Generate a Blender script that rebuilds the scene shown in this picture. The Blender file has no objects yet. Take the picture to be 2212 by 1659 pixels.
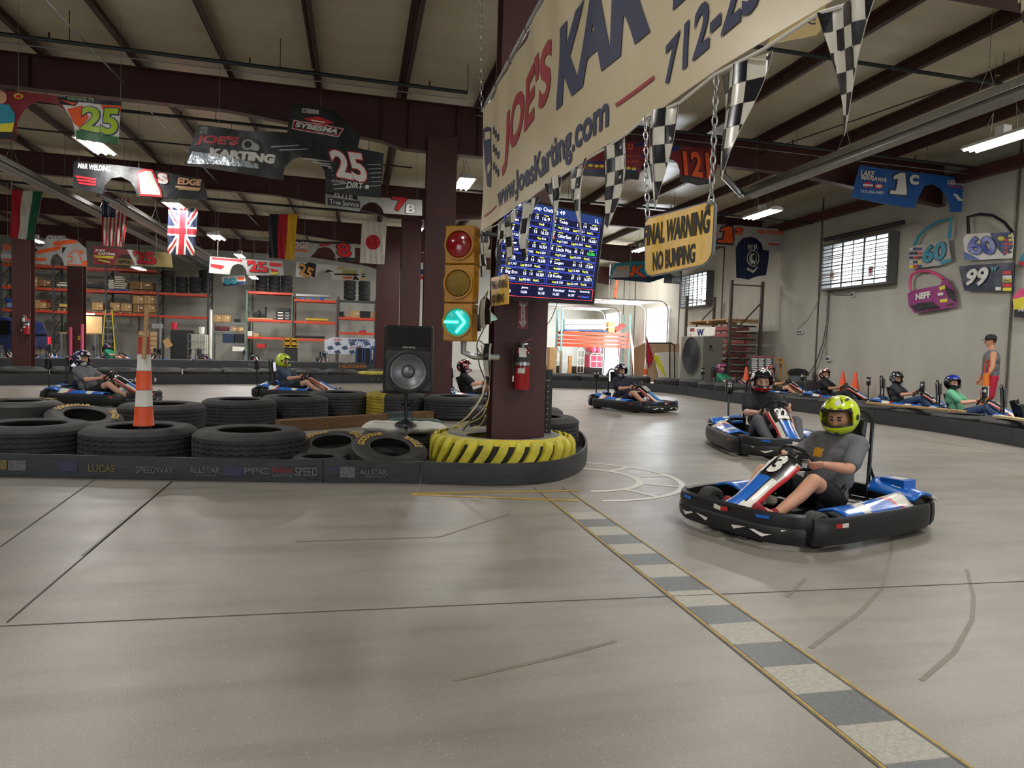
import bpy, bmesh, math, random
from mathutils import Vector as V, Matrix, noise
R = math.radians
sc = bpy.context.scene
# ---------------- camera, world, exposure ----------------
CAMH, YAW, PITCH, ROLL, FPX = 1.25, R(12.4), R(2.8), R(1.7), 1530.0
fw = V((math.sin(YAW)*math.cos(PITCH), math.cos(YAW)*math.cos(PITCH), -math.sin(PITCH)))
rt0 = V((math.cos(YAW), -math.sin(YAW), 0)); up0 = rt0.cross(fw)
rt = rt0*math.cos(ROLL) + up0*math.sin(ROLL); up = rt.cross(fw)
cd = bpy.data.cameras.new('camera'); cam = bpy.data.objects.new('camera', cd)
sc.collection.objects.link(cam); sc.camera = cam
cd.sensor_width = 36; cd.lens = 36*FPX/2212; cd.clip_end = 300; cd.clip_start = 0.05
cam.matrix_world = Matrix(((rt.x, up.x, -fw.x, 0), (rt.y, up.y, -fw.y, 0), (rt.z, up.z, -fw.z, CAMH), (0, 0, 0, 1)))
w = bpy.data.worlds.new('sky'); sc.world = w; w.use_nodes = True
bg = w.node_tree.nodes['Background']; bg.inputs[0].default_value = (0.80, 0.90, 1.0, 1); bg.inputs[1].default_value = 2.2
sc.view_settings.view_transform = 'Standard'; sc.view_settings.look = 'None'
sc.view_settings.gamma = 1; sc.view_settings.use_curve_mapping = False
sc.view_settings.exposure = 0.6
sc.cycles.max_bounces = 6; sc.cycles.diffuse_bounces = 3; sc.cycles.glossy_bounces = 3
sc.cycles.transparent_max_bounces = 8; sc.cycles.sample_clamp_indirect = 6; sc.cycles.caustics_reflective = False; sc.cycles.caustics_refractive = False
C0 = V((0, 0, CAMH))
def ray(px, py): return rt*((px-1106)/FPX) + up*((829.5-py)/FPX) + fw
def hz(px, py, z): d = ray(px, py); return C0 + d*((z-CAMH)/d.z)
def hy(px, py, y): d = ray(px, py); return C0 + d*(y/d.y)
def hx(px, py, x): d = ray(px, py); return C0 + d*(x/d.x)
def hd(px, py, f): return C0 + ray(px, py)*f
def gw(r, f): return V((r*math.cos(YAW)+f*math.sin(YAW), -r*math.sin(YAW)+f*math.cos(YAW), 0))   # ground point from right/forward metres
# unseen lamps without fixtures, added overhead to fill the near part of the hall
def area(name, loc, rot, sx, sy, power, col):
    l = bpy.data.lights.new(name, 'AREA'); l.shape = 'RECTANGLE'; l.size = sx; l.size_y = sy; l.energy = power; l.color = col
    o = bpy.data.objects.new(name, l); o.location = loc; o.rotation_euler = rot; sc.collection.objects.link(o); return o
LAMP = (1.0, 0.975, 0.94)
for lx, ly in ((-9, 2), (-2.5, 1), (4.5, 2.5), (10.5, 3), (-4, 9), (5.5, 9), (3, -5), (-5, -5), (-13, 11), (12.5, 9)):
    area('strip_or_fill_light', (lx, ly, 5.75), (0, 0, 0), .35, 1.25, 95, LAMP)

# ---------------- helpers ----------------
def lin(h):
    h = h.lstrip('#'); o = []
    for i in (0, 2, 4):
        c = int(h[i:i+2], 16)/255; o.append(c/12.92 if c <= .04045 else ((c+.055)/1.055)**2.4)
    return o
MC = {}
def M(name, hexc='#808080', rough=.6, metal=0, var=.10, scale=6, bump=0, bscale=40, emit=0, spec=.5, coat=0, stretch=None):
    if name in MC: return MC[name]
    m = bpy.data.materials.new(name); m.use_nodes = True; nt = m.node_tree; b = nt.nodes['Principled BSDF']
    c = lin(hexc); N = nt.nodes.new; L = nt.links.new
    tc = N('ShaderNodeTexCoord'); mp = N('ShaderNodeMapping'); L(tc.outputs['Object'], mp.inputs[0])
    if stretch: mp.inputs['Scale'].default_value = stretch
    nz = N('ShaderNodeTexNoise'); nz.inputs['Scale'].default_value = scale; nz.inputs['Detail'].default_value = 5; nz.inputs['Roughness'].default_value = .6
    L(mp.outputs[0], nz.inputs['Vector'])
    rp = N('ShaderNodeValToRGB'); L(nz.outputs['Fac'], rp.inputs[0]); rp.color_ramp.elements[0].position = .32; rp.color_ramp.elements[1].position = .68
    rp.color_ramp.elements[0].color = [max(0, x*(1-var)) for x in c]+[1]; rp.color_ramp.elements[1].color = [min(1, x*(1+var)) for x in c]+[1]
    L(rp.outputs[0], b.inputs['Base Color'])
    b.inputs['Roughness'].default_value = rough; b.inputs['Metallic'].default_value = metal; b.inputs['Specular IOR Level'].default_value = spec
    if coat: b.inputs['Coat Weight'].default_value = coat; b.inputs['Coat Roughness'].default_value = .1
    if bump:
        n2 = N('ShaderNodeTexNoise'); n2.inputs['Scale'].default_value = bscale; n2.inputs['Detail'].default_value = 3
        L(mp.outputs[0], n2.inputs['Vector']); bp = N('ShaderNodeBump'); bp.inputs['Strength'].default_value = bump; bp.inputs['Distance'].default_value = .02
        L(n2.outputs['Fac'], bp.inputs['Height']); L(bp.outputs[0], b.inputs['Normal'])
    if emit:
        b.inputs['Emission Color'].default_value = c+[1]; b.inputs['Emission Strength'].default_value = emit
    MC[name] = m; return m
def tag(o, label=None, cat=None, group=None, kind=None):
    if label: o['label'] = label
    if cat: o['category'] = cat
    if group: o['group'] = group
    if kind: o['kind'] = kind
    return o
def thing(name, label, cat, loc=(0, 0, 0), rotz=0, group=None, scale=1):
    o = bpy.data.objects.new(name, None); sc.collection.objects.link(o); o.empty_display_size = .1
    o.matrix_basis = Matrix.Translation(loc) @ Matrix.Rotation(rotz, 4, 'Z') @ Matrix.Scale(scale, 4)
    return tag(o, label, cat, group)
def dup(root, loc=None, rotz=None, label=None, scale=None):
    def cp(o, par):
        c = o.copy(); sc.collection.objects.link(c); c.parent = par
        if par: c.matrix_parent_inverse = o.matrix_parent_inverse.copy()
        for ch in o.children: cp(ch, c)
        return c
    r = cp(root, None)
    if loc is not None:
        s = scale or root.matrix_basis.to_scale().x
        rz = rotz if rotz is not None else root.matrix_basis.to_euler().z
        r.matrix_basis = Matrix.Translation(loc) @ Matrix.Rotation(rz, 4, 'Z') @ Matrix.Scale(s, 4)
    if label: r['label'] = label
    return r
def frame(d, upv=V((0, 0, 1))):
    d = d.normalized(); a = upv if abs(d.dot(upv)) < .98 else V((1, 0, 0))
    u = d.cross(a).normalized(); return u, u.cross(d)*-1 if False else d.cross(u)*-1
class MB:
    def __init__(s): s.v = []; s.f = []; s.mi = []; s.mats = []; s.T = None
    def m(s, mat):
        if mat not in s.mats: s.mats.append(mat)
        return s.mats.index(mat)
    def add(s, vs, fs, mat):
        k = len(s.v); i = s.m(mat)
        s.v += [s.T @ V(p) for p in vs] if s.T else [V(p) for p in vs]
        for f in fs: s.f.append([k+q for q in f]); s.mi.append(i)
        return s
    def box(s, c, d, mat, rot=None):
        c = V(c); x, y, z = [q/2 for q in d]
        vs = [V((a*x, b*y, e*z)) for a in (-1, 1) for b in (-1, 1) for e in (-1, 1)]
        if rot is not None:
            if not isinstance(rot, Matrix): rot = Matrix.Rotation(rot, 3, 'Z')
            vs = [rot @ q for q in vs]
        return s.add([c+q for q in vs], [(0, 1, 3, 2), (4, 6, 7, 5), (0, 4, 5, 1), (2, 3, 7, 6), (0, 2, 6, 4), (1, 5, 7, 3)], mat)
    def bar(s, a, b, w, h, mat):
        a = V(a); b = V(b); u, v = frame(b-a); vs = []
        for p in (a, b):
            for i, j in ((-1, -1), (1, -1), (1, 1), (-1, 1)): vs.append(p+u*i*w/2+v*j*h/2)
        return s.add(vs, [(0, 1, 2, 3), (7, 6, 5, 4), (0, 4, 5, 1), (1, 5, 6, 2), (2, 6, 7, 3), (3, 7, 4, 0)], mat)
    def tube(s, pts, r, mat, n=8, closed=False, caps=True):
        pts = [V(p) for p in pts]; k = len(pts); rs = r if isinstance(r, (list, tuple)) else [r]*k; vs = []; u = None
        for i, p in enumerate(pts):
            if closed: d = pts[(i+1) % k]-pts[i-1]
            else: d = pts[min(i+1, k-1)]-pts[max(i-1, 0)]
            if d.length < 1e-7: d = V((0, 0, 1))
            d.normalize()
            if u is None: u, _ = frame(d)
            u = (u-d*u.dot(d)); u = u.normalized() if u.length > 1e-5 else frame(d)[0]
            v = d.cross(u)
            for j in range(n):
                a = 2*math.pi*j/n; vs.append(p+(u*math.cos(a)+v*math.sin(a))*rs[i])
        fs = []
        for i in range(k if closed else k-1):
            for j in range(n):
                a = i*n+j; b = i*n+(j+1) % n; c = ((i+1) % k)*n
                fs.append((a, b, c+(j+1) % n, c+j))
        if caps and not closed: fs += [tuple(range(n))[::-1], tuple((k-1)*n+j for j in range(n))]
        return s.add(vs, fs, mat)
    def lathe(s, prof, n, mat, T=None, closed=False, mfun=None):
        vs = []; k = len(prof)
        for i in range(n):
            a = 2*math.pi*i/n
            for r, z in prof: vs.append(V((r*math.cos(a), r*math.sin(a), z)))
        if T: vs = [T @ q for q in vs]
        fs = []; 
        for i in range(n):
            i2 = (i+1) % n
            for j in range(k if closed else k-1):
                j2 = (j+1) % k; fs.append((i*k+j, i2*k+j, i2*k+j2, i*k+j2))
        if mfun:
            k0 = len(s.v); s.add(vs, [], mat); kk = k if closed else k-1
            for q, f in enumerate(fs): s.f.append([k0+x for x in f]); s.mi.append(s.m(mfun(q//kk, q % kk)))
            return s
        return s.add(vs, fs, mat)
    def grid(s, fn, nu, nv, mat, mfun=None):
        k0 = len(s.v); s.add([fn(i/nu, j/nv) for i in range(nu+1) for j in range(nv+1)], [], mat)
        for i in range(nu):
            for j in range(nv):
                a = k0+i*(nv+1)+j; s.f.append([a, a+nv+1, a+nv+2, a+1]); s.mi.append(s.m(mfun((i+.5)/nu, (j+.5)/nv) if mfun else mat))
        return s
    def prism(s, poly, fn, mat):      # poly: 2-D outline, fn(u,v,side)->3D
        n = len(poly); vs = [fn(u, v, 0) for u, v in poly]+[fn(u, v, 1) for u, v in poly]
        return s.add(vs, [tuple(range(n))[::-1], tuple(range(n, 2*n))]+[(i, (i+1) % n, n+(i+1) % n, n+i) for i in range(n)], mat)
    def ball(s, c, r, mat, n=12, rot=None):
        c = V(c); r = V(r) if isinstance(r, (tuple, list, V)) else V((r, r, r)); vs = []; h = n//2
        for i in range(h+1):
            t = math.pi*i/h
            for j in range(n):
                a = 2*math.pi*j/n; q = V((math.sin(t)*math.cos(a)*r.x, math.sin(t)*math.sin(a)*r.y, math.cos(t)*r.z))
                vs.append(c+(rot @ q if rot else q))
        return s.add(vs, [(i*n+j, (i+1)*n+j, (i+1)*n+(j+1) % n, i*n+(j+1) % n) for i in range(h) for j in range(n)], mat)
    def caps(s, a, b, ra, rb, mat, n=12):
        a = V(a); b = V(b); d = (b-a); L = d.length or 1e-6; d = d/L; pts = []; rs = []
        for t in (-90, -60, -30, 0): pts.append(a+d*ra*math.sin(R(t))); rs.append(max(ra*math.cos(R(t)), 1e-4))
        for t in (0, 30, 60, 90): pts.append(b+d*rb*math.sin(R(t))); rs.append(max(rb*math.cos(R(t)), 1e-4))
        return s.tube(pts, rs, mat, n)
    def text(s, txt, fn, mat, off=.02, T=None):    # fn(s,t)->3-D over the text's unit box
        vs, fs = glyphs(txt, off); return s.add([fn(a, b) for a, b in vs], fs, mat)
    def build(s, name, parent=None, world=False, smooth=True, bev=0, ang=35, weld=True, normals=True):
        me = bpy.data.meshes.new(name); vs = s.v
        if world and parent is not None:
            inv = parent.matrix_basis.inverted(); vs = [inv @ p for p in vs]
        me.from_pydata(vs, [], s.f)
        for q in s.mats: me.materials.append(q)
        me.polygons.foreach_set('material_index', s.mi)
        if weld or normals:
            bm = bmesh.new(); bm.from_mesh(me)
            if weld: bmesh.ops.remove_doubles(bm, verts=bm.verts, dist=1e-5)
            if normals: bmesh.ops.recalc_face_normals(bm, faces=bm.faces)
            bm.to_mesh(me); bm.free()
        if smooth:
            me.shade_smooth(); me.set_sharp_from_angle(angle=R(ang))
        o = bpy.data.objects.new(name, me); sc.collection.objects.link(o)
        if parent: o.parent = parent
        if bev:
            b = o.modifiers.new('bevel', 'BEVEL'); b.width = bev; b.segments = 2; b.limit_method = 'ANGLE'
        return o
def kids(mb, name, parent, **k): return mb.build(name, parent, **k)
# text outlines, normalised to the box of the un-thickened glyphs
_tsc = bpy.data.scenes.new('scratch'); GC = {}
def _raw(txt, off):
    c = bpy.data.curves.new('t', 'FONT'); c.body = txt; c.offset = off; c.resolution_u = 3; c.fill_mode = 'BOTH'
    o = bpy.data.objects.new('t', c); _tsc.collection.objects.link(o); _tsc.view_layers[0].update()
    dg = _tsc.view_layers[0].depsgraph; dg.update(); e = o.evaluated_get(dg); me = e.to_mesh()
    vs = [(p.co.x, p.co.y) for p in me.vertices]; fs = [tuple(p.vertices) for p in me.polygons]
    e.to_mesh_clear(); bpy.data.objects.remove(o); bpy.data.curves.remove(c); return vs, fs
def glyphs(txt, off=.02, base=None):
    base = off if base is None else base; k = (txt, off, base)
    if k in GC: return GC[k]
    if txt == '1':   # slab-serif racing one
        g = min(.12, (off-base)*3.2); P = [(.0-g, 0-g), (1+g, 0-g), (1+g, .16+g), (.74+g, .16+g), (.74+g, 1+g), (.42-g, 1+g), (.02-g, .84+g), (.02-g, .68-g), (.32-g, .72-g), (.32-g, .16+g), (.0-g, .16+g)]
        GC[k] = (P, [tuple(range(11))]); return GC[k]
    b, _ = _raw(txt, base); vs, fs = _raw(txt, off) if off != base else (b, _)
    if not b: b = [(0, 0), (1, 1)]
    x0 = min(p[0] for p in b); x1 = max(p[0] for p in b); y0 = min(p[1] for p in b); y1 = max(p[1] for p in b)
    GC[k] = ([((x-x0)/max(x1-x0, 1e-5), (y-y0)/max(y1-y0, 1e-5)) for x, y in vs], fs); return GC[k]
# a flat or rippled sheet (sign, flag, banner, body panel) standing on its own plane, traced outline, real thickness
class Sheet:
    def __init__(s, P0, n, ripple=0, freq=2.5, thick=.006, step=.15, eps=.0025, seed=0, fn=None):
        s.P = V(P0); s.n = V(n).normalized(); s.u = V((0, 0, 1)).cross(s.n).normalized(); s.w = s.n.cross(s.u)
        s.r, s.fq, s.th, s.step, s.eps, s.sd, s.fn = ripple, freq, thick, step, eps, seed, fn; s.items = []; s.base = []
        if s.n.dot(C0-s.P) < 0: s.n = -s.n; s.u = -s.u
    def uv(s, px, py):
        d = ray(px, py); t = (s.P-C0).dot(s.n)/d.dot(s.n); q = C0+d*t-s.P; return (q.dot(s.u), q.dot(s.w))
    def P3(s, u, v, z=0): return s.P+s.u*u+s.w*v+s.n*z
    def outline(s, pts, mat): s.base.append(([s.uv(*p) for p in pts], mat)); return s
    def poly(s, pts, mat, layer=1): s.items.append(([s.uv(*p) for p in pts], [tuple(range(len(pts)))], mat, layer)); return s
    def polyuv(s, pts, mat, layer=1): s.items.append((list(pts), [tuple(range(len(pts)))], mat, layer)); return s
    def ell(s, cx, cy, rx, ry, mat, layer=1, n=20, slope=0):
        return s.poly([(cx+rx*math.cos(a*2*math.pi/n), cy+ry*math.sin(a*2*math.pi/n)+slope*rx*math.cos(a*2*math.pi/n)) for a in range(n)], mat, layer)
    def text(s, txt, q, mat, off=.03, layer=2, out=None, ext=.04):   # q: four pixel corners bl, br, tr, tl, or a box x0,y0,x1,y1 plus slope
        if not isinstance(q[0], (tuple, list)):
            x0, y0, x1, y1 = q[:4]; k = q[4] if len(q) > 4 else .07; sh = q[5] if len(q) > 5 else 0
            q = [(x0-sh/2, y1), (x1-sh/2, y1+k*(x1-x0)), (x1+sh/2, y0+k*(x1-x0)), (x0+sh/2, y0)]
        Q = [s.uv(*p) for p in q]
        def f(a, b): return tuple(Q[0][i]*(1-a)*(1-b)+Q[1][i]*a*(1-b)+Q[2][i]*a*b+Q[3][i]*(1-a)*b for i in (0, 1))
        if out:
            off = min(off, .036); ext = min(ext, .026); vs, fs = glyphs(txt, off+ext, off); s.items.append(([f(*p) for p in vs], fs, out, layer)); layer += 1
        vs, fs = glyphs(txt, off, off); s.items.append(([f(*p) for p in vs], fs, mat, layer)); return s
    def h(s, u, v):
        if s.fn: return s.fn(u, v)
        if not s.r: return 0
        return s.r*(noise.noise(V((u*s.fq, v*s.fq*.6, s.sd)))+.35*noise.noise(V((u*s.fq*3, v*s.fq*2, s.sd+5))))
    def build(s, name, parent=None, world=True):
        mats = []; out = bmesh.new()
        def piece(pts, fs, mat, z, solid):
            if mat not in mats: mats.append(mat)
            b = bmesh.new(); vv = [b.verts.new((p[0], p[1], 0)) for p in pts]
            for f in fs:
                try: b.faces.new([vv[i] for i in f])
                except ValueError: pass
            bmesh.ops.triangulate(b, faces=b.faces)
            if s.r or s.fn:
                for ax in (0, 1):
                    lo = min(p[ax] for p in pts); hi = max(p[ax] for p in pts)
                    for k in range(math.floor(lo/s.step)+1, math.ceil(hi/s.step)):
                        c = V((0, 0, 0)); c[ax] = k*s.step; no = V((0, 0, 0)); no[ax] = 1
                        bmesh.ops.bisect_plane(b, geom=list(b.verts)+list(b.edges)+list(b.faces), plane_co=c, plane_no=no)
            bmesh.ops.recalc_face_normals(b, faces=b.faces)
            for f in b.faces:
                if f.normal.z < 0: f.normal_flip()
            for q in b.verts: q.co.z = s.h(q.co.x, q.co.y)+z
            if solid:
                g = bmesh.ops.duplicate(b, geom=list(b.faces)); fl = [x for x in g['geom'] if isinstance(x, bmesh.types.BMFace)]
                vl = {q for f in fl for q in f.verts}
                for q in vl: q.co.z -= s.th
                for f in fl: f.normal_flip()
                be = [e for e in b.edges if e.is_boundary and not any(q in vl for q in e.verts)]
                ex = bmesh.ops.extrude_edge_only(b, edges=be)
                for q in ex['geom']:
                    if isinstance(q, bmesh.types.BMVert): q.co.z -= s.th
                bmesh.ops.remove_doubles(b, verts=b.verts, dist=1e-5)
            k = mats.index(mat); mp = {}
            for q in b.verts: mp[q] = out.verts.new(s.P3(*q.co))
            for f in b.faces:
                try: nf = out.faces.new([mp[q] for q in f.verts]); nf.material_index = k; nf.smooth = not solid or abs(f.normal.z) > .3
                except ValueError: pass
            b.free()
        for pts, mat in s.base: piece(pts, [tuple(range(len(pts)))], mat, 0, True)
        for pts, fs, mat, L in s.items: piece(pts, fs, mat, L*s.eps, False)
        if parent is not None and world:
            inv = parent.matrix_basis.inverted()
            for q in out.verts: q.co = inv @ q.co
        me = bpy.data.meshes.new(name); out.to_mesh(me); out.free()
        for q in mats: me.materials.append(q)
        me.set_sharp_from_angle(angle=R(50))
        o = bpy.data.objects.new(name, me); sc.collection.objects.link(o)
        if parent: o.parent = parent
        return o
def fuse(mb, name, parent, voxel=.014, mfun=None, mats=None, smooth=4):
    me = bpy.data.meshes.new(name); me.from_pydata(mb.v, [], mb.f); o = bpy.data.objects.new(name, me); _tsc.collection.objects.link(o)
    bm = bmesh.new(); bm.from_mesh(me); bmesh.ops.recalc_face_normals(bm, faces=bm.faces); bm.to_mesh(me); bm.free()
    r = o.modifiers.new('r', 'REMESH'); r.mode = 'VOXEL'; r.voxel_size = voxel; r.use_smooth_shade = True
    q = o.modifiers.new('s', 'SMOOTH'); q.iterations = smooth; q.factor = .5
    _tsc.view_layers[0].update(); dg = _tsc.view_layers[0].depsgraph; dg.update()
    m2 = bpy.data.meshes.new_from_object(o.evaluated_get(dg)); m2.name = name; bpy.data.objects.remove(o)
    m2.materials.clear()
    for t in mats: m2.materials.append(t)
    if mfun: m2.polygons.foreach_set('material_index', [mfun(p.center) for p in m2.polygons])
    else: m2.polygons.foreach_set('material_index', [0]*len(m2.polygons))
    m2.shade_smooth(); o2 = bpy.data.objects.new(name, m2); sc.collection.objects.link(o2)
    if parent: o2.parent = parent
    return o2
# ---------------- materials ----------------
maroon = M('maroon_steel', '#4c2925', .5, var=.12, scale=3); maroonD = M('maroon_purlin', '#432622', .55, var=.12, scale=3)
black = M('black_plastic', '#1c1d1f', .42, var=.25, scale=9); blackm = M('black_metal', '#18191b', .4, var=.2); rubber = M('tire_rubber', '#363534', .75, var=.28, scale=7, bump=.25, bscale=60)
white = M('white_paint', '#e6e3da', .45, var=.04); red = M('red_paint', '#b8242a', .45, var=.08); blue = M('blue_plastic', '#1f6fd0', .35, var=.08)
blued = M('dark_blue', '#1d2c66', .4, var=.1); yellow = M('yellow_paint', '#d9c431', .5, var=.15); orange = M('orange_plastic', '#ef5a2b', .45, var=.06)
grey = M('grey_metal', '#8a8c8c', .4, .4, var=.08); silver = M('galvanised_metal', '#b9bbbb', .3, .8, var=.08); dgrey = M('dark_grey', '#3c3e40', .5, var=.15)
chrome = M('chrome', '#d8d8d8', .15, 1, var=.02); cardb = M('cardboard', '#b08a5a', .8, var=.1, scale=4); cardd = M('cardboard_dark', '#8a6642', .85, var=.12); wood = M('bare_wood', '#b89468', .75, var=.2, scale=5, stretch=(1, 8, 8))
woodd = M('weathered_wood', '#6e5238', .85, var=.3, scale=5, stretch=(1, 8, 8), bump=.2); rackred = M('rack_orange', '#c9462c', .45, var=.1); postg = M('rack_post', '#44484a', .5, var=.15)
skin = M('skin', '#d9a184', .55, var=.06, scale=12); gold = M('gold_letters', '#c8a24a', .6, var=.2)
# ---------------- room shell ----------------
def zroof(x): return 6.28-.0175*(x-1.63)
def structure(o): o['kind'] = 'structure'; return o
def concrete_floor():
    m = bpy.data.materials.new('polished_concrete'); m.use_nodes = True; nt = m.node_tree; b = nt.nodes['Principled BSDF']; N = nt.nodes.new; L = nt.links.new
    tc = N('ShaderNodeTexCoord')
    def nz(scale, sx=1, sy=1, det=5, ro=.6):
        mp = N('ShaderNodeMapping'); mp.inputs['Scale'].default_value = (sx, sy, 1); L(tc.outputs['Object'], mp.inputs[0])
        n = N('ShaderNodeTexNoise'); n.inputs['Scale'].default_value = scale; n.inputs['Detail'].default_value = det; n.inputs['Roughness'].default_value = ro; L(mp.outputs[0], n.inputs['Vector']); return n.outputs['Fac']
    def mix(f, a, bb, t='MIX'):
        x = N('ShaderNodeMix'); x.data_type = 'RGBA'; x.blend_type = t
        if isinstance(f, float): x.inputs[0].default_value = f
        else: L(f, x.inputs[0])
        for i, q in ((6, a), (7, bb)):
            if isinstance(q, (list, tuple)): x.inputs[i].default_value = q
            else: L(q, x.inputs[i])
        return x.outputs[2]
    def ramp(f, p0, p1):
        r = N('ShaderNodeMapRange'); L(f, r.inputs[0]); r.inputs[1].default_value = p0; r.inputs[2].default_value = p1; return r.outputs[0]
    c1 = lin('#9b958a')+[1]; c2 = lin('#86817a')+[1]; c3 = lin('#7c776e')+[1]
    base = mix(ramp(nz(.55), .35, .65), c1, c2); base = mix(ramp(nz(1.6, .35, 2.2), .45, .75), base, c3)
    base = mix(ramp(nz(90, det=2), .62, .75), base, lin('#b8b1a0')+[1]); base = mix(ramp(nz(260, det=2), .60, .75), base, lin('#655f54')+[1])
    L(base, b.inputs['Base Color']); rr = N('ShaderNodeMapRange'); L(nz(3), rr.inputs[0]); rr.inputs[3].default_value = .26; rr.inputs[4].default_value = .48; L(rr.outputs[0], b.inputs['Roughness'])
    bp = N('ShaderNodeBump'); bp.inputs['Strength'].default_value = .12; bp.inputs['Distance'].default_value = .01; L(nz(120, det=3), bp.inputs['Height']); L(bp.outputs[0], b.inputs['Normal'])
    b.inputs['Specular IOR Level'].default_value = .55
    return m
conc = concrete_floor()
pwhite = M('floor_white_paint', '#a9a598', .5, var=.2, scale=60); pdark = M('floor_dark_paint', '#656868', .42, var=.2, scale=60); pyel = M('floor_yellow_paint', '#b08f35', .5, var=.3, scale=30)
crack = M('saw_cut', '#4c4740', .8); skid = M('skid_rubber', '#7c7466', .5, var=.12, scale=20)
fl = MB(); fl.add([(-26, -6, 0), (14.2, -6, 0), (14.2, 41.2, 0), (-26, 41.2, 0)], [(0, 1, 2, 3)], conc)
for i, (x0, x1, y0, y1) in enumerate([(-26.2, 14.4, -6, 41.3)]):
    fl.add([(x0, y0, -.2), (x1, y0, -.2), (x1, y1, -.2), (x0, y1, -.2)], [(3, 2, 1, 0)], conc)
def fpoly(pts, mat, z=.0015): fl.add([(x, y, z) for x, y in pts], [tuple(range(len(pts)))], mat)
k = 0; y = 1.38
while y < 5.2:
    fpoly([(1.615, y), (1.87, y), (1.87, y+.225), (1.615, y+.225)], pwhite if k % 2 == 0 else pdark); y += .225; k += 1
for x in (1.605, 1.88): fpoly([(x-.006, .5), (x+.006, .5), (x+.006, 5.9), (x-.006, 5.9)], pyel, .0018); fpoly([(x-.02, .5), (x-.012, .5), (x-.012, 6.2), (x-.02, 6.2)], crack, .0016)
def fline(p, q, w2, mat, z=.0017):
    p = V(p); q = V(q); d = (q-p).normalized(); n = V((-d.y, d.x))*w2; fpoly([tuple(p-n), tuple(q-n), tuple(q+n), tuple(p+n)], mat, z)
def g2(px, py): q = hz(px, py, 0); return (q.x, q.y)
for a, b in (((0, 1353), (1106, 1303)), ((1106, 1303), (2212, 1256))): fline(g2(*a), g2(*b), .004, crack)
yj = g2(2212, 1256)[1]
for dy in (4.9, 9.8, 14.7): fline((-20, yj+dy), (14, yj+dy), .004, crack)
fline(g2(205, 1036), g2(0, 1182), .006, crack); fline(g2(372, 1040), g2(180, 1200), .012, M('floor_patch', '#6f6a5f', .5)); fline(g2(372, 1040), g2(15, 1345), .005, crack)
def arc(cx, cy, r, a0, a1, w2, mat, n=30, z=.0019, ex=1):
    for i in range(n):
        t0 = R(a0+(a1-a0)*i/n); t1 = R(a0+(a1-a0)*(i+1)/n)
        fpoly([(cx+(r+e)*math.cos(t)*ex, cy+(r+e)*math.sin(t)) for t, e in ((t0, -w2), (t1, -w2), (t1, w2), (t0, w2))], mat, z)
# painted emblem: two concentric rings with spokes, and a yellow arrow tail
ce = g2(1250, 1040); ce = (ce[0]+.02, ce[1]+.15); ro = 1.02; ri = .62
pem = M('emblem_white_paint', '#d6d3ca', .55, var=.12, scale=60); arc(ce[0], ce[1], ro, -95, 75, .03, pem); arc(ce[0], ce[1], ri, -95, 75, .035, pem)
for a in (-62, -28, 5, 38): fline((ce[0]+ri*math.cos(R(a)), ce[1]+ri*math.sin(R(a))), (ce[0]+ro*math.cos(R(a)), ce[1]+ro*math.sin(R(a))), .03, pem, .0021)
fline(g2(885, 1067), g2(1250, 1060), .025, pyel, .0023); fline(g2(890, 1069), g2(1250, 1082), .025, pyel, .0022)
for pts in ([(1930, 1140), (1924, 1200), (1905, 1270), (1860, 1320), (1750, 1400)], [(2088, 1230), (2103, 1290), (2100, 1340), (2060, 1410), (1990, 1470)], [(1740, 1250), (1700, 1290)], [(980, 1470), (1200, 1420), (1330, 1385)],
            [(1100, 1110), (950, 1160), (640, 1170)], [(2212, 985), (1990, 950), (1900, 930)]):
    for a, b in zip(pts, pts[1:]): fline(g2(*a), g2(*b), .011, skid, .0013)
structure(fl.build('floor', smooth=False, weld=False, normals=False))
# ceiling: insulation blanket sagging between purlins
def ceil_mat():
    m = M('roof_insulation', '#c4bba0', .38, var=.07, scale=.8, stretch=(.3, 2.5, 1)); return m
cm = ceil_mat(); ce_ = MB(); PUR = [(-4.17+1.655*i) for i in range(-13, 11)]
def cfn(u, v):
    x = -26+40.2*u; y = -6+47.3*v; ph = ((x+4.17)/1.655) % 1
    sag = -.05*math.sin(math.pi*ph)+.018*noise.noise(V((x*.7, y*3.3, 0)))+.012*noise.noise(V((x*.3, y*9, 4)))
    return V((x, y, zroof(x)+.22+sag))
ce_.grid(cfn, 150, 300, cm); structure(ce_.build('ceiling', weld=False, normals=False))
def wall_mat():
    m = M('tilt_up_concrete', '#b5b3a8', .75, var=.10, scale=.9, bump=.15, bscale=9, stretch=(1, 1, .4)); return m
wm = wall_mat()
WX = 14.0
def wall_holes(name, const, axis, lo, hi, zt, holes, mat, t=.25):
    # axis 'x': wall plane x=const spanning y lo..hi ; holes (a0,a1,z0,z1)
    mb = MB(); xs = sorted({lo, hi}|{h[0] for h in holes}|{h[1] for h in holes}); zs = sorted({0, zt}|{h[2] for h in holes}|{h[3] for h in holes})
    for a0, a1 in zip(xs, xs[1:]):
        for z0, z1 in zip(zs, zs[1:]):
            if any(h[0] <= a0+1e-6 and a1 <= h[1]+1e-6 and h[2] <= z0+1e-6 and z1 <= h[3]+1e-6 for h in holes): continue
            c = ((const+t/2), (a0+a1)/2, (z0+z1)/2) if axis == 'x' else ((a0+a1)/2, const+t/2, (z0+z1)/2)
            mb.box(c, (t, a1-a0, z1-z0) if axis == 'x' else (a1-a0, t, z1-z0), mat)
    return structure(mb.build(name, smooth=False, bev=0))
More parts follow.
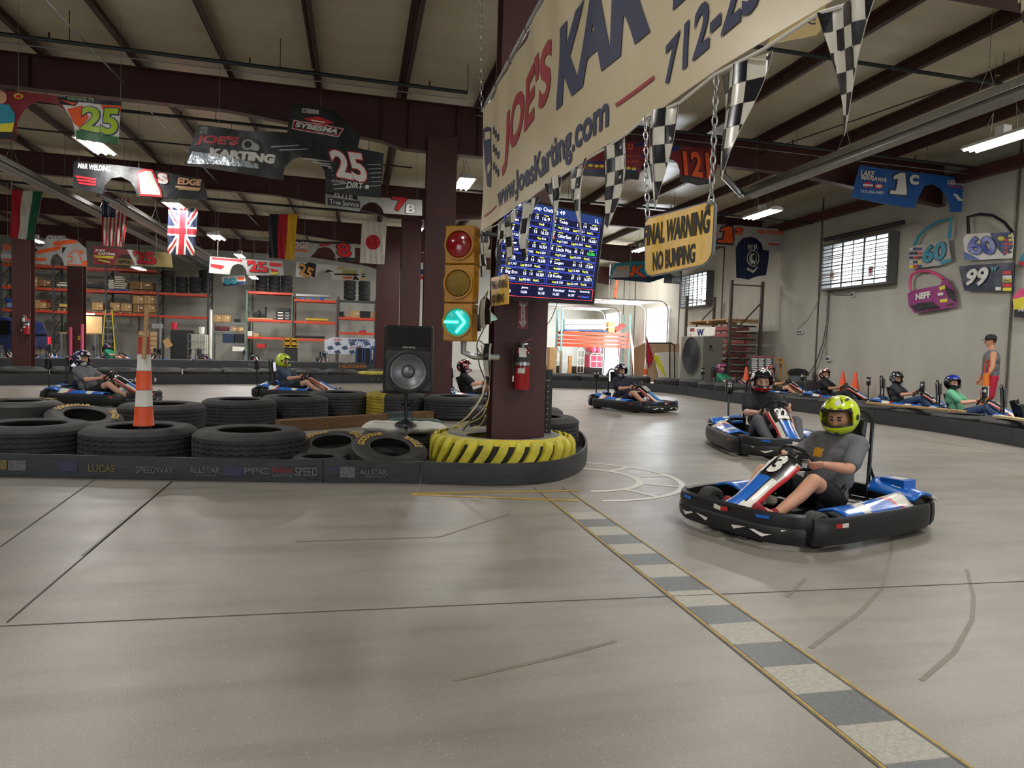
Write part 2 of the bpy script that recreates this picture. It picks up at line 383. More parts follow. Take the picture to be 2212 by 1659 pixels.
W1 = (16.4, 19.1, 3.35, 4.62); W2 = (26.4, 28.7, 3.3, 4.6); D1 = (30.45, 33.0, 0, 3.45); D2 = (36.6, 38.9, 0, 3.45)
wall_holes('wall_right', WX, 'x', -6, 41.2, 6.4, [W1, W2, D1, D2], wm)
wall_holes('wall_back', 41.0, 'y', -26, 14.25, 6.9, [], wm)
wall_holes('wall_left', -26.2, 'x', -6, 41.2, 7.0, [], wm, t=.2)
wall_holes('wall_front', -6.25, 'y', -26, 14.25, 6.9, [(-14, -8, 0, 3.2), (5, 11, 0, 3.2)], wm)
# panel joints of the tilt-up walls
n = 1
for yj in (9.35, 12.9, 19.6, 25.6, 29.4, 34.6, 36.2):
    structure(MB().box((WX-.012, yj, 3.1), (.03, .05, 6.2), M('wall_joint', '#5e5a52', .9)).build('trim_%d' % n, smooth=False)); n += 1
for xj in (-19, -11.3, -5.6, 2.2, 8.5):
    structure(MB().box((xj, 40.985, 3.2), (.05, .03, 6.4), M('wall_joint')).build('trim_%d' % n, smooth=False)); n += 1
# windows: bright louvred glazing in a deep box frame with bars
def window(i, y0, y1, z0, z1, bars):
    r = thing('window_%d' % i, None, None, (WX, (y0+y1)/2, z0)); del_ = None; r['kind'] = 'structure'
    fr = M('window_frame', '#5b5a58', .6); lv = M('window_louvre', '#c8c8c8', .3)
    f = MB()
    for a, b in (((y0-.06, z0-.06), (y1+.06, z0)), ((y0-.06, z1), (y1+.06, z1+.06)), ((y0-.06, z0), (y0, z1)), ((y1, z0), (y1+.06, z1))):
        f.box((WX-.14, (a[0]+b[0])/2, (a[1]+b[1])/2), (.34, b[0]-a[0], b[1]-a[1]), fr)
    f.build('window_frame', r, world=True, smooth=False)
    g = MB(); nz_ = 12
    for k in range(1, nz_): g.box((WX-.29, (y0+y1)/2, z0+(z1-z0)*k/nz_), (.04, y1-y0, .022), fr)
    for k in range(1, 6): g.box((WX-.30, y0+(y1-y0)*k/6, (z0+z1)/2), (.03, .014 if k % 2 else .05, z1-z0), fr)
    g.build('louvre', r, world=True, smooth=False)
    b = MB()
    for k in range(bars): b.tube([(WX-.34, y0-.05, z0+.12+(z1-z0-.24)*k/(bars-1)), (WX-.34, y1+.05, z0+.12+(z1-z0-.24)*k/(bars-1))], .012, fr, 6)
    b.build('security_bar', r, world=True)
    gm = bpy.data.materials.get('frosted_glass')
    if not gm:
        gm = bpy.data.materials.new('frosted_glass'); gm.use_nodes = True; q = gm.node_tree.nodes['Principled BSDF']; q.inputs['Transmission Weight'].default_value = 1; q.inputs['Roughness'].default_value = 0; q.inputs['IOR'].default_value = 1.02
    MB().box((WX-.27, (y0+y1)/2, (z0+z1)/2), (.008, y1-y0, z1-z0), gm).build('pane', r, world=True, smooth=False)
    return r
window(1, *W1, 5); window(2, *W2, 5)
for (y0_, y1_, z0_, z1_), pw__ in ((W1, 70), (W2, 60), (D1, 520), (D2, 420)):   # daylight standing in the openings
    area('daylight', (WX+.32, (y0_+y1_)/2, (z0_+z1_)/2+.01), (0, R(90), 0), z1_-z0_, y1_-y0_, pw__, (.84, .92, 1.0))
# pale gravel yard outside the openings
yard = MB().add([(14.3, 5, -.05), (60, 5, -.05), (60, 60, -.05), (14.3, 60, -.05)], [(0, 1, 2, 3)], M('pale_gravel', '#d8d2c4', .9))
structure(yard.build('ground', smooth=False, normals=False))
def roll_door(i, d):
    r = thing('door_%d' % i, None, None, (WX, (d[0]+d[1])/2, 0)); r['kind'] = 'structure'
    t = MB()
    for yy in (d[0]-.06, d[1]+.06):
        pts = [(WX-.08, yy, 0.02), (WX-.08, yy, d[3]-.25)]+[(WX-.08-.45*(1-math.cos(R(a))), yy, d[3]-.25+.45*math.sin(R(a))) for a in range(15, 91, 15)]+[(WX-4.2, yy, d[3]+.2)]
        t.tube(pts, .035, silver, 6)
        t.tube([(WX-4.1, yy, d[3]+.2), (WX-4.1, yy, zroof(10))], .02, silver, 5); t.tube([(WX-2.0, yy, d[3]+.2), (WX-2.0, yy, zroof(12))], .02, silver, 5)
    t.build('track', r, world=True)
    for k in range(6):
        p = MB(); p.box((WX-.85-.62*k, (d[0]+d[1])/2, d[3]+.21), (.58, d[1]-d[0], .05), white)
        for q in (-.2, .2): p.box((WX-.85-.62*k+q, (d[0]+d[1])/2, d[3]+.175), (.05, d[1]-d[0], .03), white)
        p.build('door_panel', r, world=True, smooth=False)
roll_door(1, D1); roll_door(2, D2)
# ---------------- steel frame ----------------
def col(x, y, wd, zt, label, dp=.3):
    r = thing('steel_column', label, 'column', (x, y, 0), group='maroon steel columns'); mb = MB()
    mb.box((0, -dp/2, zt/2), (wd, .02, zt), maroon); mb.box((0, dp/2, zt/2), (wd, .02, zt), maroon); mb.box((0, 0, zt/2), (.02, dp, zt), maroon)
    mb.build('h_section', r, smooth=False, bev=.004)
    b = MB(); b.box((0, 0, .015), (wd+.1, dp+.12, .03), maroon)
    for sx in (-1, 1):
        for sy in (-1, 1): b.tube([(sx*wd*.35, sy*(dp/2+.03), .02), (sx*wd*.35, sy*(dp/2+.03), .07)], .014, grey, 6)
    b.build('base_plate', r, smooth=False); return r
CX = 1.645
col(CX, 7.28, .56, 6.2, 'maroon steel column standing inside the yellow tractor tire')
col(CX, 15.0, .62, 5.6, 'maroon steel column right behind the black loudspeaker')
col(CX, 23.3, .62, 5.6, 'maroon steel column seen just left of the one behind the loudspeaker', .4)
q = hy(836, 700, 27.3); col(q.x, 27.3, .86, 5.6, 'maroon steel column beside the wooden-ended shelf, next to the japanese flag', .4)
q = hy(51, 700, 27.0); col(q.x, 27.0, .56, 5.0, 'maroon steel column carrying a small red extinguisher by the parked vehicle', .35)
q = hy(166, 700, 30.4); col(q.x, 30.4, .54, 5.0, 'maroon steel column with pink posts and yellow sticker', .35)
def rafter(Y, label, cols=(1.645,), z0=None, off=0):
    r = thing('roof_beam', label, 'beam', (0, Y, 0), group='maroon roof beams')
    top = lambda x: zroof(x)+off
    def bot(x):
        d = min(abs(x-c) for c in (-22, 1.645, 14.0)); return top(x)-(.62 if d > 4.2 else .62+(4.2-d)/4.2*.38 if d > .8 else 1.0)
    xs = [-26, -18]+[-17.8+.1*0]+[-14, -10, -6, -2.555, -1, .4, .845, 2.445, 3.5, 5.845, 8, 9.8, 12, 13.2, 14]
    mb = MB(); xs = sorted(set(xs))
    mb.prism([(x, top(x)) for x in xs]+[(x, bot(x)) for x in reversed(xs)], lambda u, v, s: V((u, (s-.5)*.012, v)), maroon)
    mb.build('web', r, smooth=False)
    f = MB()
    for a, b in zip(xs, xs[1:]):
        for g, th in ((top, -.01), (bot, .01)): f.bar((a, 0, g(a)+th), (b, 0, g(b)+th), .22, .02, maroon)
    f.build('flange', r, smooth=False)
    s = MB()
    for x in (-17, -6, .4, .95, CX+.3, 2.4, 8): s.box((x, 0, (top(x)+bot(x))/2), (.012, .2, top(x)-bot(x)-.03), maroon)
    s.build('stiffener', r, smooth=False); return r
rafter(7.28, 'nearest maroon roof beam, crossing above the yellow hanging sign to the top right')
rafter(15.0, 'maroon roof beam meeting the column behind the loudspeaker, above the black 25 panel')
rafter(23.0, 'maroon roof beam passing just above the row of national flags')
rafter(30.7, 'maroon roof beam behind the national flags')
rafter(38.4, 'furthest maroon roof beam, above the storage racks')
for i, x in enumerate(PUR):
    mb = MB(); z = zroof(x)
    mb.box((x, 17.5, z+.1), (.014, 47, .2), maroonD); mb.box((x+.045, 17.5, z+.006), (.1, 47, .012), maroonD); mb.box((x-.04, 17.5, z+.2), (.09, 47, .012), maroonD)
    o = mb.build('purlin', smooth=False); tag(o, 'maroon z-shaped roof purlin running under the insulation from front to back wall', 'purlin', 'maroon roof purlins')
# wall girts / eave strut on the right wall
tag(MB().box((WX-.13, 17.5, 5.62), (.2, 47, .25), maroon).build('eave_beam', smooth=False), 'maroon eave beam along the top of the right concrete wall', 'beam')
# ---------------- sprinkler pipes, conduits ----------------
pipem = M('sprinkler_pipe', '#15171b', .45, var=.1); cond = M('conduit', '#8b8984', .4, .5)
def pipe_run(px, py, z, x0, x1, r, mat, label, heads=0, name='sprinkler_pipe', cat='pipe', group=None, hang=True):
    y = hz(px, py, z).y; t = thing(name, label, cat, (0, y, z), group=group); sl = -.0175
    mb = MB().tube([(x0, 0, sl*(x0-1.6)), (x1, 0, sl*(x1-1.6))], r, mat, 8); mb.build('pipe', t)
    if heads:
        x = x0+.7
        while x < x1:
            h = MB().tube([(x, 0, sl*(x-1.6)), (x, 0, sl*(x-1.6)+.12)], .014, mat, 6); h.tube([(x, 0, sl*(x-1.6)+.12), (x, 0, sl*(x-1.6)+.13)], .03, gold, 8); h.build('sprinkler_head', t); x += heads
    if hang:
        x = x0+.4
        while x < x1: MB().tube([(x, 0, sl*(x-1.6)), (x, 0, zroof(x)-z+.2)], .006, mat, 4).build('hanger_rod', t); x += 3.3
    return t
pipe_run(690, 165, 5.95, -15, 1.9, .035, pipem, 'black sprinkler pipe under the roof at the upper left, in front of the first beam', 3.1)
pipe_run(690, 181, 5.85, -15, 1.9, .009, cond, 'thin grey conduit just below the nearest sprinkler pipe', name='conduit', hang=False)
pipe_run(560, 278, 5.95, -20, 1.3, .035, pipem, 'black sprinkler pipe passing behind the green 25 panel', 3.1)
pipe_run(160, 302, 5.85, -20, 1.3, .02, pipem, 'slim black pipe above the second roof beam on the left', 3.3)
pipe_run(560, 445, 5.6, -22, 1.3, .04, pipem, 'dark pipe from which the national flags hang')
pipe_run(2000, 140, 5.95, 3.2, 13.9, .032, pipem, 'black sprinkler pipe at the upper right behind the large pennant', 3.1)
pipe_run(1700, 300, 5.95, 2.2, 13.9, .032, pipem, 'black sprinkler pipe above the blue hanging panel', 3.1)
pipe_run(1700, 316, 5.85, 2.2, 13.9, .009, cond, 'thin conduit below the sprinkler pipe above the blue panel', name='conduit', hang=False)
pipe_run(1600, 455, 5.7, 2.2, 13.9, .03, pipem, 'black sprinkler pipe behind the yellow hanging sign', 3.1)
def rod(a, b, r, mat, label, name='brace_rod', cat='rod'):
    return tag(MB().tube([a, b], r, mat, 8).build(name), label, cat)
rod(hz(98, 0, 6.1), hz(575, 505, 5.9), .016, silver, 'long diagonal galvanised brace rod crossing the upper left under the roof')
rod(hz(1600, 345, 5.9), hz(2120, 165, 5.9), .012, pipem, 'thin dark brace rod under the roof at the right')
rod(hz(575, 505, 5.9), hz(640, 570, 5.8), .02, silver, 'short lower end of diagonal brace rod beside black red yellow flag')
# yellow-black rods near the lights
def striped(a, b, r, mat, label, cat='tube', name='striped_tube', n=8):
    t = MB(); a = V(a); b = V(b)
    for i in range(n):
        p = a.lerp(b, i/n); q = a.lerp(b, (i+.9)/n); t.tube([p, q], r, mat, 8); t.tube([q, a.lerp(b, (i+1)/n)], r*.8, black, 8)
    return tag(t.build(name), label, cat)
striped(hy(2090, 335, 15.4), hy(2215, 358, 15.4), .05, yellow, 'yellow and black striped tube at the right edge under the roof', n=3)
striped(hy(1630, 452, 22.6), hy(1785, 482, 22.6), .055, yellow, 'yellow and black striped tube beside the strip light by the high window', n=4)
tag(MB().tube([hy(1335, 586, 34), hy(1335, 500, 34)], .01, cond, 5).build('hanging_cord'), 'thin cord holding the vertical striped tube', 'cord')
striped(hy(1335, 592-6, 34), hy(1328, 645, 34), .07, orange, 'vertical orange and black striped tube above the open loading door', n=3)
# radiant tube heaters
def heater(a, b, label, elbow=None):
    t = thing('tube_heater', label, 'heater', tuple(V(a))); a = V(a); b = V(b)
    MB().tube([a, b], .055, M('heater_tube', '#8d8d88', .35, .6), 10).build('tube', t, world=True)
    g = MB(); d = (b-a).normalized(); s = V((1, 0, 0))
    for u0, u1 in (((-.24, -.06), (-.12, .11)), ((-.12, .11), (.12, .11)), ((.12, .11), (.24, -.06))):
        p = [a+s*u0[0]+V((0, 0, u0[1])), b+s*u0[0]+V((0, 0, u0[1])), b+s*u1[0]+V((0, 0, u1[1])), a+s*u1[0]+V((0, 0, u1[1]))]
        g.add(p+[x+V((0, 0, .006)) for x in p], [(0, 1, 2, 3), (7, 6, 5, 4), (0, 4, 5, 1), (2, 6, 7, 3), (1, 5, 6, 2), (0, 3, 7, 4)], M('heater_reflector', '#9a9a94', .35, .7))
    g.build('reflector', t, world=True, smooth=False)
    L = (b-a).length; k = 0.5
    while k < L:
        p = a+d*k; h = MB(); h.tube([p+s*.15+V((0, 0, .1)), p+V((0, 0, .5))], .005, cond, 4); h.tube([p-s*.15+V((0, 0, .1)), p+V((0, 0, .5))], .005, cond, 4); h.tube([p+V((0, 0, .5)), (p.x, p.y, zroof(p.x)+.2)], .005, cond, 4); k += 3
        h.build('hanger_chain', t, world=True)
    if elbow: MB().tube([V(e) for e in elbow], .07, M('flex_duct', '#a3a5a6', .3, .8, bump=.3, bscale=30), 10).build('elbow_duct', t, world=True)
    return t
a = hz(0, 350, 5.0); b = hz(470, 585, 5.0); b.x = a.x; a2 = V((a.x, a.y-6, 5.0)); heater(a2, b, 'long radiant tube heater running away along the left side')
a = hz(255, 440, 4.75); b = V((a.x, a.y+15, 4.75)); heater(a, b, 'radiant tube heater with silver elbow duct beside the british flag', [a+V((0, 0, 0)), a+V((-.3, -.5, .1)), hz(222, 410, 5.0), hz(218, 395, 5.3)])
a = hz(1605, 423, 4.95); b = V((a.x, a.y-14, 4.95)); heater(a, b, 'long radiant tube heater running toward the upper right corner', [a, hz(1590, 408, 4.95), hz(1562, 378, 5.1), hz(1562, 360, 5.4)])
# ---------------- strip lights ----------------
tube_e = M('lamp_tube', '#fff7ea', .4, emit=14); lampw = M('lamp_housing', '#c9c9c6', .5)
def strip_light(px, py, z, label, ln=1.25, wd=.34, rz=0, pw=70):
    p = hz(px, py, z); t = thing('strip_light', label, 'ceiling light', tuple(p), rz, 'hanging strip lights')
    h = MB(); h.prism([(-wd/2, 0), (wd/2, 0), (wd/2-.06, .07), (.06, .09), (-.06, .09), (-wd/2+.06, .07)], lambda u, v, s: V((u, (s-.5)*ln, v)), lampw); h.box((0, 0, .16), (.16, .16, .14), lampw); h.build('housing', t, smooth=False)
    for i in (-1, 0, 1): MB().tube([(i*wd*.32, -ln/2+.02, -.012), (i*wd*.32, ln/2-.02, -.012)], .018, tube_e, 8).build('lamp_tube', t)
    c = MB(); zz = zroof(p.x)-p.z+.2
    for yy in (-.35, .35):
        for sx in (-1, 1): c.tube([(sx*.1, yy, .08), (0, yy*.6, .5)], .005, cond, 4)
        c.tube([(0, yy*.6, .5), (0, yy*.6, zz)], .005, cond, 4)
    c.build('chain', t)
    l = area('strip_or_fill_light', (0, 0, -.06), (0, 0, 0), wd, ln, pw, LAMP); l.parent = t; return t
for a in ((207, 316, 5.35, 'hanging strip light just under the green 25 panel', 1.3, .5), (379, 446, 5.05, 'hanging strip light at the top of the british flag', 1.2, .5),
          (78, 520, 4.9, 'distant strip light below the red white and green flag'), (468, 513, 4.9, 'hanging strip light between british and black red yellow flags', 1.2, .5),
          (518, 553, 4.8, 'distant strip light above the silver and red 25 panel'), (548, 600, 4.35, 'distant strip light half hidden under the silver and red 25 panel'),
          (1003, 397, 5.15, 'hanging strip light between the two columns left of the banner', 1.2, .4), (909, 495, 5.1, 'tiny distant strip light beside the column', .5, .15),
          (1646, 463, 4.85, 'hanging strip light near the high window, left of the striped tube', 1.3, .4), (2166, 303, 4.9, 'hanging strip light at the right edge of the hall', 1.3, .4),
          (1386, 539, 4.9, 'distant strip light partly behind the yellow hanging sign', 1.2, .35), (300, 560+20, 4.2, 'dim strip light over the workbench') ):
    strip_light(*a)
for lx, ly in ((-16, 20), (-8, 24), (5, 22), (7, 31), (-14, 34), (-3, 35), (4, 36), (11, 36.5), (12.0, 31.7)): area('strip_or_fill_light', (lx, ly, 5.6), (0, 0, 0), .35, 1.25, 105, LAMP)  # fill lamps added without fixtures to brighten the rear of the hall
# ---------------- tires ----------------
def tire_mesh(ro, ri, w, kind='zig', mat=None, n=72, letters=None, lmat=None, half=None):
    mat = mat or rubber; mb = MB(); sh = min(.05, w*.18)
    prof = [(ri+.02, .03, 0), (ri, .012, 0), (ri+.012, 0, 0), (ri+.05, .004, 0), ((ri+ro)/2, -.006, 0), (ro-sh*1.2, .004, 0), (ro-.02, sh*.6, 0), (ro, sh, 0)]
    g = 5 if kind != 'slick' else 0; z0 = sh; z1 = w-sh
    for i in range(1, g+1):
        z = z0+(z1-z0)*i/(g+1); prof += [(ro, z-.009, 1), (ro-.012, z-.004, 1), (ro-.012, z+.004, 1), (ro, z+.009, 1)]
    prof += [(ro, w-sh, 0), (ro-.02, w-sh*.6, 0), (ro-sh*1.2, w-.004, 0), ((ri+ro)/2, w+.006, 0), (ri+.05, w-.004, 0), (ri+.012, w, 0), (ri, w-.012, 0), (ri+.02, w-.03, 0), (ri+.07, w-.06, 0), (ro-.035, w*.7, 0), (ro-.035, w*.3, 0), (ri+.07, .06, 0)]
    k = len(prof); vs = []
    for i in range(n):
        a = 2*math.pi*i/n; zz = .006*(1 if i % 2 else -1) if kind == 'zig' else 0
        for r, z, q in prof: vs.append(V((r*math.cos(a), r*math.sin(a), z+(zz if q else 0))))
    fs = []; mi = []
    k0 = len(mb.v); mb.add(vs, [], mat)
    for i in range(n):
        for j in range(k):
            mb.f.append([i*k+j, ((i+1) % n)*k+j, ((i+1) % n)*k+(j+1) % k, i*k+(j+1) % k]); mb.mi.append(mb.m(half if half and math.cos(2*math.pi*i/n+2.95) > .62 else mat))
    if letters:
        for txt, a0, a1 in letters:
            rm = (ri+ro)/2; hh = (ro-ri)*.2
            def f(s, t): a = R(a0+(a1-a0)*s); r = rm-hh+2*hh*t; return V((r*math.cos(a), r*math.sin(a), w+.010))
            mb.text(txt, f, lmat or gold, .03)
    return mb
T1 = tire_mesh(.53, .30, .385, 'zig').build('truck_tire'); T2 = tire_mesh(.53, .30, .40, 'rib').build('truck_tire')
T3 = tire_mesh(.37, .195, .33, 'slick', M('slick_rubber', '#33322f', .6, var=.3, scale=5), letters=[('GOODYEAR', 150, 70), ('EAGLE', 20, -30)]).build('racing_tire')
T4 = tire_mesh(.52, .30, .42, 'rib', half=M('yellow_tire_paint', '#a8952f', .7, var=.3)).build('truck_tire'); TY = tire_mesh(.56, .30, .36, 'rib', M('yellow_tire_all', '#b5a53a', .7, var=.35, scale=4)).build('truck_tire')
T5 = tire_mesh(.31, .19, .21, 'rib', n=32).build('car_tire')
_used = set()
def tire(proto, loc, label, group=None, rz=0, tilt=None, name=None, sc_=None):
    o = proto if proto not in _used else proto.copy()
    if proto in _used: sc.collection.objects.link(o)
    _used.add(proto)
    m = Matrix.Translation(loc) @ (tilt if tilt else Matrix.Identity(4)) @ Matrix.Rotation(rz, 4, 'Z')
    if sc_: m = m @ Matrix.Diagonal((*sc_, 1))
    o.matrix_basis = m; o['label'] = label; o['category'] = 'tire'
    if group: o['group'] = group
    return o
def gr(px, f, z=0): q = gw((px-1106)/FPX*f, f); return V((q.x, q.y, z))
G = 'truck tires around the near island'
tire(T1, gr(68, 6.98), 'worn truck tire at the left edge, lying behind the near black barrier', G, .3)
tire(T1, gr(302, 6.98), 'truck tire with the orange and white post standing in its hole', G, 1)
tire(T1, gr(541, 6.98), 'truck tire beside the gold-lettered racing tires, right of the one holding the post', G, 2)
tire(T2, gr(350, 9.35), 'truck tire directly behind the orange and white post, second row', G, .5)
tire(T1, gr(517, 10.6), 'second-row truck tire touching the left end of the timber beam', G, 1.5)
tire(T1, gr(637, 11.6), 'second-row truck tire with heavy zigzag tread above the timber beam', G, .9)
tire(T2, gr(733, 12.6), 'ribbed truck tire between zigzag tire and half yellow tire', G, .2)
tire(T4, gr(855, 12.6), 'ribbed truck tire painted half yellow below the loudspeaker', G)
tire(T2, gr(984, 12.5), 'ribbed truck tire right of the speaker pole below the traffic light', G)
tire(T2, gr(1075, 11.3), 'truck tire peeping out left of the column behind cables', G, sc_=(.85, .85, .8))
tire(T1, gr(1063, 12.9), 'truck tire low behind the cables and the ribbed tire', G)
tire(T2, gr(1163, 8.95), 'truck tire right behind the column above the curved barrier end', G, 1, sc_=(1, 1, 1.05))
tire(T2, gr(1140, 10.4), 'truck tire further behind the column on its right side', G, 1)
tire(T3, gr(722, 7.15, .08), 'gold-lettered racing tire leaning toward the track, left of the pair', 'leaning racing tires', .5, Matrix.Rotation(R(13), 4, 'X') @ Matrix.Rotation(R(-4), 4, 'Y'), sc_=(1, 1, .6))
tire(T3, gr(842, 6.95, .11), 'gold-lettered racing tire leaning beside the yellow tractor tire', 'leaning racing tires', .6, Matrix.Rotation(R(18), 4, 'X') @ Matrix.Rotation(R(5), 4, 'Y'), sc_=(1, 1, .5))
tire(T3, gr(178, 8.3, .12), 'gold-lettered racing tire leaning behind the two front truck tires', None, .5, Matrix.Rotation(R(12), 4, 'X') @ Matrix.Rotation(R(10), 4, 'Y'), sc_=(1.1, 1.1, .7))
tire(T3, gr(40, 8.4, .14), 'racing tire lying flat at the left edge behind the front truck tire', None, 1.0, sc_=(1.2, 1.2, 1))
tire(T5, gr(690, 6.55), 'small flat tire squeezed in front of the left racing tire', sc_=(.8, .8, 1))
tire(T5, gr(1238, 7.75), 'small black tire tucked inside the curved barrier end', sc_=(.5, .5, .9))
tire(T2, gr(865, 8.0, 0), 'flat tire buried under the white sandbags', sc_=(.8, .8, .72))
# yellow tractor tire with chevron lugs
def tractor():
    ty = M('tractor_yellow', '#cfc23c', .55, var=.22, scale=5, bump=.2, bscale=30); tb = M('tractor_black', '#25241f', .7, var=.3, scale=6)
    t = thing('tractor_tire', 'yellow painted tractor tire with black chevron grooves around the column foot', 'tire', gr(1090, 7.42))
    ro, ri, w = .755, .40, .37
    prof = [(ri, .03), (ri+.03, 0), (ro-.16, 0), (ro-.05, .05), (ro-.03, .12), (ro-.03, w-.12), (ro-.05, w-.05), (ro-.16, w), (ri+.05, w-.01), (ri, w-.04), (ri+.06, w-.08), (ro-.12, w*.6), (ro-.12, w*.4), (ri+.06, .07)]
    mb = MB(); mb.lathe(prof, 96, ty, closed=True, mfun=lambda i, j: tb if 3 <= j <= 5 else (M('tractor_side', '#77766f', .7) if 7 <= j <= 9 else ty)); mb.build('carcass', t)
    lugs = 30
    for k in range(lugs):
        a0 = 2*math.pi*k/lugs; l = MB()
        for side in (0, 1):
            if side: continue
            vs = []; n = 8
            for i in range(n+1):
                s = i/n; z = w*(.985-.90*s); a = a0-.30*s**1.7+.14; half = .056+.012*math.sin(s*3.14)
                rr = ro+.012-.045*(1-min(1, s*6))-.02*max(0, s-.85)*6
                for da, r in ((-half, ro-.06), (-half*.9, rr), (half*.9, rr), (half, ro-.06)): vs.append(V((r*math.cos(a+da), r*math.sin(a+da), z)))
            fs = [(i*4+j, i*4+j+1, i*4+j+5, i*4+j+4) for i in range(n) for j in range(3)]+[(0, 1, 2, 3), (n*4+3, n*4+2, n*4+1, n*4)]
            l.add(vs, fs, ty)
        l.build('tread_lug', t)
    return t
tractor()
# ---------------- rubber belt barriers ----------------
belt = M('barrier_belt', '#303236', .5, var=.28, scale=5, stretch=(1, 1, 6), bump=.1, bscale=30)
def resample(pts, d=.12):
    pts = [V((p[0], p[1])) for p in pts]; out = [pts[0]]
    for i in range(len(pts)-1):
        p0 = pts[max(i-1, 0)]; p1 = pts[i]; p2 = pts[i+1]; p3 = pts[min(i+2, len(pts)-1)]; n = max(1, int((p2-p1).length/d))
        for k in range(1, n+1):
            t = k/n; out.append(.5*((2*p1)+(p2-p0)*t+(2*p0-5*p1+4*p2-p3)*t*t+(3*p1-p0-3*p2+p3)*t**3))
    return out
def belt_wall(pts, h, label, th=.022, group=None, cat='track barrier', decals=(), seg=None):
    P = resample(pts); t = thing('track_barrier', label, cat, (P[0].x, P[0].y, 0), group=group); N = []
    for i in range(len(P)):
        d = (P[min(i+1, len(P)-1)]-P[max(i-1, 0)]).normalized(); N.append(V((d.y, -d.x)))   # outward = right of travel
    L = [0]
    for i in range(1, len(P)): L.append(L[-1]+(P[i]-P[i-1]).length)
    def at(s, z, o):
        i = 0
        while i < len(P)-2 and L[i+1] < s: i += 1
        f = (s-L[i])/max(L[i+1]-L[i], 1e-6); p = P[i].lerp(P[i+1], f); n = N[i].lerp(N[i+1], f); return V((p.x+n.x*o, p.y+n.y*o, z))
    total = L[-1]; cuts = [0]+[c for c in (seg or []) if c < total]+[total]
    for c0, c1 in zip(cuts, cuts[1:]):
        mb = MB(); m = max(2, int((c1-c0)/.12)); prof = [(0, .004), (.006, h*.5), (0, h), (-th, h), (-th, .004)]; vs = []
        for i in range(m+1):
            s = c0+.004+(c1-c0-.008)*i/m; wob = .004*noise.noise(V((s*2, 1, 0)))
            for o, z in prof: vs.append(at(s, z+wob*(z > .1), o+wob))
        q = len(prof); mb.add(vs, [(i*q+j, (i+1)*q+j, (i+1)*q+(j+1) % q, i*q+(j+1) % q) for i in range(m) for j in range(q)]+[tuple(range(q)), tuple(m*q+j for j in range(q))][0:2], belt)
        for s0, s1, z0, z1, what, mt in decals:
            if c0 <= s0 < c1:
                if what == 'patch': mb.grid(lambda u, v: at(s0+(s1-s0)*u, z0+(z1-z0)*v, .011), 4, 1, mt)
                else: mb.text(what, lambda u, v: at(s0+(s1-s0)*u, z0+(z1-z0)*v, .012), mt, .02)
        mb.build('belt_section', t, world=True)
    return t
def bp(*pp): return [g2(*p) for p in pp]
dk = M('worn_sticker', '#606165', .7, var=.45, scale=60); dk2 = M('worn_sticker_yellow', '#6d6238', .7, var=.4, scale=60); dk3 = M('worn_sticker_red', '#7b3138', .7, var=.4, scale=60); dkb = M('worn_sticker_blue', '#3a3d55', .7, var=.4, scale=60)
near = bp((-420, 1040), (-150, 1031), (0, 1030), (300, 1036), (500, 1040), (700, 1043), (860, 1044.5), (912, 1045.5), (1055, 1050), (1142, 1047.5), (1207, 1039), (1250, 1021), (1266, 1002), (1266, 985), (1254, 965), (1225, 950))
def s_of(px):   # arc length of a pixel column along the near barrier front
    P = resample(near, .012); L = 0; tx = g2(px, 1042)
    best = (9, 0)
    for i in range(1, len(P)):
        L += (P[i]-P[i-1]).length; v = P[i]; ppx = 1106+FPX*((v.x*math.cos(YAW)-v.y*math.sin(YAW))/(v.x*math.sin(YAW)+v.y*math.cos(YAW)))
        if abs(ppx-px) < best[0] and v.y < 7.6: best = (abs(ppx-px), L)
    return best[1] if best[0] < 9 else 0
def D(px0, px1, z0, z1, what, mt): return (s_of(px0), s_of(px1), z0, z1, what, mt)
dec = [D(0, 14, .07, .15, 'patch', dk2), D(17, 57, .06, .15, 'patch', dk), D(128, 167, .06, .14, 'patch', dkb), D(190, 250, .06, .13, 'LUCAS', dk2), D(295, 375, .06, .12, 'SPEEDWAY', dk),
       D(412, 478, .07, .13, 'ALLSTAR', dk), D(424, 470, .045, .06, 'PERFORMANCE', dk), D(485, 525, .05, .14, 'patch', dkb), D(530, 585, .07, .13, 'PPC', dk), D(592, 635, .09, .14, 'Radical', dk3), D(592, 635, .05, .08, 'RACING', dk), D(640, 690, .06, .14, 'SPEED', dk),
       D(712, 732, .11, .14, 'patch', dkb), D(738, 772, .05, .15, 'patch', dk), D(780, 840, .08, .13, 'ALLSTAR', dk), D(792, 838, .055, .07, 'PERFORMANCE', dk)]
belt_wall(near, .205, 'long black rubber barrier with worn stickers curving round the tractor tire in front', decals=dec, seg=[s_of(-200+200) or None][:0]+[s_of(700), s_of(912)])
g_ = M('white_letters', '#c8c8c8', .6)
A1 = bp((-120, 836), (0, 833), (100, 832), (450, 830), (640, 829), (825, 828), (905, 829))
belt_wall(A1, .28, 'black rubber barrier across the far side of the left track straight', decals=[(3.6, 4.6, .08, .18, 'Mobil 1', g_), (11, 13, .1, .17, 'HAZARD', dk2)], seg=[3, 6.5, 10, 13])
B1 = bp((-140, 793), (0, 795), (300, 796), (600, 799), (825, 803), (900, 805))
belt_wall(B1, .37, 'black rubber barrier in front of the parked karts at the back left', decals=[(11, 12.6, .15, .3, 'RAYBESTOS', dk), (15, 16.3, .15, .3, 'HOOSIER', M('orange_sticker', '#b06a2c', .6)), (19, 21, .15, .3, 'KAR-TECH', dk), (25, 27, .15, .3, 'KENDALL', dk)], seg=[5, 10, 15, 20, 25])
tz=.8
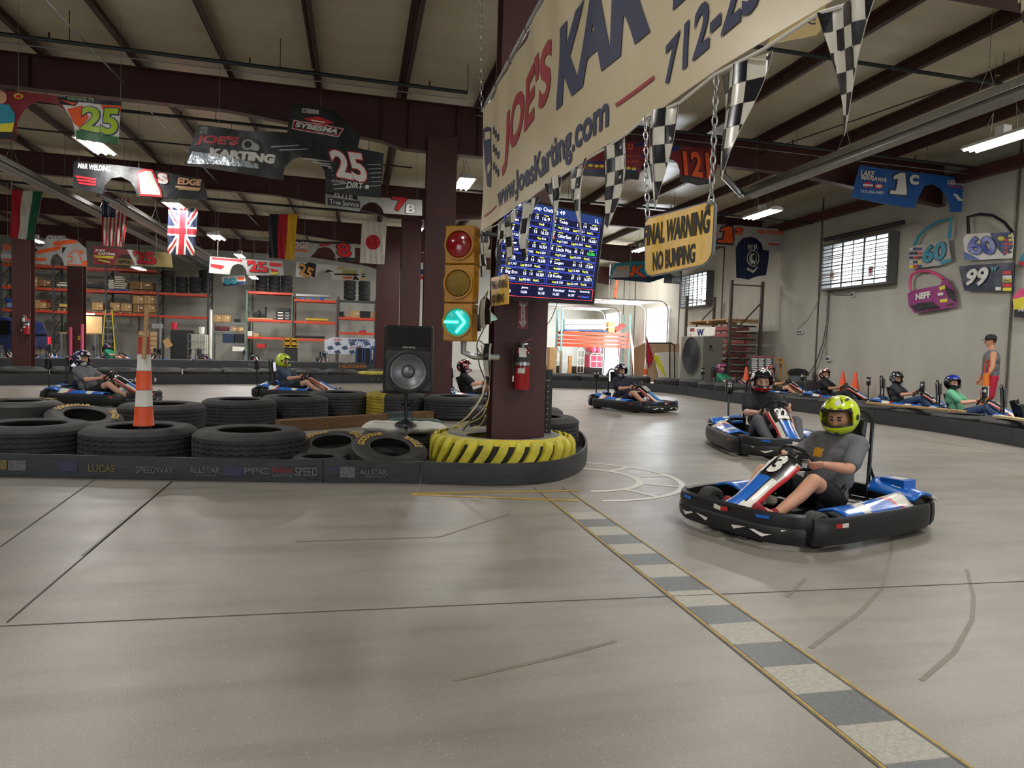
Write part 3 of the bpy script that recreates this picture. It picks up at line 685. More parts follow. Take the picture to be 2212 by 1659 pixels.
C1 = bp((1120, 837), (1185, 838), (1260, 840), (1360, 843), (1464, 852), (1540, 864), (1627, 877), (1750, 893), (1904, 917), (2060, 940), (2212, 968), (2420, 1010))
belt_wall(C1, .27, 'black rubber barrier sweeping along the right side in front of the waiting karts', seg=[4, 8, 11, 14.2, 17.4])
D1_ = bp((1150, 811), (1185, 811), (1240, 813), (1300, 818))
belt_wall(D1_, .5, 'short high black barrier before the open loading door')
def tire_row(pts, off, sp, z, protos, label, group, zs=1):
    P = resample(pts, .1); acc = 0; n = 0; nxt = .5
    for i in range(1, len(P)):
        acc += (P[i]-P[i-1]).length
        if acc >= nxt:
            d = (P[i]-P[i-1]).normalized(); nn = V((-d.y, d.x))*off
            yl = group.startswith('tires behind the left mid') and abs(P[i].x-YT) < .54
            tire(TY if yl else protos[n % len(protos)], (P[i].x+nn.x, P[i].y+nn.y, z), 'yellow painted truck tire on the mid barrier left of the loudspeaker' if yl else label, None if yl else group, n*1.7, sc_=(sp/1.1, sp/1.1, 1.12 if zs < 1 and P[i].y > 17.5 else zs)); nxt += sp; n += 1
YT = g2(792, 826)[0]
tire_row(A1, .60, 1.08, .0, [T1, T2], 'black truck tire in the front row behind the left mid-distance barrier', 'tires behind the left mid-distance barrier')
tire_row(A1, 1.75, 1.12, .0, [T2, T1], 'black truck tire in the rear row behind the left mid-distance barrier', 'rear tires behind the left mid-distance barrier')
tire_row(B1, .62, 1.1, .0, [T2, T1], 'black truck tire behind the barrier of the back left pit', 'tires behind the back left barrier')
tire_row(C1, .60, 1.08, 0.02, [T1, T2], 'black truck tire behind the right side barrier', 'tires behind the right side barrier', .8)
p = g2(825, 800); tire(T2, (p[0], p[1]+.9, .12), 'grey dusty tire left of the loudspeaker behind the yellow one')
p = g2(1284, 803); tire(TY, (p[0], p[1]-1.0, .1), 'faded yellow tire left of the dark blue kart driver by the door', sc_=(.9, .9, 1.2))
# ---------------- timber, sandbags, loudspeaker ----------------
a = V((*g2(600, 933), 0)); b = V((*g2(930, 909), 0)); t = thing('timber_beam', 'long weathered timber beam lying behind the loudspeaker pole', 'timber', tuple(a))
MB().bar(a+V((0, 0, .085)), b+V((0, 0, .085)), .16, .165, woodd).build('beam', t, world=True, smooth=False, bev=.006)
pl = MB(); c0 = a.lerp(b, .66); c1 = a.lerp(b, .83); dd = V((.09, -.09, 0)); dn = (b-a).normalized(); nn = V((dn.y, -dn.x, 0))
pl.bar(c0+nn*.09+V((0, 0, .09)), c1+nn*.09+V((0, 0, .09)), .012, .175, M('plate', '#3d4449', .5)); pl.bar(c0+V((0, 0, .172)), c1+V((0, 0, .172)), .16, .012, M('plate'))
for k in range(4): pl.ball(c0.lerp(c1, .15+.23*k)+nn*.1+V((0, 0, .11)), .009, silver, 6)
pl.build('splice_plate', t, world=True, smooth=False)
def bag(loc, rz, s, label, mat, stripe):
    t = thing('sandbag', label, 'sandbag', loc, rz); L, W, H = s
    def f(u, v):
        a = 2*math.pi*v; e = abs(2*u-1); k = (1-e**3.2)**.5; x = L*(u-.5)*1.02; y = W/2*math.cos(a)*(.55+.45*k); z = H/2*math.sin(a)*k+H/2
        nz = .012*noise.noise(V((x*9, y*9, z*9))); return V((x, y*(1+nz), z+nz))
    mb = MB(); mb.grid(f, 24, 20, mat, lambda u, v: stripe if (.08 < v < .24 and .58 < u < .9) else mat)
    mb.text('SAND', lambda s_, t_: V((-L*.28+L*.26*s_, -W*.30+W*.16*t_, H*.93)), dgrey, .01); mb.build('bag', t); return t
bagw = M('woven_bag', '#cfccc2', .7, var=.08, bump=.3, bscale=50)
bag(gr(848, 7.72, .29), R(-20), (.62, .36, .14), 'white woven sandbag with grey print under the speaker stand', bagw, bagw)
bag(gr(905, 7.75, .30), R(10), (.60, .34, .13), 'white and mint green sandbag right of the speaker stand foot', bagw, M('mint', '#8fc9a8', .7))
bag(gr(898, 8.3, .31), R(-12), (.66, .30, .10), 'dark green bag lying behind the two white sandbags', M('green_bag', '#2f4b45', .7, bump=.3), M('mint'))
sp = thing('loudspeaker', 'black loudspeaker with round silver woofer on a short pole', 'loudspeaker', gr(881, 7.35, 0), -YAW+R(8)); W_, H_ = .52, .70; z0 = 1.25-(850-748)/1530*7.3; blk = M('speaker_cabinet', '#17181a', .45, var=.1, bump=.1, bscale=200)
c = MB(); c.prism([(-W_/2+.03, -.0), (W_/2-.03, 0), (W_/2, .06), (W_/2-.06, .42), (-W_/2+.06, .42), (-W_/2, .06)], lambda u, v, s: V((u, v, z0+s*H_)), blk); c.build('cabinet', sp, smooth=False, bev=.012)
s_ = MB(); F_ = lambda x, z, y=-.005: V((x, y, z0+z))
s_.box(F_(0, H_*.33), (W_*.88, .02, H_*.60), dgrey); s_.build('baffle', sp, smooth=False, bev=.02)
h = MB()    # horn recess
vs = [F_(-W_*.42, H_*.96, -.012), F_(W_*.42, H_*.96, -.012), F_(W_*.42, H_*.70, -.012), F_(-W_*.42, H_*.70, -.012), F_(-.05, H_*.86, .10-.11), F_(.05, H_*.86, -.011), F_(.05, H_*.79, -.011), F_(-.05, H_*.79, -.011)]
h.add(vs, [(0, 1, 5, 4), (1, 2, 6, 5), (2, 3, 7, 6), (3, 0, 4, 7), (4, 5, 6, 7)], M('horn', '#101113', .3)); h.build('horn', sp, smooth=False, normals=False)
T = Matrix.Translation(F_(0, H_*.32, -.018)) @ Matrix.Rotation(R(90), 4, 'X')
MB().lathe([(.225, 0), (.225, .02), (.20, .03), (.185, .02)], 48, M('woofer_ring', '#3a3c3f', .5), T).build('woofer_ring', sp)
MB().lathe([(.185, .018), (.18, .026), (.165, .022), (.155, .012), (.06, -.005), (.055, .01), (.03, .024), (.001, .028)], 48, M('woofer_cone', '#84868a', .35, .5, var=.05), T).build('woofer', sp)
m = MB(); m.text('MONSTER', lambda a, b: F_(-.06+.13*a, H_*.665+.018*b, -.014), white, .01); m.build('badge', sp, smooth=False)
gr_ = MB()
for s in (-1, 1):
    for zz in (.18, .62): gr_.box((s*(W_/2-.028), .20, z0+H_*zz), (.03, .2, H_*.28), dgrey, R(s*9))
gr_.build('side_grille', sp, smooth=False)
st = thing('speaker_stand', 'black pole stand carrying the loudspeaker above the sandbags', 'speaker stand', gr(878, 7.55, 0)); zb = .43
MB().tube([(0, 0, zb), (0, 0, z0+.0)], .02, blackm, 12).build('pole', st); k_ = MB(); k_.tube([(-.05, 0, .62), (.05, 0, .62)], .016, blackm, 8); k_.ball((.06, 0, .66), .018, blackm, 8); k_.ball((-.055, 0, .60), .018, blackm, 8); k_.build('clamp', st)
MB().lathe([(.02, zb+.06), (.05, zb+.03), (.11, zb+.0), (.12, zb-.03), (.001, zb-.03)], 20, blackm).build('foot', st)
for k in range(3):
    a = R(30+120*k); MB().tube([(.02*math.cos(a), .02*math.sin(a), zb), (.22*math.cos(a), .22*math.sin(a), .30)], .014, blackm, 8).build('leg', st)
# orange and white delineator post with a wooden lath stuck through its top
pz = .30; dl = thing('delineator_post', 'orange and white banded post standing in the front truck tire', 'traffic post', gr(310, 6.95, 0)); segs = [(920, 878, orange, 41, 36), (878, 842, white, 34, 32), (842, 801, orange, 32, 30), (801, 765, white, 28, 26), (765, 727, M('faded_red', '#b5402c', .5), 25, 23)]
zz = lambda py: 1.25-(py-731.5)/1530*6.95
for y0, y1, m_, w0, w1 in segs:
    k = 6.95/1530/2; MB().lathe([(.001, zz(y0)), (w0*k*1.02, zz(y0)), (w0*k*1.02, zz(y0)+.012), (w0*k, zz(y0)+.015), (w1*k, zz(y1)-.003), (.001, zz(y1)-.003)], 24, m_).build('band', dl)
MB().lathe([(.001, 0), (.16, 0), (.16, .05), (.07, .09), (.07, zz(920)), (.001, zz(920))], 20, black).build('base', dl)
tag(MB().bar(gr(309, 6.85, zz(775)), gr(316, 6.9, zz(668)), .045, .03, wood).build('wooden_lath', smooth=False), 'tapered bare wooden lath sticking up from the orange and white post', 'wood lath')
# wooden planks on the right barrier
tag(MB().bar(V((*g2(1862, 915), 0))+V((.35, .3, .39)), V((*g2(2060, 938), 0))+V((.3, .1, .39)), .12, .04, wood).build('plank', smooth=False, bev=.004), 'long bare plank lying on the right barrier tires behind the yellow helmet', 'plank')
tag(MB().bar(V((*g2(2140, 952), 0))+V((.25, .15, .39)), V((*g2(2330, 990), 0))+V((.25, .1, .39)), .14, .04, M('fresh_wood', '#cbb98a', .7, var=.1)).build('plank', smooth=False, bev=.004), 'pale fresh plank on the barrier tires at the right edge', 'plank')
# ---------------- karts ----------------
kw = M('kart_white', '#e2dfd2', .35, var=.06, coat=.3); kb = M('kart_blue', '#1668c8', .3, var=.1, coat=.3); kr = M('kart_red', '#c41f26', .3, var=.08, coat=.3); kk = M('kart_black', '#121315', .32, var=.2, coat=.3)
kbump = M('kart_bumper', '#1b1c1f', .45, var=.3, scale=5, stretch=(1, 1, 4))
def fairing_c(s):   # centre line of the front fairing, s 0 at the wheel, 1 at the nose
    P = [(.245, .575), (.33, .545), (.45, .475), (.60, .385), (.75, .30), (.88, .245), (.965, .225)]
    q = s*(len(P)-1); i = min(int(q), len(P)-2); f = q-i; p0 = V(P[max(i-1, 0)]); p1 = V(P[i]); p2 = V(P[i+1]); p3 = V(P[min(i+2, len(P)-1)])
    return .5*((2*p1)+(p2-p0)*f+(2*p0-5*p1+4*p2-p3)*f*f+(3*p1-p0-3*p2+p3)*f**3)
def fairing(s, v, o=0):
    c = fairing_c(s); c2 = fairing_c(min(1, s+.02)); c1 = fairing_c(max(0, s-.02)); d = (c2-c1).normalized(); n = V((-d.y, d.x)) if d.x > 0 else V((d.y, -d.x))
    if n.y < 0: n = -n
    w = [.12, .155, .15, .125, .125, .15, .175][min(6, int(s*6))]; w2 = [.12, .155, .15, .125, .125, .15, .175][min(6, int(s*6)+1)]; f = s*6-int(s*6); w = w*(1-f)+w2*f
    y = w*v; drop = .075*abs(v)**2.2
    return V((c.x+n.x*(o-drop), y, c.y+n.y*(o-drop)))
def fair_mat(s, v):
    a = abs(v)
    if s > .93: return kw if a > .35 else kb
    if s < .42: return kr if a > .86 and s > .12 else (kw if a > .74 and s > .10 else kk)
    if a < .36: return kb
    if s < .72: return kr if a > .84 else (kw if a > .5 else kk if a > .46 else kb)
    return kw
A_, B_, NE = .95, .66, 4.2
def plan(ph, off=0):
    c, s = math.cos(ph), math.sin(ph); r = (abs(c)**NE+abs(s)**NE)**(-1/NE); x = A_*r*c; y = B_*r*s
    if x > 0: y *= 1-.05*(x/A_)**4
    n = V((abs(c)**(NE-1)*math.copysign(1, c)/A_, abs(s)**(NE-1)*math.copysign(1, s)/B_)).normalized()
    return x+n.x*off, y+n.y*off
def bumper(d0, d1, prof, n, decal=None):
    mb = MB(); q = len(prof); vs = []
    for i in range(n+1):
        ph = R(d0+(d1-d0)*i/n); taper = 1 if 0 < i < n else .0
        for o, z in prof:
            x, y = plan(ph, o*(1 if taper else .6)); vs.append(V((x, y, z)))
    mb.add(vs, [(i*q+j, (i+1)*q+j, (i+1)*q+(j+1) % q, i*q+(j+1) % q) for i in range(n) for j in range(q)]+[tuple(range(q)), tuple(n*q+j for j in range(q))], kbump)
    for pts, m in (decal or []):
        vs = []
        for d, z in pts: x, y = plan(R(d), .041 if z < .16 else .034); vs.append(V((x, y, z)))
        mb.add(vs, [tuple(range(len(pts)))], m)
    return mb
def make_kart():
    k = thing('go_kart', 'proto', 'go-kart', (0, 0, 0), group='rental go-karts')
    P1 = [(-.02, .05), (.01, .045), (.03, .075), (.035, .14), (.022, .165), (.03, .19), (.02, .245), (0, .262), (-.02, .25), (-.02, .2)]
    P2 = [(-.02, .05), (.01, .045), (.03, .08), (.035, .15), (.03, .21), (.012, .235), (-.02, .23), (-.02, .15)]
    dec = []
    for s in (1, -1): dec += [([(s*40, .155), (s*23, .12), (s*30, .085)], kw), ([(s*12, .09), (s*21, .13), (s*10, .115)], kw), ([(s*33, .215), (s*26, .21), (s*26, .235), (s*33, .238)], kb)]
    dec += [([(-6, .20), (0, .195), (0, .225), (-6, .235)], kw), ([(0, .195), (6, .20), (6, .235), (0, .225)], kr)]
    bumper(-47, 47, P1, 40, dec).build('front_bumper', k)
    bumper(50, 126, P2, 30, [([(58, .17), (61, .17), (61, .2), (58, .2)], kr), ([(61, .17), (64, .17), (64, .2), (61, .2)], kw)]).build('side_bumper', k); bumper(-126, -50, P2, 30, [([(-58, .17), (-61, .17), (-61, .2), (-58, .2)], kr)]).build('side_bumper', k)
    bumper(129, 231, P2, 40).build('rear_bumper', k)
    f = MB(); f.grid(lambda u, v: fairing(u, 2*v-1), 48, 26, kk, lambda u, v: fair_mat(u, 2*v-1)); o = f.build('front_fairing', k, normals=False); so = o.modifiers.new('solid', 'SOLIDIFY'); so.thickness = .006; so.offset = -1
    for s in (1, -1):   # side pods, low panels beside the seat, and nose wings
        def pod(u, v, s=s):
            x = -.50+.86*u; y = s*(.36+.255*v); z = .215+.035*math.sin(math.pi*v)+.05*(1-u)**2*math.sin(math.pi*min(1, v*1.2))
            return V((x, y, z))
        m = MB(); m.grid(pod, 20, 8, kb, lambda u, v: kw if (u < .30-.15*v or (.52 < u-.12*v < .66)) else (kr if .30-.15*v <= u < .36-.15*v else kb)); o = m.build('side_pod', k, normals=False); q = o.modifiers.new('solid', 'SOLIDIFY'); q.thickness = .02; q.offset = -1
    # tail covers with blue and white panels
    for s in (1, -1):
        def tail(u, v, s=s): x = -.84+.34*u; y = s*(.20+.40*v); z = .22+.13*math.sin(math.pi*u*.9)*(1-.5*v)+.02; return V((x, y, z))
        m = MB(); m.grid(tail, 12, 10, kb, lambda u, v: kw if (u < .25 or (.4 < v < .62 and .3 < u < .75)) else kb); o = m.build('tail_cover', k, normals=False); q = o.modifiers.new('solid', 'SOLIDIFY'); q.thickness = .02; q.offset = -1
    f = MB(); f.box((.18, 0, .055), (1.3, .56, .008), dgrey); f.build('floor_pan', k, smooth=False)
    f = MB()
    for s in (1, -1):
        f.tube([(-.85, s*.30, .10), (-.3, s*.30, .09), (.2, s*.30, .09), (.55, s*.22, .10), (.85, s*.2, .12)], .015, blackm, 8)
        f.tube([(-.35, s*.3, .09), (-.35, s*.55, .10), (.35, s*.55, .10), (.35, s*.3, .09)], .012, blackm, 8)
        f.tube([(.52, s*.22, .10), (.55, s*.50, .12)], .018, blackm, 8)
    f.tube([(-.6, -.5, .13), (-.6, .5, .13)], .018, silver, 8); f.tube([(.85, -.2, .12), (.85, .2, .12)], .015, blackm, 8); f.tube([(-.85, -.55, .12), (-.85, .55, .12)], .015, blackm, 8)
    f.build('chassis', k)
    st = MB(); SP = [(.04, .13), (-.04, .10), (-.18, .095), (-.30, .13), (-.39, .24), (-.45, .38), (-.50, .52), (-.53, .62)]
    def seat(u, v, o=0):
        q = u*(len(SP)-1); i = min(int(q), len(SP)-2); p = V(SP[i]).lerp(V(SP[i+1]), q-i); d = (V(SP[i+1])-V(SP[i])).normalized(); n = V((d.y, -d.x));
        n = -n if n.x < 0 and u > .5 else n; n = V((abs(n.x), abs(n.y)))
        t = 2*v-1; wing = .13*max(0, abs(t)-.45)**1.3*3*(1 if u < .85 else .6); return V((p.x+n.x*wing, .205*t*(1-.12*u), p.y+n.y*wing))
    st.grid(seat, 24, 16, kk); o = st.build('seat', k, normals=False); q = o.modifiers.new('solid', 'SOLIDIFY'); q.thickness = .014; q.offset = 0
    sw = thing('x', None, None); bpy.data.objects.remove(sw)
    c = V((.14, 0, .54)); n = V((-.78, 0, .63)).normalized(); u, v = V((0, 1, 0)), n.cross(V((0, 1, 0)))
    w = MB(); w.tube([c+u*.15*math.cos(R(a))+v*.125*math.sin(R(a)) for a in range(0, 360, 12)], .015, kk, 8, closed=True); wo = w.build('steering_wheel', k)
    h = MB(); h.tube([c-n*.03, c+n*.005], .04, kk, 12)
    for a in (0, 180, 270): h.bar(c-n*.01, c-n*.005+u*.145*math.cos(R(a))+v*.12*math.sin(R(a)), .025, .008, grey)
    h.box(c-v*.0-n*.005, (.03, .12, .09), kk, rot=Matrix.Rotation(R(-39), 3, 'Y')); h.build('hub', wo)
    MB().tube([c-n*.03, (.62, 0, .12)], .012, silver, 8).build('steering_column', k)
    for s in (1, -1):
        for x, r, ww, yy in ((.56, .125, .12, .49), (-.60, .135, .19, .49)):
            T = Matrix.Translation((x, s*yy, r)) @ Matrix.Rotation(R(90), 4, 'X'); m = MB()
            m.lathe([(.062, -ww/2+.01), (.07, -ww/2), (r-.02, -ww/2), (r, -ww/2+.02), (r, ww/2-.02), (r-.02, ww/2), (.07, ww/2), (.062, ww/2-.01)], 28, rubber, T, closed=True); wl = m.build('wheel', k)
            m = MB(); m.lathe([(.001, -.02), (.03, -.02), (.035, -.045), (.062, -.045), (.062, .045), (.035, .045), (.03, .02), (.001, .02)], 18, silver, T); m.build('rim', wl)
    e = MB(); e.box((-.62, -.26, .26), (.20, .22, .20), kk); e.build('engine', k, smooth=False, bev=.015)
    e = MB(); e.tube([(-.45, -.40, .28), (-.75, -.40, .28)], .055, chrome, 14); e.build('silencer', k)
    e = MB(); e.box((-.68, .36, .335), (.17, .20, .09), kb); e.box((-.68, .36, .381), (.10, .12, .004), kw); e.build('air_box', k, smooth=False, bev=.02)
    e = MB(); e.tube([(-.62, -.14, .12), (-.64, -.14, .60), (-.66, -.13, .80)]+[(-.67, -.13*math.cos(R(a)), .80+.10*math.sin(R(a))) for a in range(20, 161, 20)]+[(-.66, .13, .80), (-.64, .14, .60), (-.62, .14, .12)], .016, kk, 8)
    e.tube([(-.645, -.14, .60), (-.645, .14, .60)], .012, kk, 6); e.tube([(-.64, -.14, .45), (-.82, -.14, .14)], .012, kk, 6); e.tube([(-.64, .14, .45), (-.82, .14, .14)], .012, kk, 6); e.build('roll_hoop', k)
    e = MB(); e.box((-.615, 0, .72), (.05, .20, .24), kk, rot=Matrix.Rotation(R(-4), 3, 'Y')); e.build('headrest', k, smooth=False, bev=.02)
    e = MB(); e.tube([(-.86, -.30, .12), (-.88, -.30, .66)], .014, kk, 8); e.build('post', k)
    e = MB(); e.box((-.88, -.30, .76), (.09, .10, .22), kk, rot=R(0)); e.build('number_box', k, smooth=False, bev=.025)
    e = MB()
    for s in (1, -1): e.tube([(.72, s*.13, .07), (.78, s*.13, .20)], .009, kr if s > 0 else silver, 6); e.box((.785, s*.13, .20), (.012, .06, .05), kr if s > 0 else silver)
    e.build('pedal', k, smooth=False)
    e = MB(); e.box((.33, .0, .17), (.10, .16, .10), kk); e.ball((.42, .0, .22), (.05, .05, .04), kw, 10); e.build('fuel_tank', k)
    return k
KP = make_kart(); KS = .97; kart_n = [0]
def kart(px, f, head, label, num=None, scale=KS, group='rental go-karts', f_is='f'):
    p = gr(px, f); d = gw(*head); rz = math.atan2(d.y, d.x)
    if kart_n[0] == 0: k = KP; k.matrix_basis = Matrix.Translation(p) @ Matrix.Rotation(rz, 4, 'Z') @ Matrix.Scale(scale, 4); k['label'] = label
    else:
        k = dup(KPC, p, rz, label, scale)
    kart_n[0] += 1
    if num:
        m = MB(); m.text(num, lambda s, t: fairing(.385-.25*t, -.48+.96*s, .010), white, .05); m.build('number', k, smooth=False, normals=False); m = MB(); m.text(num, lambda s, t: V((-.833, -.33+.06*s, .76+.06*t)), white, .04)
        m.text(num, lambda s, t: V((-.91+.06*s, -.3515, .76+.06*t)), white, .04); m.text(num, lambda s, t: V((-.85-.06*s, -.2485, .76+.06*t)), white, .04)
        m.build('number', k, smooth=False, normals=False)
    k['group'] = group
    return k
# pristine hidden-free prototype tree for copying: copies are taken from the first kart before numbers are added
KPC = KP
def strip_children(root, nm):
    for c in list(root.children):
        if c.name.split('.')[0] == nm: bpy.data.objects.remove(c)
_dup = dup
def dup(root, *a, **k):
    r = _dup(root, *a, **k)
    if root is KPC: strip_children(r, 'number')
    return r
# ---------------- people ----------------
def chain(mb, pts, rs, mat):
    for (p, q), (a, b) in zip(zip(pts, pts[1:]), zip(rs, rs[1:])): mb.caps(p, q, a, b, mat)
def hand(mb, c, ax, ap, r=.016, s=1, m=None, curl=1):
    """palm + 4 fingers + thumb closed round a rod at c; ax: rod direction, ap: direction from forearm to rod"""
    ax = ax.normalized(); ap = (ap-ax*ap.dot(ax)).normalized(); n = ax.cross(ap)*s
    o = c-n*(r+.014)
    mb.ball(o-ap*.035, (.02, .02, .02), m, 8)
    for k in range(4):
        mb.caps(o-ap*.055+ax*(.0-.010*(k-1.5)), o+ap*.005+ax*(-.021*(k-1.5)), .014, .0125, m, 8)
    for k in range(4):
        b = -ax*.0215*(k-1.5); L = [.95, 1.05, 1.0, .8][k]
        P = [o+ap*.005+b, o+ap*.034*L+n*.010+b, c+ap*(r+.016)*L+n*.012+b, c+ap*.008+n*(r+.014)+b]
        chain(mb, P, [.0105, .0098, .009, .0078], m)
    P = [o-ap*.045+ax*.03, o-ap*.025+ax*.055+n*.02, c-ap*(r+.012)+ax*.048+n*.018, c-ap*.004+ax*.04+n*(r+.016)]
    chain(mb, P, [.015, .0125, .011, .009], m)
def helmet(parent, c, rot, pat, visor=False, s=1.17, shell=1):
    """open full-face helmet: shell grid with a face opening; pat(az,el)->material"""
    mb = MB(); n, m = 44, 26
    def f(u, v, k=1.0):
        az = 2*math.pi*u; el = R(-58+148*v); x = math.cos(el)*math.cos(az); y = math.cos(el)*math.sin(az); z = math.sin(el)
        rx, ry, rz = .152, .128, .142
        if x > 0 and z < -.1: rx += .035*min(1, (-z-.1)*2.5)*x      # chin bar
        if x < 0: rx = .150
        return V((x*rx*k, y*ry*k, z*rz*k+.008))*s
    k0 = 0; vs = [f(i/n, j/m) for i in range(n) for j in range(m+1)]
    T = Matrix.Translation(c) @ rot.to_4x4(); vs = [T @ q for q in vs]; mb.add(vs, [], black)
    for i in range(n):
        for j in range(m):
            az = (i+.5)/n*360; az = az-360 if az > 180 else az; el = -58+148*(j+.5)/m
            if abs(az) < 62-.010*abs(el)**1.5 and -14 < el < 30: continue
            edge = abs(az) < 68 and -19 < el < 35
            mb.f.append([i*(m+1)+j, ((i+1) % n)*(m+1)+j, ((i+1) % n)*(m+1)+j+1, i*(m+1)+j+1]); mb.mi.append(mb.m(kk if edge or el < -52 else pat(az, el)))
    o = mb.build('helmet', parent, normals=False); q = o.modifiers.new('solid', 'SOLIDIFY'); q.thickness = .016; q.offset = -1
    # vents and the raised visor peak
    vb = MB(); vb.T = T
    for sg in (1, -1):
        vb.ball(V((.02, sg*.062, .135))*s, V((.03, .012, .008))*s, kk, 8); vb.ball(V((.165, sg*.035, -.075))*s, V((.012, .022, .009))*s, kk, 8); vb.ball(V((.02, sg*.127, .01))*s, V((.022, .008, .022))*s, kk, 10)
    if visor:
        vb.T = T; vb.grid(lambda u, v: (lambda az, el: V((.163*math.cos(el)*math.cos(az), .138*math.cos(el)*math.sin(az), .150*math.sin(el)+.008))*s)(R(-66+132*u), R(33+20*v)), 14, 4, M('tinted_visor', '#1a1d22', .12))
    vb.build('visor', o)
    return o
def person(label, root_m, shirt, legs, hel, head=(0, 0), bare=True, shirtcol=None, detail=.012, skinm=None, lean=0, hands=True, steer=0, cat='person', collar=None, shoe=None, chest=None, visor=False, sway=0, short_mat=None, beard=None):
    skm = skinm or skin; t = bpy.data.objects.new('person', None); sc.collection.objects.link(t); t.matrix_basis = root_m; tag(t, label, cat, 'kart drivers')
    lx = lean; ly = sway
    pel = V((-.24, 0, .22)); bel = V((-.30+lx*.3, ly*.3, .36)); che = V((-.36+lx*.7, ly*.7, .52)); nk = V((-.40+lx, ly, .70)); hd = V((-.385+lx*1.15, ly*1.1, .845))
    sh = [V((-.38+lx*.95, ly+s*.185, .645)) for s in (1, -1)]
    c = V((.14, 0, .54)); n = V((-.78, 0, .63)).normalized(); u, v = V((0, 1, 0)), n.cross(V((0, 1, 0)))
    ha = [R(12+steer), R(168+steer)]; hp = [c+u*.15*math.cos(a)+v*.125*math.sin(a) for a in ha]; tg = [(u*-math.sin(a)*.15+v*math.cos(a)*.125).normalized() for a in ha]
    el_ = []; wr = []
    for i, s in enumerate((1, -1)):
        e = sh[i].lerp(hp[i], .5)+V((-.02, s*.10, -.11)); el_.append(e); w_ = hp[i]+(e-hp[i]).normalized()*.085; wr.append(w_)
    hip = [V((-.20, s*.095, .20)) for s in (1, -1)]; kn = [V((.24, s*.235, .40)) for s in (1, -1)]; an = [V((.60, s*.17, .15)) for s in (1, -1)]; toe = [V((.70, s*.15, .20)) for s in (1, -1)]
    B = MB()
    def torso(mb, g, m, hipson=True):
        mb.caps(pel+V((0, .07, 0)), pel-V((0, .07, 0)), .115+g, .115+g, m, 16); mb.caps(bel+V((0, .07, 0)), bel-V((0, .07, 0)), .115+g, .115+g, m, 16)
        mb.caps(che+V((0, .085, 0)), che-V((0, .085, 0)), .122+g, .122+g, m, 16); mb.caps(V(che).lerp(nk, .45)+V((0, .1, 0)), V(che).lerp(nk, .45)-V((0, .1, 0)), .10+g, .10+g, m, 16)
        mb.caps(pel, che, .12+g, .13+g, m, 16)
        for s in sh: mb.caps(che.lerp(nk, .75), s, .075+g, .066+g, m, 14)
    torso(B, 0, skm); B.caps(nk-V((0, 0, .04)), hd-V((.01, 0, .05)), .062, .055, skm, 14)
    rotm = Matrix.Rotation(R(head[0]), 3, 'Z') @ Matrix.Rotation(R(head[1]), 3, 'Y')
    def H(x, y, z): return hd+rotm @ V((x, y, z))
    B.ball(hd, (.102, .086, .118), skm, 20, rot=rotm); B.ball(H(.045, 0, -.065), (.055, .055, .05), skm, 14, rot=rotm); B.caps(H(.09, 0, .01), H(.112, 0, -.032), .011, .017, skm, 10)
    B.ball(H(.088, 0, -.062), (.014, .024, .008), skm, 8, rot=rotm); B.caps(H(.082, .035, .028), H(.082, -.035, .028), .014, .014, skm, 8)
    for s in (1, -1): B.ball(H(-.005, s*.08, -.01), (.02, .012, .032), skm, 8, rot=rotm)
    for i, s in enumerate((1, -1)):
        chain(B, [sh[i], sh[i].lerp(el_[i], .5), el_[i]], [.058, .052, .042], skm); chain(B, [el_[i], el_[i].lerp(wr[i], .35), wr[i]], [.042, .045, .028], skm)
        chain(B, [hip[i], hip[i].lerp(kn[i], .5), kn[i]], [.095, .082, .058], skm); chain(B, [kn[i], kn[i].lerp(an[i], .35)+V((0, 0, -.02)), an[i]], [.058, .055, .036], skm); B.caps(an[i], toe[i], .036, .03, skm)
        if hands: hand(B, hp[i], tg[i]*(1 if s > 0 else -1), hp[i]-wr[i], s=1 if s > 0 else 1, m=skm)
        else: B.ball(hp[i], .04, skm, 10)
    eye = M('dark_eye', '#2b2220', .3); lip = M('lips', '#b0695c', .5); hairm = M('brown_hair', '#3d2b20', .8); bd = beard
    def mf(p):
        q = rotm.transposed() @ (p-hd)
        if q.x > .07 and .004 < q.z < .022 and .018 < abs(q.y) < .045: return 1
        if q.x > .07 and .033 < q.z < .042 and .015 < abs(q.y) < .05: return 3
        if q.x > .06 and -.070 < q.z < -.054 and abs(q.y) < .024: return 2
        if bd and q.x > .0 and q.z < -.045 and q.z > -.14: return 4
        if q.length < .16 and (q.x < -.02 or q.z > .075) and q.z > -.06: return 3
        return 0
    fuse(B, 'body', t, detail, mf, [skm, eye, lip, hairm, bd or hairm])
    S = MB(); torso(S, .016, shirt)
    for i in (0, 1): chain(S, [sh[i], sh[i].lerp(el_[i], .72)], [.078, .070], shirt)
    S.caps(nk-V((0, 0, .03)), nk+V((0, 0, .0)), .085, .08, shirt, 14)
    cf = None
    if chest:
        cx = chest
        cf = lambda p: 1 if (p.x > che.x+.05 and abs(p.y-cx[1]) < cx[2] and abs(p.z-cx[0]) < cx[3]) else 0
    fuse(S, 'shirt', t, max(detail, .012), cf, [shirt, chest[4] if chest else shirt], smooth=6)
    L = MB(); end = .68 if bare else 1
    L.caps(pel+V((0, .07, -.01)), pel-V((0, .07, .01)), .13, .13, legs, 16)
    for i in (0, 1):
        chain(L, [hip[i], hip[i].lerp(kn[i], .5), hip[i].lerp(kn[i], end if bare else 1)], [.113, .10, .085 if bare else .074], legs)
        if not bare: chain(L, [kn[i], kn[i].lerp(an[i], .4)+V((0, 0, -.02)), an[i]], [.074, .068, .055], legs)
    fuse(L, 'shorts' if bare else 'trousers', t, max(detail, .012), None, [legs], smooth=6)
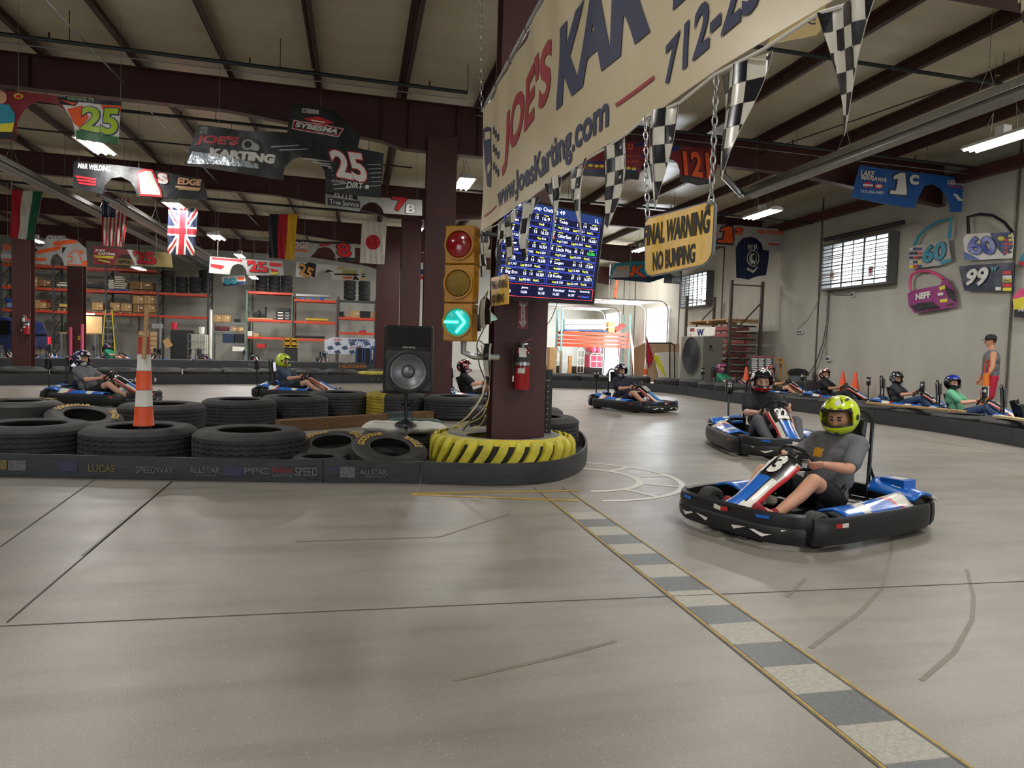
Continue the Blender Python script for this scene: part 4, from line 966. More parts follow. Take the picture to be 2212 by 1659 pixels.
    sm = shoe or M('dark_shoe', '#2a2a2c', .6)
    for i, s in enumerate((1, -1)):
        F = MB(); d = (toe[i]-an[i]).normalized(); F.caps(an[i]+V((-.02, 0, -.045)), toe[i]+d*.06, .042, .036, sm, 12); F.caps(an[i]+V((-.02, 0, -.04)), an[i]+V((-.01, 0, .02)), .046, .042, sm, 12)
        fuse(F, 'shoe', t, .012, None, [sm], 3)
    helmet(t, hd+rotm @ V((-.012, 0, .016)), rotm, hel, visor)
    if collar: MB().lathe([(.075, -.03), (.095, -.02), (.10, .005), (.085, .02), (.07, .01)], 24, collar, Matrix.Translation(nk+V((0, 0, .035)))).build('neck_collar', t)
    return t
def stripes(a, b, c=None, f=5, seed=0):
    def g(az, el):
        q = noise.noise(V((math.cos(R(az))*f*.35, math.sin(R(az))*f*.35, el/26+seed)))
        return a if q > .02 else (b if q > -.22 or c is None else c)
    return g
hy_ = M('helmet_yellow', '#d9f01c', .25, var=.05, coat=.5); hw = M('helmet_white', '#e8e8e6', .22, coat=.5); hb = M('helmet_black', '#15161a', .2, coat=.5); hr = M('helmet_red', '#c91f2b', .25, coat=.5); hbl = M('helmet_blue', '#1c2f9c', .25, coat=.5); hpk = M('helmet_pink', '#c94f8e', .25, coat=.5); hor = M('helmet_orange', '#e8762a', .25); hsl = M('helmet_silver', '#a8adb2', .25, .5); hpu = M('helmet_purple', '#3a2a66', .25, coat=.5); olive = M('helmet_olive', '#8a8a35', .4)
def yhel(az, el):
    q = noise.noise(V((math.cos(R(az))*2.2, math.sin(R(az))*2.2, el/22)))
    return kk if (abs(abs(az)-38) < 7 and 52 < el < 76) else (hw if q > .33 else (olive if q < -.42 else hy_))
def driver(k, label, **kw_): return person(label, k.matrix_basis.copy(), **kw_)
tg_ = M('grey_tshirt', '#73757a', .85, var=.12, scale=60); tb_ = M('black_tshirt', '#1e2022', .85, var=.1); tgd = M('charcoal_tshirt', '#383b3f', .85); tgr = M('green_tshirt', '#2f8a68', .85); tmt = M('mint_tshirt', '#6fb98f', .85); jeans = M('blue_jeans', '#2e4468', .85, var=.2, scale=20); jdk = M('dark_jeans', '#23262c', .85, var=.15); shg = M('grey_shorts', '#5a5c60', .85); shb = M('black_shorts', '#1d1e22', .85); ttl = M('teal_tshirt', '#2f7f8a', .85); tnv = M('navy_tshirt', '#1d2334', .85)
K1 = kart(1752, 5.33, (-.85, -.52), 'go-kart number 13 in front, driven by the yellow-helmeted driver in grey', '13', scale=.935)
driver(K1, 'driver in a neon yellow helmet and grey t-shirt in the front kart', shirt=tg_, legs=shb, hel=yhel, head=(14, 14), bare=True, detail=.0075, lean=.03, sway=.03, collar=M('purple_collar', '#3a2238', .8), shoe=M('red_shoe', '#8d2230', .7), chest=(.56, -.055, .045, .035, M('yellow_logo', '#f2b01e', .6)))
K2 = kart(1668, 9.5, (-.03, -1), 'go-kart number 22 following the front kart', '22', scale=1.05)
driver(K2, 'driver in a white red and black helmet and black t-shirt in kart 22', shirt=tb_, legs=shg, hel=lambda az, el: (hr if el < -22 or (abs(abs(az)-100) < 9) else (hw if noise.noise(V((math.cos(R(az))*4, math.sin(R(az))*4, el/12))) > -.08 else hb)), head=(-6, 8), bare=False, detail=.011, steer=-25, skinm=M('pale_skin', '#dfae96', .6), beard=M('beard', '#6d4a35', .9), visor=True)
K3 = kart(1368, 15.6, (.62, -.78), 'go-kart turning into the hall in mid distance under a navy-clad driver', '10')
driver(K3, 'driver in a dark helmet and navy t-shirt turning in mid distance', shirt=tnv, legs=tnv, hel=stripes(hb, hpu, hw), head=(-12, 8), bare=True, detail=.014)
K4 = kart(1035, 15.6, (1, -.02), 'go-kart passing behind the near column beneath the traffic light')
driver(K4, 'driver in a black t-shirt glimpsed between the two columns', shirt=tb_, legs=tb_, hel=stripes(hb, hr, hw), head=(0, 8), bare=True, detail=.014, lean=.04)
K5 = kart(222, 13.3, (1, -.03), 'go-kart crossing from the left beyond the orange and white post')
driver(K5, 'driver in a purple helmet and grey t-shirt at the far left', shirt=tg_, legs=tb_, hel=stripes(hpu, hb, hw, 6), head=(0, 10), bare=True, detail=.013, lean=-.03)
K6 = kart(646, 15.9, (1, -.05), 'go-kart crossing left of the loudspeaker with yellow-helmeted driver')
driver(K6, 'driver in a yellow helmet, blue t-shirt and white socks left of the loudspeaker', shirt=M('slate_tshirt', '#3a4a5c', .85), legs=tb_, hel=yhel, head=(0, 12), bare=True, detail=.013, shoe=white)
K7 = kart(935, 35.2, (1, -.1), 'distant go-kart in the back pit carrying a blue-helmeted driver')
driver(K7, 'small distant driver in a blue and white helmet in the back pit', shirt=ttl, legs=tb_, hel=stripes(hbl, hw), bare=True, detail=.02, hands=False)
K8 = kart(250, 32.4, (1, 0), 'distant go-kart in the back left pit with purple-helmeted driver')
driver(K8, 'small distant driver in purple helmet and green t-shirt by the ladder', shirt=tgr, legs=tb_, hel=stripes(hpu, hb), bare=True, detail=.02, hands=False)
HD = (.74, -.67)
def parked(px, X, num, label):
    q = hx(px, 800, X); f = q.x*math.sin(YAW)+q.y*math.cos(YAW); return kart(px, f, HD, label, num)
P1 = parked(1582, 11.3, '14', 'waiting go-kart of the green-shirted driver, furthest back along the right barrier')
driver(P1, 'waiting driver in a pink and black helmet and green t-shirt', shirt=tgr, legs=jeans, hel=stripes(hb, hpk, None, 6), head=(-20, 4), bare=False, detail=.015)
P2 = parked(1690, 12.3, '35', 'waiting go-kart just behind the driver of kart 22')
driver(P2, 'waiting driver in an orange and blue helmet behind kart 22', shirt=M('camo_tshirt', '#4d5236', .85, var=.5, scale=20), legs=jdk, hel=stripes(hor, hbl, hb, 7), head=(-35, 4), bare=True, detail=.015)
P3 = parked(1812, 12.6, '31', 'waiting go-kart number 31 in front of the two orange cones')
driver(P3, 'waiting driver in a white and red helmet and black t-shirt in kart 31', shirt=tb_, legs=jdk, hel=stripes(hw, hr, hb, 7), head=(-45, 4), bare=False, detail=.015, skinm=M('tan_skin', '#c08a68', .6))
P4 = parked(1968, 12.8, '33', 'waiting go-kart number 33 along the right barrier')
driver(P4, 'waiting driver in a black and silver helmet and charcoal t-shirt in kart 33', shirt=tgd, legs=jeans, hel=stripes(hsl, hb, hb, 6, 3), head=(-30, 18), bare=False, detail=.014, lean=.05)
P5 = parked(2105, 12.0, '7', 'waiting go-kart number 7 with the driver in mint green')
driver(P5, 'waiting driver in a blue and black helmet and mint t-shirt in kart 7', shirt=tmt, legs=jeans, hel=lambda az, el: hbl if el > 30 and abs(az) < 100 else (hw if abs(az) < 12 and el > 30 else hb), head=(-40, 4), bare=False, detail=.013)
P6 = parked(2262, 11.6, '4', 'empty go-kart number 4 cut off by the right edge')
lab = ['parked at the far left before the dark vehicle', 'parked in front of the workbench', 'parked near the yellow ladder', 'parked before the wooden pallets', 'parked before the white tank cage', 'parked before the grey shelving', 'parked before the orange rack', 'parked right of the yellow crates', 'parked before the checkered banner']
for i, px in ((0, 15), (1, 110), (3, 330), (4, 440), (6, 550), (7, 690)):
    kart(px, 29.1+.0070*px, (math.cos(i*1.3)*.6+.5, -.75), 'unmanned black go-kart '+lab[i], group='parked karts in the back pit')
# ---------------- standing attendant ----------------
def attendant():
    q = hx(2140, 800, 13.3); t = bpy.data.objects.new('person', None); sc.collection.objects.link(t); d = gw(-.75, .35)
    t.matrix_basis = Matrix.Translation((q.x, q.y, 0)) @ Matrix.Rotation(math.atan2(d.y, d.x), 4, 'Z') @ Matrix.Scale(1.02, 4)
    tag(t, 'man in grey sleeveless shirt, red shorts and dark cap standing by the concrete wall', 'person')
    B = MB(); sk = M('tanned_skin', '#cf9674', .6)
    def tor(mb, g, m):
        mb.caps((0, .08, .98), (0, -.08, .98), .12+g, .12+g, m, 16); mb.caps((.01, .07, 1.15), (.01, -.07, 1.15), .125+g, .125+g, m, 16); mb.caps((0, .09, 1.32), (0, -.09, 1.32), .125+g, .125+g, m, 16); mb.caps((0, .11, 1.42), (0, -.11, 1.42), .08+g, .08+g, m, 16); mb.caps((0, 0, .98), (0, 0, 1.35), .14+g, .14+g, m, 16)
    tor(B, 0, sk); B.caps((0, .13, 1.44), (0, -.13, 1.44), .06, .06, sk); B.caps((0, 0, 1.46), (.02, 0, 1.60), .06, .055, sk); B.ball((.03, 0, 1.70), (.10, .078, .115), sk, 18); B.ball((.075, 0, 1.635), (.05, .05, .045), sk, 12); B.caps((.125, 0, 1.70), (.142, 0, 1.665), .01, .016, sk, 8)
    for s in (1, -1):
        B.ball((.02, s*.08, 1.69), (.02, .012, .03), sk, 8); sh = V((0, s*.20, 1.42)); e = V((.02, s*.29, 1.14)); w_ = V((.14, s*.30, .90))
        chain(B, [sh, sh.lerp(e, .4), e], [.065, .056, .045], sk); chain(B, [e, e.lerp(w_, .35), w_], [.045, .046, .03], sk)
        B.caps(w_, w_+V((.02, 0, -.06)), .032, .036, sk)
        for k in range(4): chain(B, [w_+V((.0+.018*k, 0, -.07)), w_+V((.01+.018*k, -s*.005, -.115)), w_+V((.015+.016*k, -s*.02, -.15+.01*abs(k-1.5)))], [.011, .0105, .009], sk)
        chain(B, [w_+V((.03, -s*.01, -.03)), w_+V((.06, -s*.025, -.065)), w_+V((.062, -s*.03, -.10))], [.014, .012, .010], sk)
        h = V((0, s*.10, .92)); kn = V((.03, s*.12, .50)); an = V((-.01, s*.12, .09)); chain(B, [h, h.lerp(kn, .5), kn], [.10, .085, .06], sk); chain(B, [kn, kn.lerp(an, .35)+V((-.015, 0, 0)), an], [.06, .06, .038], sk)
        B.caps(an, V((.12, s*.13, .04)), .04, .03, sk)
    hm = M('brown_hair', '#3d2b20', .8); ey = M('dark_eye')
    fuse(B, 'body', t, .011, lambda p: 1 if (p.z > 1.66 and p.x < 0 and p.z < 1.9) else (2 if p.x > .11 and 1.708 < p.z < 1.722 and .015 < abs(p.y) < .045 else 0), [sk, hm, ey])
    S = MB(); ts = M('sleeveless_grey', '#6b6e72', .85); tor(S, .018, ts); fuse(S, 'sleeveless_shirt', t, .013, None, [ts], 6)
    L = MB(); rs = M('red_shorts', '#b31e38', .8); L.caps((0, .08, .93), (0, -.08, .93), .145, .145, rs, 16)
    for s in (1, -1): chain(L, [(0, s*.10, .90), (.03, s*.12, .56)], [.125, .115], rs)
    fuse(L, 'shorts', t, .013, None, [rs], 5)
    cp = MB(); ck = M('dark_cap', '#26272a', .8); cp.T = Matrix.Translation((.03, 0, 1.72)); cp.lathe([(.108, .0), (.112, .03), (.10, .08), (.06, .115), (.001, .125)], 24, ck); cp.grid(lambda u, v: V((.09+.10*v*math.cos(R(-70+140*u)), .10*math.sin(R(-70+140*u)), .012-.015*v)), 12, 4, ck); o = cp.build('cap', t); q_ = o.modifiers.new('s', 'SOLIDIFY'); q_.thickness = .004
    for s in (1, -1):
        F = MB(); F.caps((-.04, s*.12, .045), (.15, s*.13, .04), .045, .038, white, 12); fuse(F, 'shoe', t, .012, None, [white], 3)
    MB().tube([V((.115, .30, .955))+V((.036*math.cos(R(a)), .036*math.sin(R(a)), 0)) for a in range(0, 360, 30)], .008, black, 6, closed=True).build('watch', t)
attendant()
# ---------------- hanging signs, flags, race car panels: outlines traced in the photograph's pixels onto real hanging planes ----------------
def zm(ox, oy, s): return lambda *p: [(ox+x/s, oy+y/s) for x, y in p]
Z1, Z2, Z3, Z4 = zm(0, 0, 3.95), zm(540, 0, 3.95), zm(1000, 0, 3.95), zm(1500, 0, 3.107)
ZA, ZB, ZC, ZD, ZE, ZF, ZT = zm(0, 380, 4.148), zm(440, 440, 3.95), zm(900, 440, 3.95), zm(1260, 400, 3.606), zm(1700, 440, 3.19), zm(1240, 280, 6.913), zm(1020, 440, 6.913)
def gl(name, col, rough=.42, **k): return M(name, col, rough, var=.06, bump=k.pop('bump', .35), bscale=k.pop('bscale', 6), **k)
pk = gl('panel_black', '#17191d'); pw_ = gl('panel_white', '#d8d6d0'); psil = gl('panel_silver', '#a9a8a4'); pred = gl('panel_red', '#c8232a'); porg = gl('panel_orange', '#e85a22'); pmar = gl('panel_maroon', '#7d1f26'); pgold = gl('panel_gold', '#a3905a'); pblue = gl('panel_blue', '#24599f'); pnavy = gl('panel_navy', '#1c2540'); plime = gl('panel_lime', '#a8c52f'); pteal = gl('panel_teal', '#2d8fa8'); pyell = gl('panel_yellow', '#e0d23a'); ptan = gl('panel_tan', '#cf9f78'); pgreen = gl('panel_green', '#2f6a3a'); pmag = gl('panel_magenta', '#8f2272'); ppink = gl('panel_pink', '#d8477f')
def hang(s, name, label, cat, tops, zto=None, wire=.004, group=None, part='sheet_metal'):
    """build the sheet as the part of a thing that hangs on thin wires from the roof"""
    c = s.P3(*[sum(p[i] for p in s.base[0][0])/len(s.base[0][0]) for i in (0, 1)]); t = thing(name, label, cat, tuple(c), group=group)
    s.build(part, t)
    for p in tops:
        u, v = s.uv(*p); a = s.P3(u, v); b = V((a.x, a.y, (zroof(a.x)+.2) if zto is None else zto)); MB().tube([a, b], wire, cond, 5).build('hanging_wire', t, world=True)
    return t
def PS(Y, ripple=.02, **k): return Sheet((0, Y, 0), (0, -1, 0), ripple=ripple, step=.1, eps=.006, **k)
grp = 'race car body panels hung from the roof'
# green 25 panel
s = PS(13.2, .03, seed=1); s.outline(Z1((-300, 770), (235, 785), (480, 812), (570, 820), (1038, 865), (1012, 1235), (650, 1190), (645, 1140), (615, 1030), (560, 940), (480, 885), (330, 865), (255, 895), (195, 960), (150, 1050), (135, 1190), (-300, 1170)), pmar)
s.poly(Z1((480, 816), (1036, 868), (1012, 1232), (655, 1188), (620, 1030), (560, 940)), pw_); s.poly(Z1((570, 930), (700, 900), (760, 1000), (690, 1100), (640, 1060)), porg, 2); s.poly(Z1((560, 822), (1036, 868), (1034, 905), (570, 860)), pk, 2); s.poly(Z1((860, 890), (1034, 906), (1030, 960), (870, 930)), porg, 2); s.poly(Z1((650, 1110), (1015, 1170), (1010, 1232), (655, 1188)), pgreen, 2)
s.text('element 79', Z1((575, 852), (800, 872), (802, 838), (577, 822)), M('muted_green', '#8fae7a'), .02, 3); s.text('25', Z1((690, 1110), (1000, 1165), (1030, 930), (705, 905)), plime, .07, 4, out=blued, ext=.05)
s.poly(Z1((480, 820), (560, 828), (670, 870), (640, 905), (520, 890)), pk, 3); s.poly(Z1((500, 850), (660, 885), (630, 900)), porg, 5)
s.ell(*Z1((165, 825))[0], 10, 6, pyell, 3, slope=.05); s.ell(*Z1((165, 828))[0], 7, 4, pred, 4); s.poly(Z1((0, 890), (90, 900), (135, 980), (130, 1060), (0, 1080)), pteal, 3); s.ell(*Z1((25, 840))[0], 11, 13, ptan, 4); s.poly(Z1((0, 1060), (130, 1050), (110, 1130), (0, 1140)), pyell, 4); s.poly(Z1((-300, 1120), (130, 1130), (130, 1186), (-300, 1165)), pk, 5)
hang(s, 'race_car_bodywork', 'colourful car body panel with lime green 25 above a bright strip light', 'car panel', Z1((160, 790), (1030, 866)), group=grp)
# black panel with 25
s = PS(13.6, .035, seed=2); s.outline(Z1((1690, 1062))+Z2((0, 1118), (318, 1130), (345, 880), (600, 905), (745, 965), (945, 1150), (920, 1262), (1142, 1310), (1112, 1690), (645, 1640), (650, 1580), (638, 1470), (600, 1390), (540, 1342), (450, 1332), (360, 1362), (300, 1420), (285, 1480), (285, 1540))+Z1((1570, 1402)), pk)
s.poly(Z1((1640, 1290), (1900, 1330), (2212, 1400), (2212, 1440), (1800, 1400), (1590, 1395)), M('brushed_silver', '#8b9095', .25, .7, bump=.5, bscale=10), 1)
for k in range(9): s.poly(Z2((180+70*k, 1250+25*k), (420+70*k, 1235+35*k), (420+70*k, 1242+35*k), (180+70*k, 1262+25*k)), psil, 1) if k not in (2, 3) else None
for k in range(6): s.poly(Z2((690+5*k, 1420+38*k), (1120, 1400+36*k), (1120, 1406+36*k), (690+5*k, 1428+38*k)), psil, 1)
s.text("JOE'S", Z1((1665, 1240), (2015, 1262), (2045, 1165), (1690, 1155)), pred, .06, 2, out=pw_, ext=.012); s.text('KARTING', Z1((1790, 1330))+Z2((205, 1402), (222, 1320))+Z1((1795, 1262)), pw_, .075, 2)
s.ell(*Z1((2115, 1235))[0], 13, 12, psil, 2); s.ell(*Z1((2115, 1235))[0], 8, 8, pk, 3); s.ell(*Z2((30, 1250))[0], 14, 9, psil, 2, slope=.3); s.text("WE'RE", Z1((1710, 1110), (1775, 1118), (1777, 1085), (1712, 1080)), psil, .03, 2); s.text('MOVIN', Z1((1705, 1145), (1770, 1152), (1772, 1120), (1708, 1113)), psil, .03, 2)
s.poly(Z2((445, 922), (590, 940), (587, 978), (440, 962)), psil, 2); s.text('42', Z2((452, 955), (480, 960), (482, 938), (454, 934)), pk, .03, 3)
s.poly(Z2((452, 1012), (585, 994), (720, 1052), (610, 1075)), pred, 2); s.poly(Z2((520, 1020), (640, 1045), (635, 1055), (525, 1033)), pw_, 3); s.poly(Z2((372, 1022), (802, 1098), (755, 1172), (355, 1100)), pw_, 2); s.poly(Z2((376, 1030), (795, 1103), (752, 1165), (362, 1096)), pred, 3); s.poly(Z2((388, 1038), (782, 1108), (745, 1155), (375, 1090)), pk, 4)
s.text('SYBESMA', Z2((385, 1085), (742, 1146), (772, 1108), (395, 1042)), pw_, .05, 5); s.text('GRAPHICS.com', Z2((560, 1128), (745, 1160), (748, 1146), (562, 1114)), psil, .01, 6)
s.text('25', Z2((745, 1515), (1012, 1568), (958, 1312), (665, 1275)), pw_, .06, 4, out=pred, ext=.03); s.poly(Z2((640, 1262), (980, 1310), (1040, 1560), (1000, 1600), (720, 1540), (690, 1400)), pk, 3)
s.text('SLINGIN', Z2((695, 1555), (815, 1570), (818, 1545), (700, 1538)), pw_, .0, 4); s.text('DIRT', Z2((820, 1600), (960, 1615), (965, 1565), (835, 1552)), pw_, .02, 4); s.poly(Z2((985, 1580), (1015, 1583), (1012, 1614), (982, 1610)), pw_, 4)
hang(s, 'race_car_bodywork', 'large black body panel with white 25 in red outline and red and white lettering', 'car panel', Z1((1870, 1068))+Z2((605, 905)), group=grp)
# ELITE / 7B
s = PS(18.6, .03, seed=3); s.outline([(703, 400), (790, 425), (850, 428), (912, 432), (912, 466), (829, 461), (824, 448), (812, 438), (798, 437), (784, 444), (776, 457), (703, 447)], psil)
s.poly([(703, 400), (772, 418), (772, 432), (703, 418)], pk, 1); s.text('ELITE', [(722, 425), (762, 431), (762, 417), (722, 411)], pw_, .03, 3); s.text('Tree Service', [(712, 441), (775, 448), (775, 437), (712, 430)], pw_, .01, 3); s.poly([(708, 427), (778, 435), (778, 450), (708, 443)], dgrey, 2)
s.text('7', [(852, 455), (874, 457), (880, 427), (846, 425)], pred, .06, 3, out=pk, ext=.05); s.text('B', [(876, 460), (897, 462), (899, 442), (878, 440)], pw_, .05, 3, out=pk, ext=.06); hang(s, 'race_car_bodywork', 'silver and black tree service panel with red 7B between the columns', 'car panel', [(715, 404), (900, 432)], group=grp)
# M&R welding
s = PS(18.0, .03, seed=4); s.outline([(159, 347), (300, 362), (438, 386), (448, 423), (446, 432), (297, 425), (292, 408), (282, 392), (262, 382), (241, 385), (227, 400), (221, 419), (157, 406)], pk)
s.text('M&R WELDING', [(168, 363), (238, 371), (239, 359), (170, 352)], pw_, .03, 2); 
for k in range(3): s.poly([(163+3*k, 379+7*k), (208, 386+6*k), (207, 390+6*k), (164+3*k, 383+7*k)], pred, 2)
s.text('1', [(305, 419), (347, 422), (338, 371), (297, 368)], pw_, .07, 3, out=pred, ext=.04); s.text('s', [(343, 397), (364, 399), (362, 376), (340, 373)], pw_, .07, 3, out=pred, ext=.04); s.text('EDGE', [(383, 398), (433, 402), (436, 388), (386, 383)], ptan, .05, 2); s.poly([(379, 401), (434, 406), (430, 411), (379, 405)], ptan, 2); s.poly([(386, 406), (431, 410), (430, 413), (386, 410)], pgold, 3)
hang(s, 'race_car_bodywork', 'black panel with white 1s outlined in red above the british flag', 'car panel', [(170, 348), (300, 362), (425, 384)], group=grp)
# silver orange 1
s = PS(27.6, .04, seed=5); s.outline(ZA((30, 610), (110, 620), (385, 635), (412, 560), (430, 530), (582, 533), (592, 560), (690, 580), (775, 650), (780, 812), (575, 803), (560, 745), (515, 695), (472, 712), (452, 760), (450, 800), (15, 762), (5, 738)), psil)
for q in (((30, 612), (105, 620), (85, 668), (28, 665)), ((480, 590), (660, 570), (700, 600), (480, 625)), ((320, 670), (480, 640), (560, 620), (540, 660), (340, 700)), ((20, 745), (420, 735), (410, 760), (20, 760)), ((745, 760), (778, 760), (778, 808), (745, 806))): s.poly(ZA(*q), porg, 1)
s.poly(ZA((430, 532), (580, 536), (585, 562), (435, 560)), pk, 2); s.text('FRIESEN', ZA((437, 558), (578, 560), (576, 540), (438, 535)), pw_, .02, 3); s.ell(*ZA((260, 665))[0], 18, 6, pnavy, 2); s.text('TRI-STATE', ZA((150, 722), (320, 728), (322, 695), (155, 690)), pk, .04, 3); s.text('1', ZA((615, 790), (735, 795), (715, 670), (620, 690)), psil, .08, 3, out=porg, ext=.06); s.poly(ZA((560, 700), (600, 640), (560, 640)), pk, 2); s.text('v', ZA((705, 700), (758, 705), (752, 670), (708, 668)), porg, .05, 3)
s.poly(ZA((10, 700), (140, 700), (330, 760), (20, 735)), pw_, 2); hang(s, 'race_car_bodywork', 'silver and orange panel with number 1 at the left edge, over two columns', 'car panel', ZA((70, 612), (700, 585)), group=grp)
# maroon and gold joe's karting 25
s = PS(27.8, .03, seed=6); s.outline(ZA((835, 630), (1170, 660), (1500, 688), (1535, 700), (1547, 820), (1222, 806), (1205, 755), (1150, 705), (1090, 702), (1040, 745), (1025, 802), (830, 785)), pmar)
s.poly(ZA((1170, 660), (1500, 688), (1535, 700), (1547, 820), (1235, 806), (1200, 740)), pgold, 1); s.text("JOE'S", ZA((850, 682), (940, 686), (945, 658), (855, 652)), pw_, .04, 2); s.text('KARTING', ZA((880, 706), (1030, 714), (1034, 690), (885, 682)), pw_, .04, 2)
for k in range(2): s.poly(ZA((835, 712+12*k), (1030, 722+12*k), (1010, 730+12*k), (860, 720+12*k)), pyell, 3)
s.poly(ZA((880, 745), (990, 770), (985, 780), (880, 758)), plime, 2); s.text('25', ZA((1230, 785), (1410, 795), (1385, 685), (1185, 672)), pred, .07, 4, out=blued, ext=.06); s.poly(ZA((1140, 660), (1190, 665), (1240, 800), (1215, 800)), pw_, 3); hang(s, 'race_car_bodywork', 'maroon and gold panel with red 25 below the american flag', 'car panel', ZA((920, 636), (1400, 680)), group=grp)
# silver red 25
s = PS(27.6, .03, seed=7); s.outline(ZB((55, 450), (360, 475), (670, 490), (686, 612), (370, 610), (362, 565), (335, 525), (295, 512), (250, 528), (228, 565), (222, 606), (44, 590)), psil)
for q in (((70, 455), (330, 478), (320, 495), (70, 475)), ((60, 510), (180, 530), (150, 560), (60, 540)), ((360, 480), (450, 486), (400, 520)), ((560, 500), (660, 510), (660, 540), (560, 530)), ((560, 550), (640, 570), (600, 600))): s.poly(ZB(*q), pred, 1)
s.text('25', ZB((395, 580), (555, 588), (530, 500), (365, 490)), pred, .08, 3, out=pk, ext=.05); s.poly(ZB((565, 590), (600, 580), (645, 590), (620, 605), (580, 604)), pyell, 2); hang(s, 'race_car_bodywork', 'silver and red splatter panel with red 25, left of the black red yellow flag', 'car panel', ZB((120, 455), (545, 484)), group=grp)
s = PS(36.5, .02, seed=8); s.outline(ZB((145, 620), (355, 605), (360, 692), (168, 706)), pnavy); s.poly(ZB((150, 622), (352, 608), (356, 660), (160, 675)), psil, 1); s.text('60', ZB((185, 690), (290, 685), (270, 630), (160, 635)), pteal, .08, 2, out=pk, ext=.05); s.poly(ZB((290, 625), (350, 625), (340, 655), (300, 650)), porg, 2); hang(s, 'race_car_bodywork', 'small blue 60 panel hanging below the silver and red 25 panel', 'car panel', ZB((240, 612)), group=grp)
# edge 8
s = PS(25.6, .03, seed=9); s.outline(ZB((700, 300), (980, 322), (1290, 330), (1290, 490), (1135, 486), (1120, 430), (1085, 385), (1030, 368), (975, 382), (940, 425), (900, 462), (700, 455)), psil)
s.poly(ZB((700, 298), (980, 320), (1290, 330), (1285, 345), (1000, 340), (700, 318)), pk, 1); s.text('EDGE', ZB((730, 372), (895, 385), (905, 330), (735, 318)), pw_, .06, 2, out=pred, ext=.04); s.poly(ZB((780, 390), (890, 400), (885, 412), (780, 402)), porg, 2); s.text('8', ZB((1145, 455), (1265, 460), (1245, 335), (1125, 335)), pred, .08, 3, out=pk, ext=.04); s.poly(ZB((985, 345), (1100, 340), (1060, 360), (985, 365)), pred, 2); s.poly(ZB((1140, 460), (1290, 462), (1290, 488), (1140, 485)), pk, 2); hang(s, 'race_car_bodywork', 'silver and black panel with red 8 behind the black red yellow flag', 'car panel', ZB((1105, 328), (860, 312)), group=grp)
# white yellow 25
s = PS(30.2, .03, seed=10); s.outline(ZB((790, 495), (960, 512), (1370, 548), (1395, 657), (1092, 645), (1088, 605), (1060, 575), (1015, 562), (975, 585), (952, 636), (783, 622)), pw_)
s.poly(ZB((900, 500), (960, 514), (950, 634), (870, 600), (810, 540)), pk, 1); s.text('25', ZB((815, 600), (900, 640), (950, 560), (820, 500)), M('amber', '#e0a050', .4), .05, 3, out=pk, ext=.05); s.text("JOE'S", ZB((1135, 562), (1200, 566), (1205, 542), (1140, 538)), pyell, .05, 3, out=pk, ext=.05); s.text('KARTING', ZB((1180, 592), (1300, 600), (1302, 575), (1185, 568)), pyell, .05, 3, out=pk, ext=.05); s.poly(ZB((1120, 595), (1330, 600), (1310, 615), (1110, 608)), pk, 2); s.poly(ZB((1020, 590), (1060, 560), (1110, 580)), pk, 2); s.poly(ZB((1180, 625), (1270, 622), (1265, 640), (1190, 640)), porg, 2); s.poly(ZB((1290, 610), (1330, 650), (1270, 650)), pk, 2)
for k in range(4): s.poly(ZB((1345, 575+20*k), (1380, 577+20*k), (1380, 588+20*k), (1345, 586+20*k)), [pyell, pgreen, dgrey, pyell][k], 3)
hang(s, 'race_car_bodywork', 'white and black panel with amber 25, left of the japanese flag', 'car panel', ZB((860, 500), (1120, 525), (1352, 545)), group=grp)
s = PS(34.5, .01, seed=11); s.outline(ZB((1790, 500), (1950, 510), (1950, 690), (1790, 680)), pw_); s.poly(ZB((1800, 560), (1900, 560), (1900, 600), (1800, 610)), blued, 1); s.poly(ZB((1800, 610), (1900, 612), (1900, 650), (1800, 640)), pred, 2); s.text('ST', ZB((1815, 640), (1850, 642), (1850, 618), (1815, 616)), pw_, .03, 3); hang(s, 'race_car_bodywork', 'sliver of a white red and blue panel seen between the columns', 'car panel', ZB((1840, 503)), group=grp)
# orange 121
s = PS(14.2, .03, seed=12); s.outline(ZF((100, 420), (430, 290), (780, 175), (1060, 180), (1450, 232), (2080, 292), (2140, 560), (2060, 800), (1850, 832), (1580, 762), (1580, 600), (1540, 500), (1440, 425), (1150, 430), (1060, 480), (1000, 560), (965, 752), (100, 640)), pmar)
for q in (((880, 215), (1060, 180), (1060, 230), (890, 250)), ((1440, 235), (1600, 260), (1560, 310), (1430, 340)), ((100, 480), (450, 470), (450, 510), (100, 520)), ((100, 600), (960, 600), (950, 640), (100, 640)), ((900, 380), (1060, 370), (1060, 400), (900, 410))): s.poly(ZF(*q), blued, 1)
s.poly(ZF((100, 640), (960, 640), (965, 750), (100, 690)), pk, 2); s.poly(ZF((1580, 690), (2060, 750), (2050, 810), (1850, 830), (1590, 765)), dgrey, 2); s.text('121', ZF((1640, 682), (2040, 742), (2000, 345), (1615, 318)), porg, .07, 3, out=pk, ext=.04); s.text('FUEL HOSE', ZF((785, 402), (990, 408), (990, 382), (785, 378)), porg, .01, 2); s.text('& LEGAL', ZF((800, 495), (975, 490), (975, 462), (800, 462)), porg, .01, 2); s.text('23', ZF((790, 300), (870, 305), (880, 220), (795, 215)), porg, .06, 3, out=pk, ext=.05)
for x, y in ((730, 570), (810, 580), (890, 590), (240, 540), (330, 550), (410, 550)): s.ell(*ZF((x, y))[0], 5, 3.2, pyell, 3)
hang(s, 'race_car_bodywork', 'dark red and blue panel with orange 121 behind the pennants', 'car panel', ZF((1500, 240), (2060, 295)), group=grp)
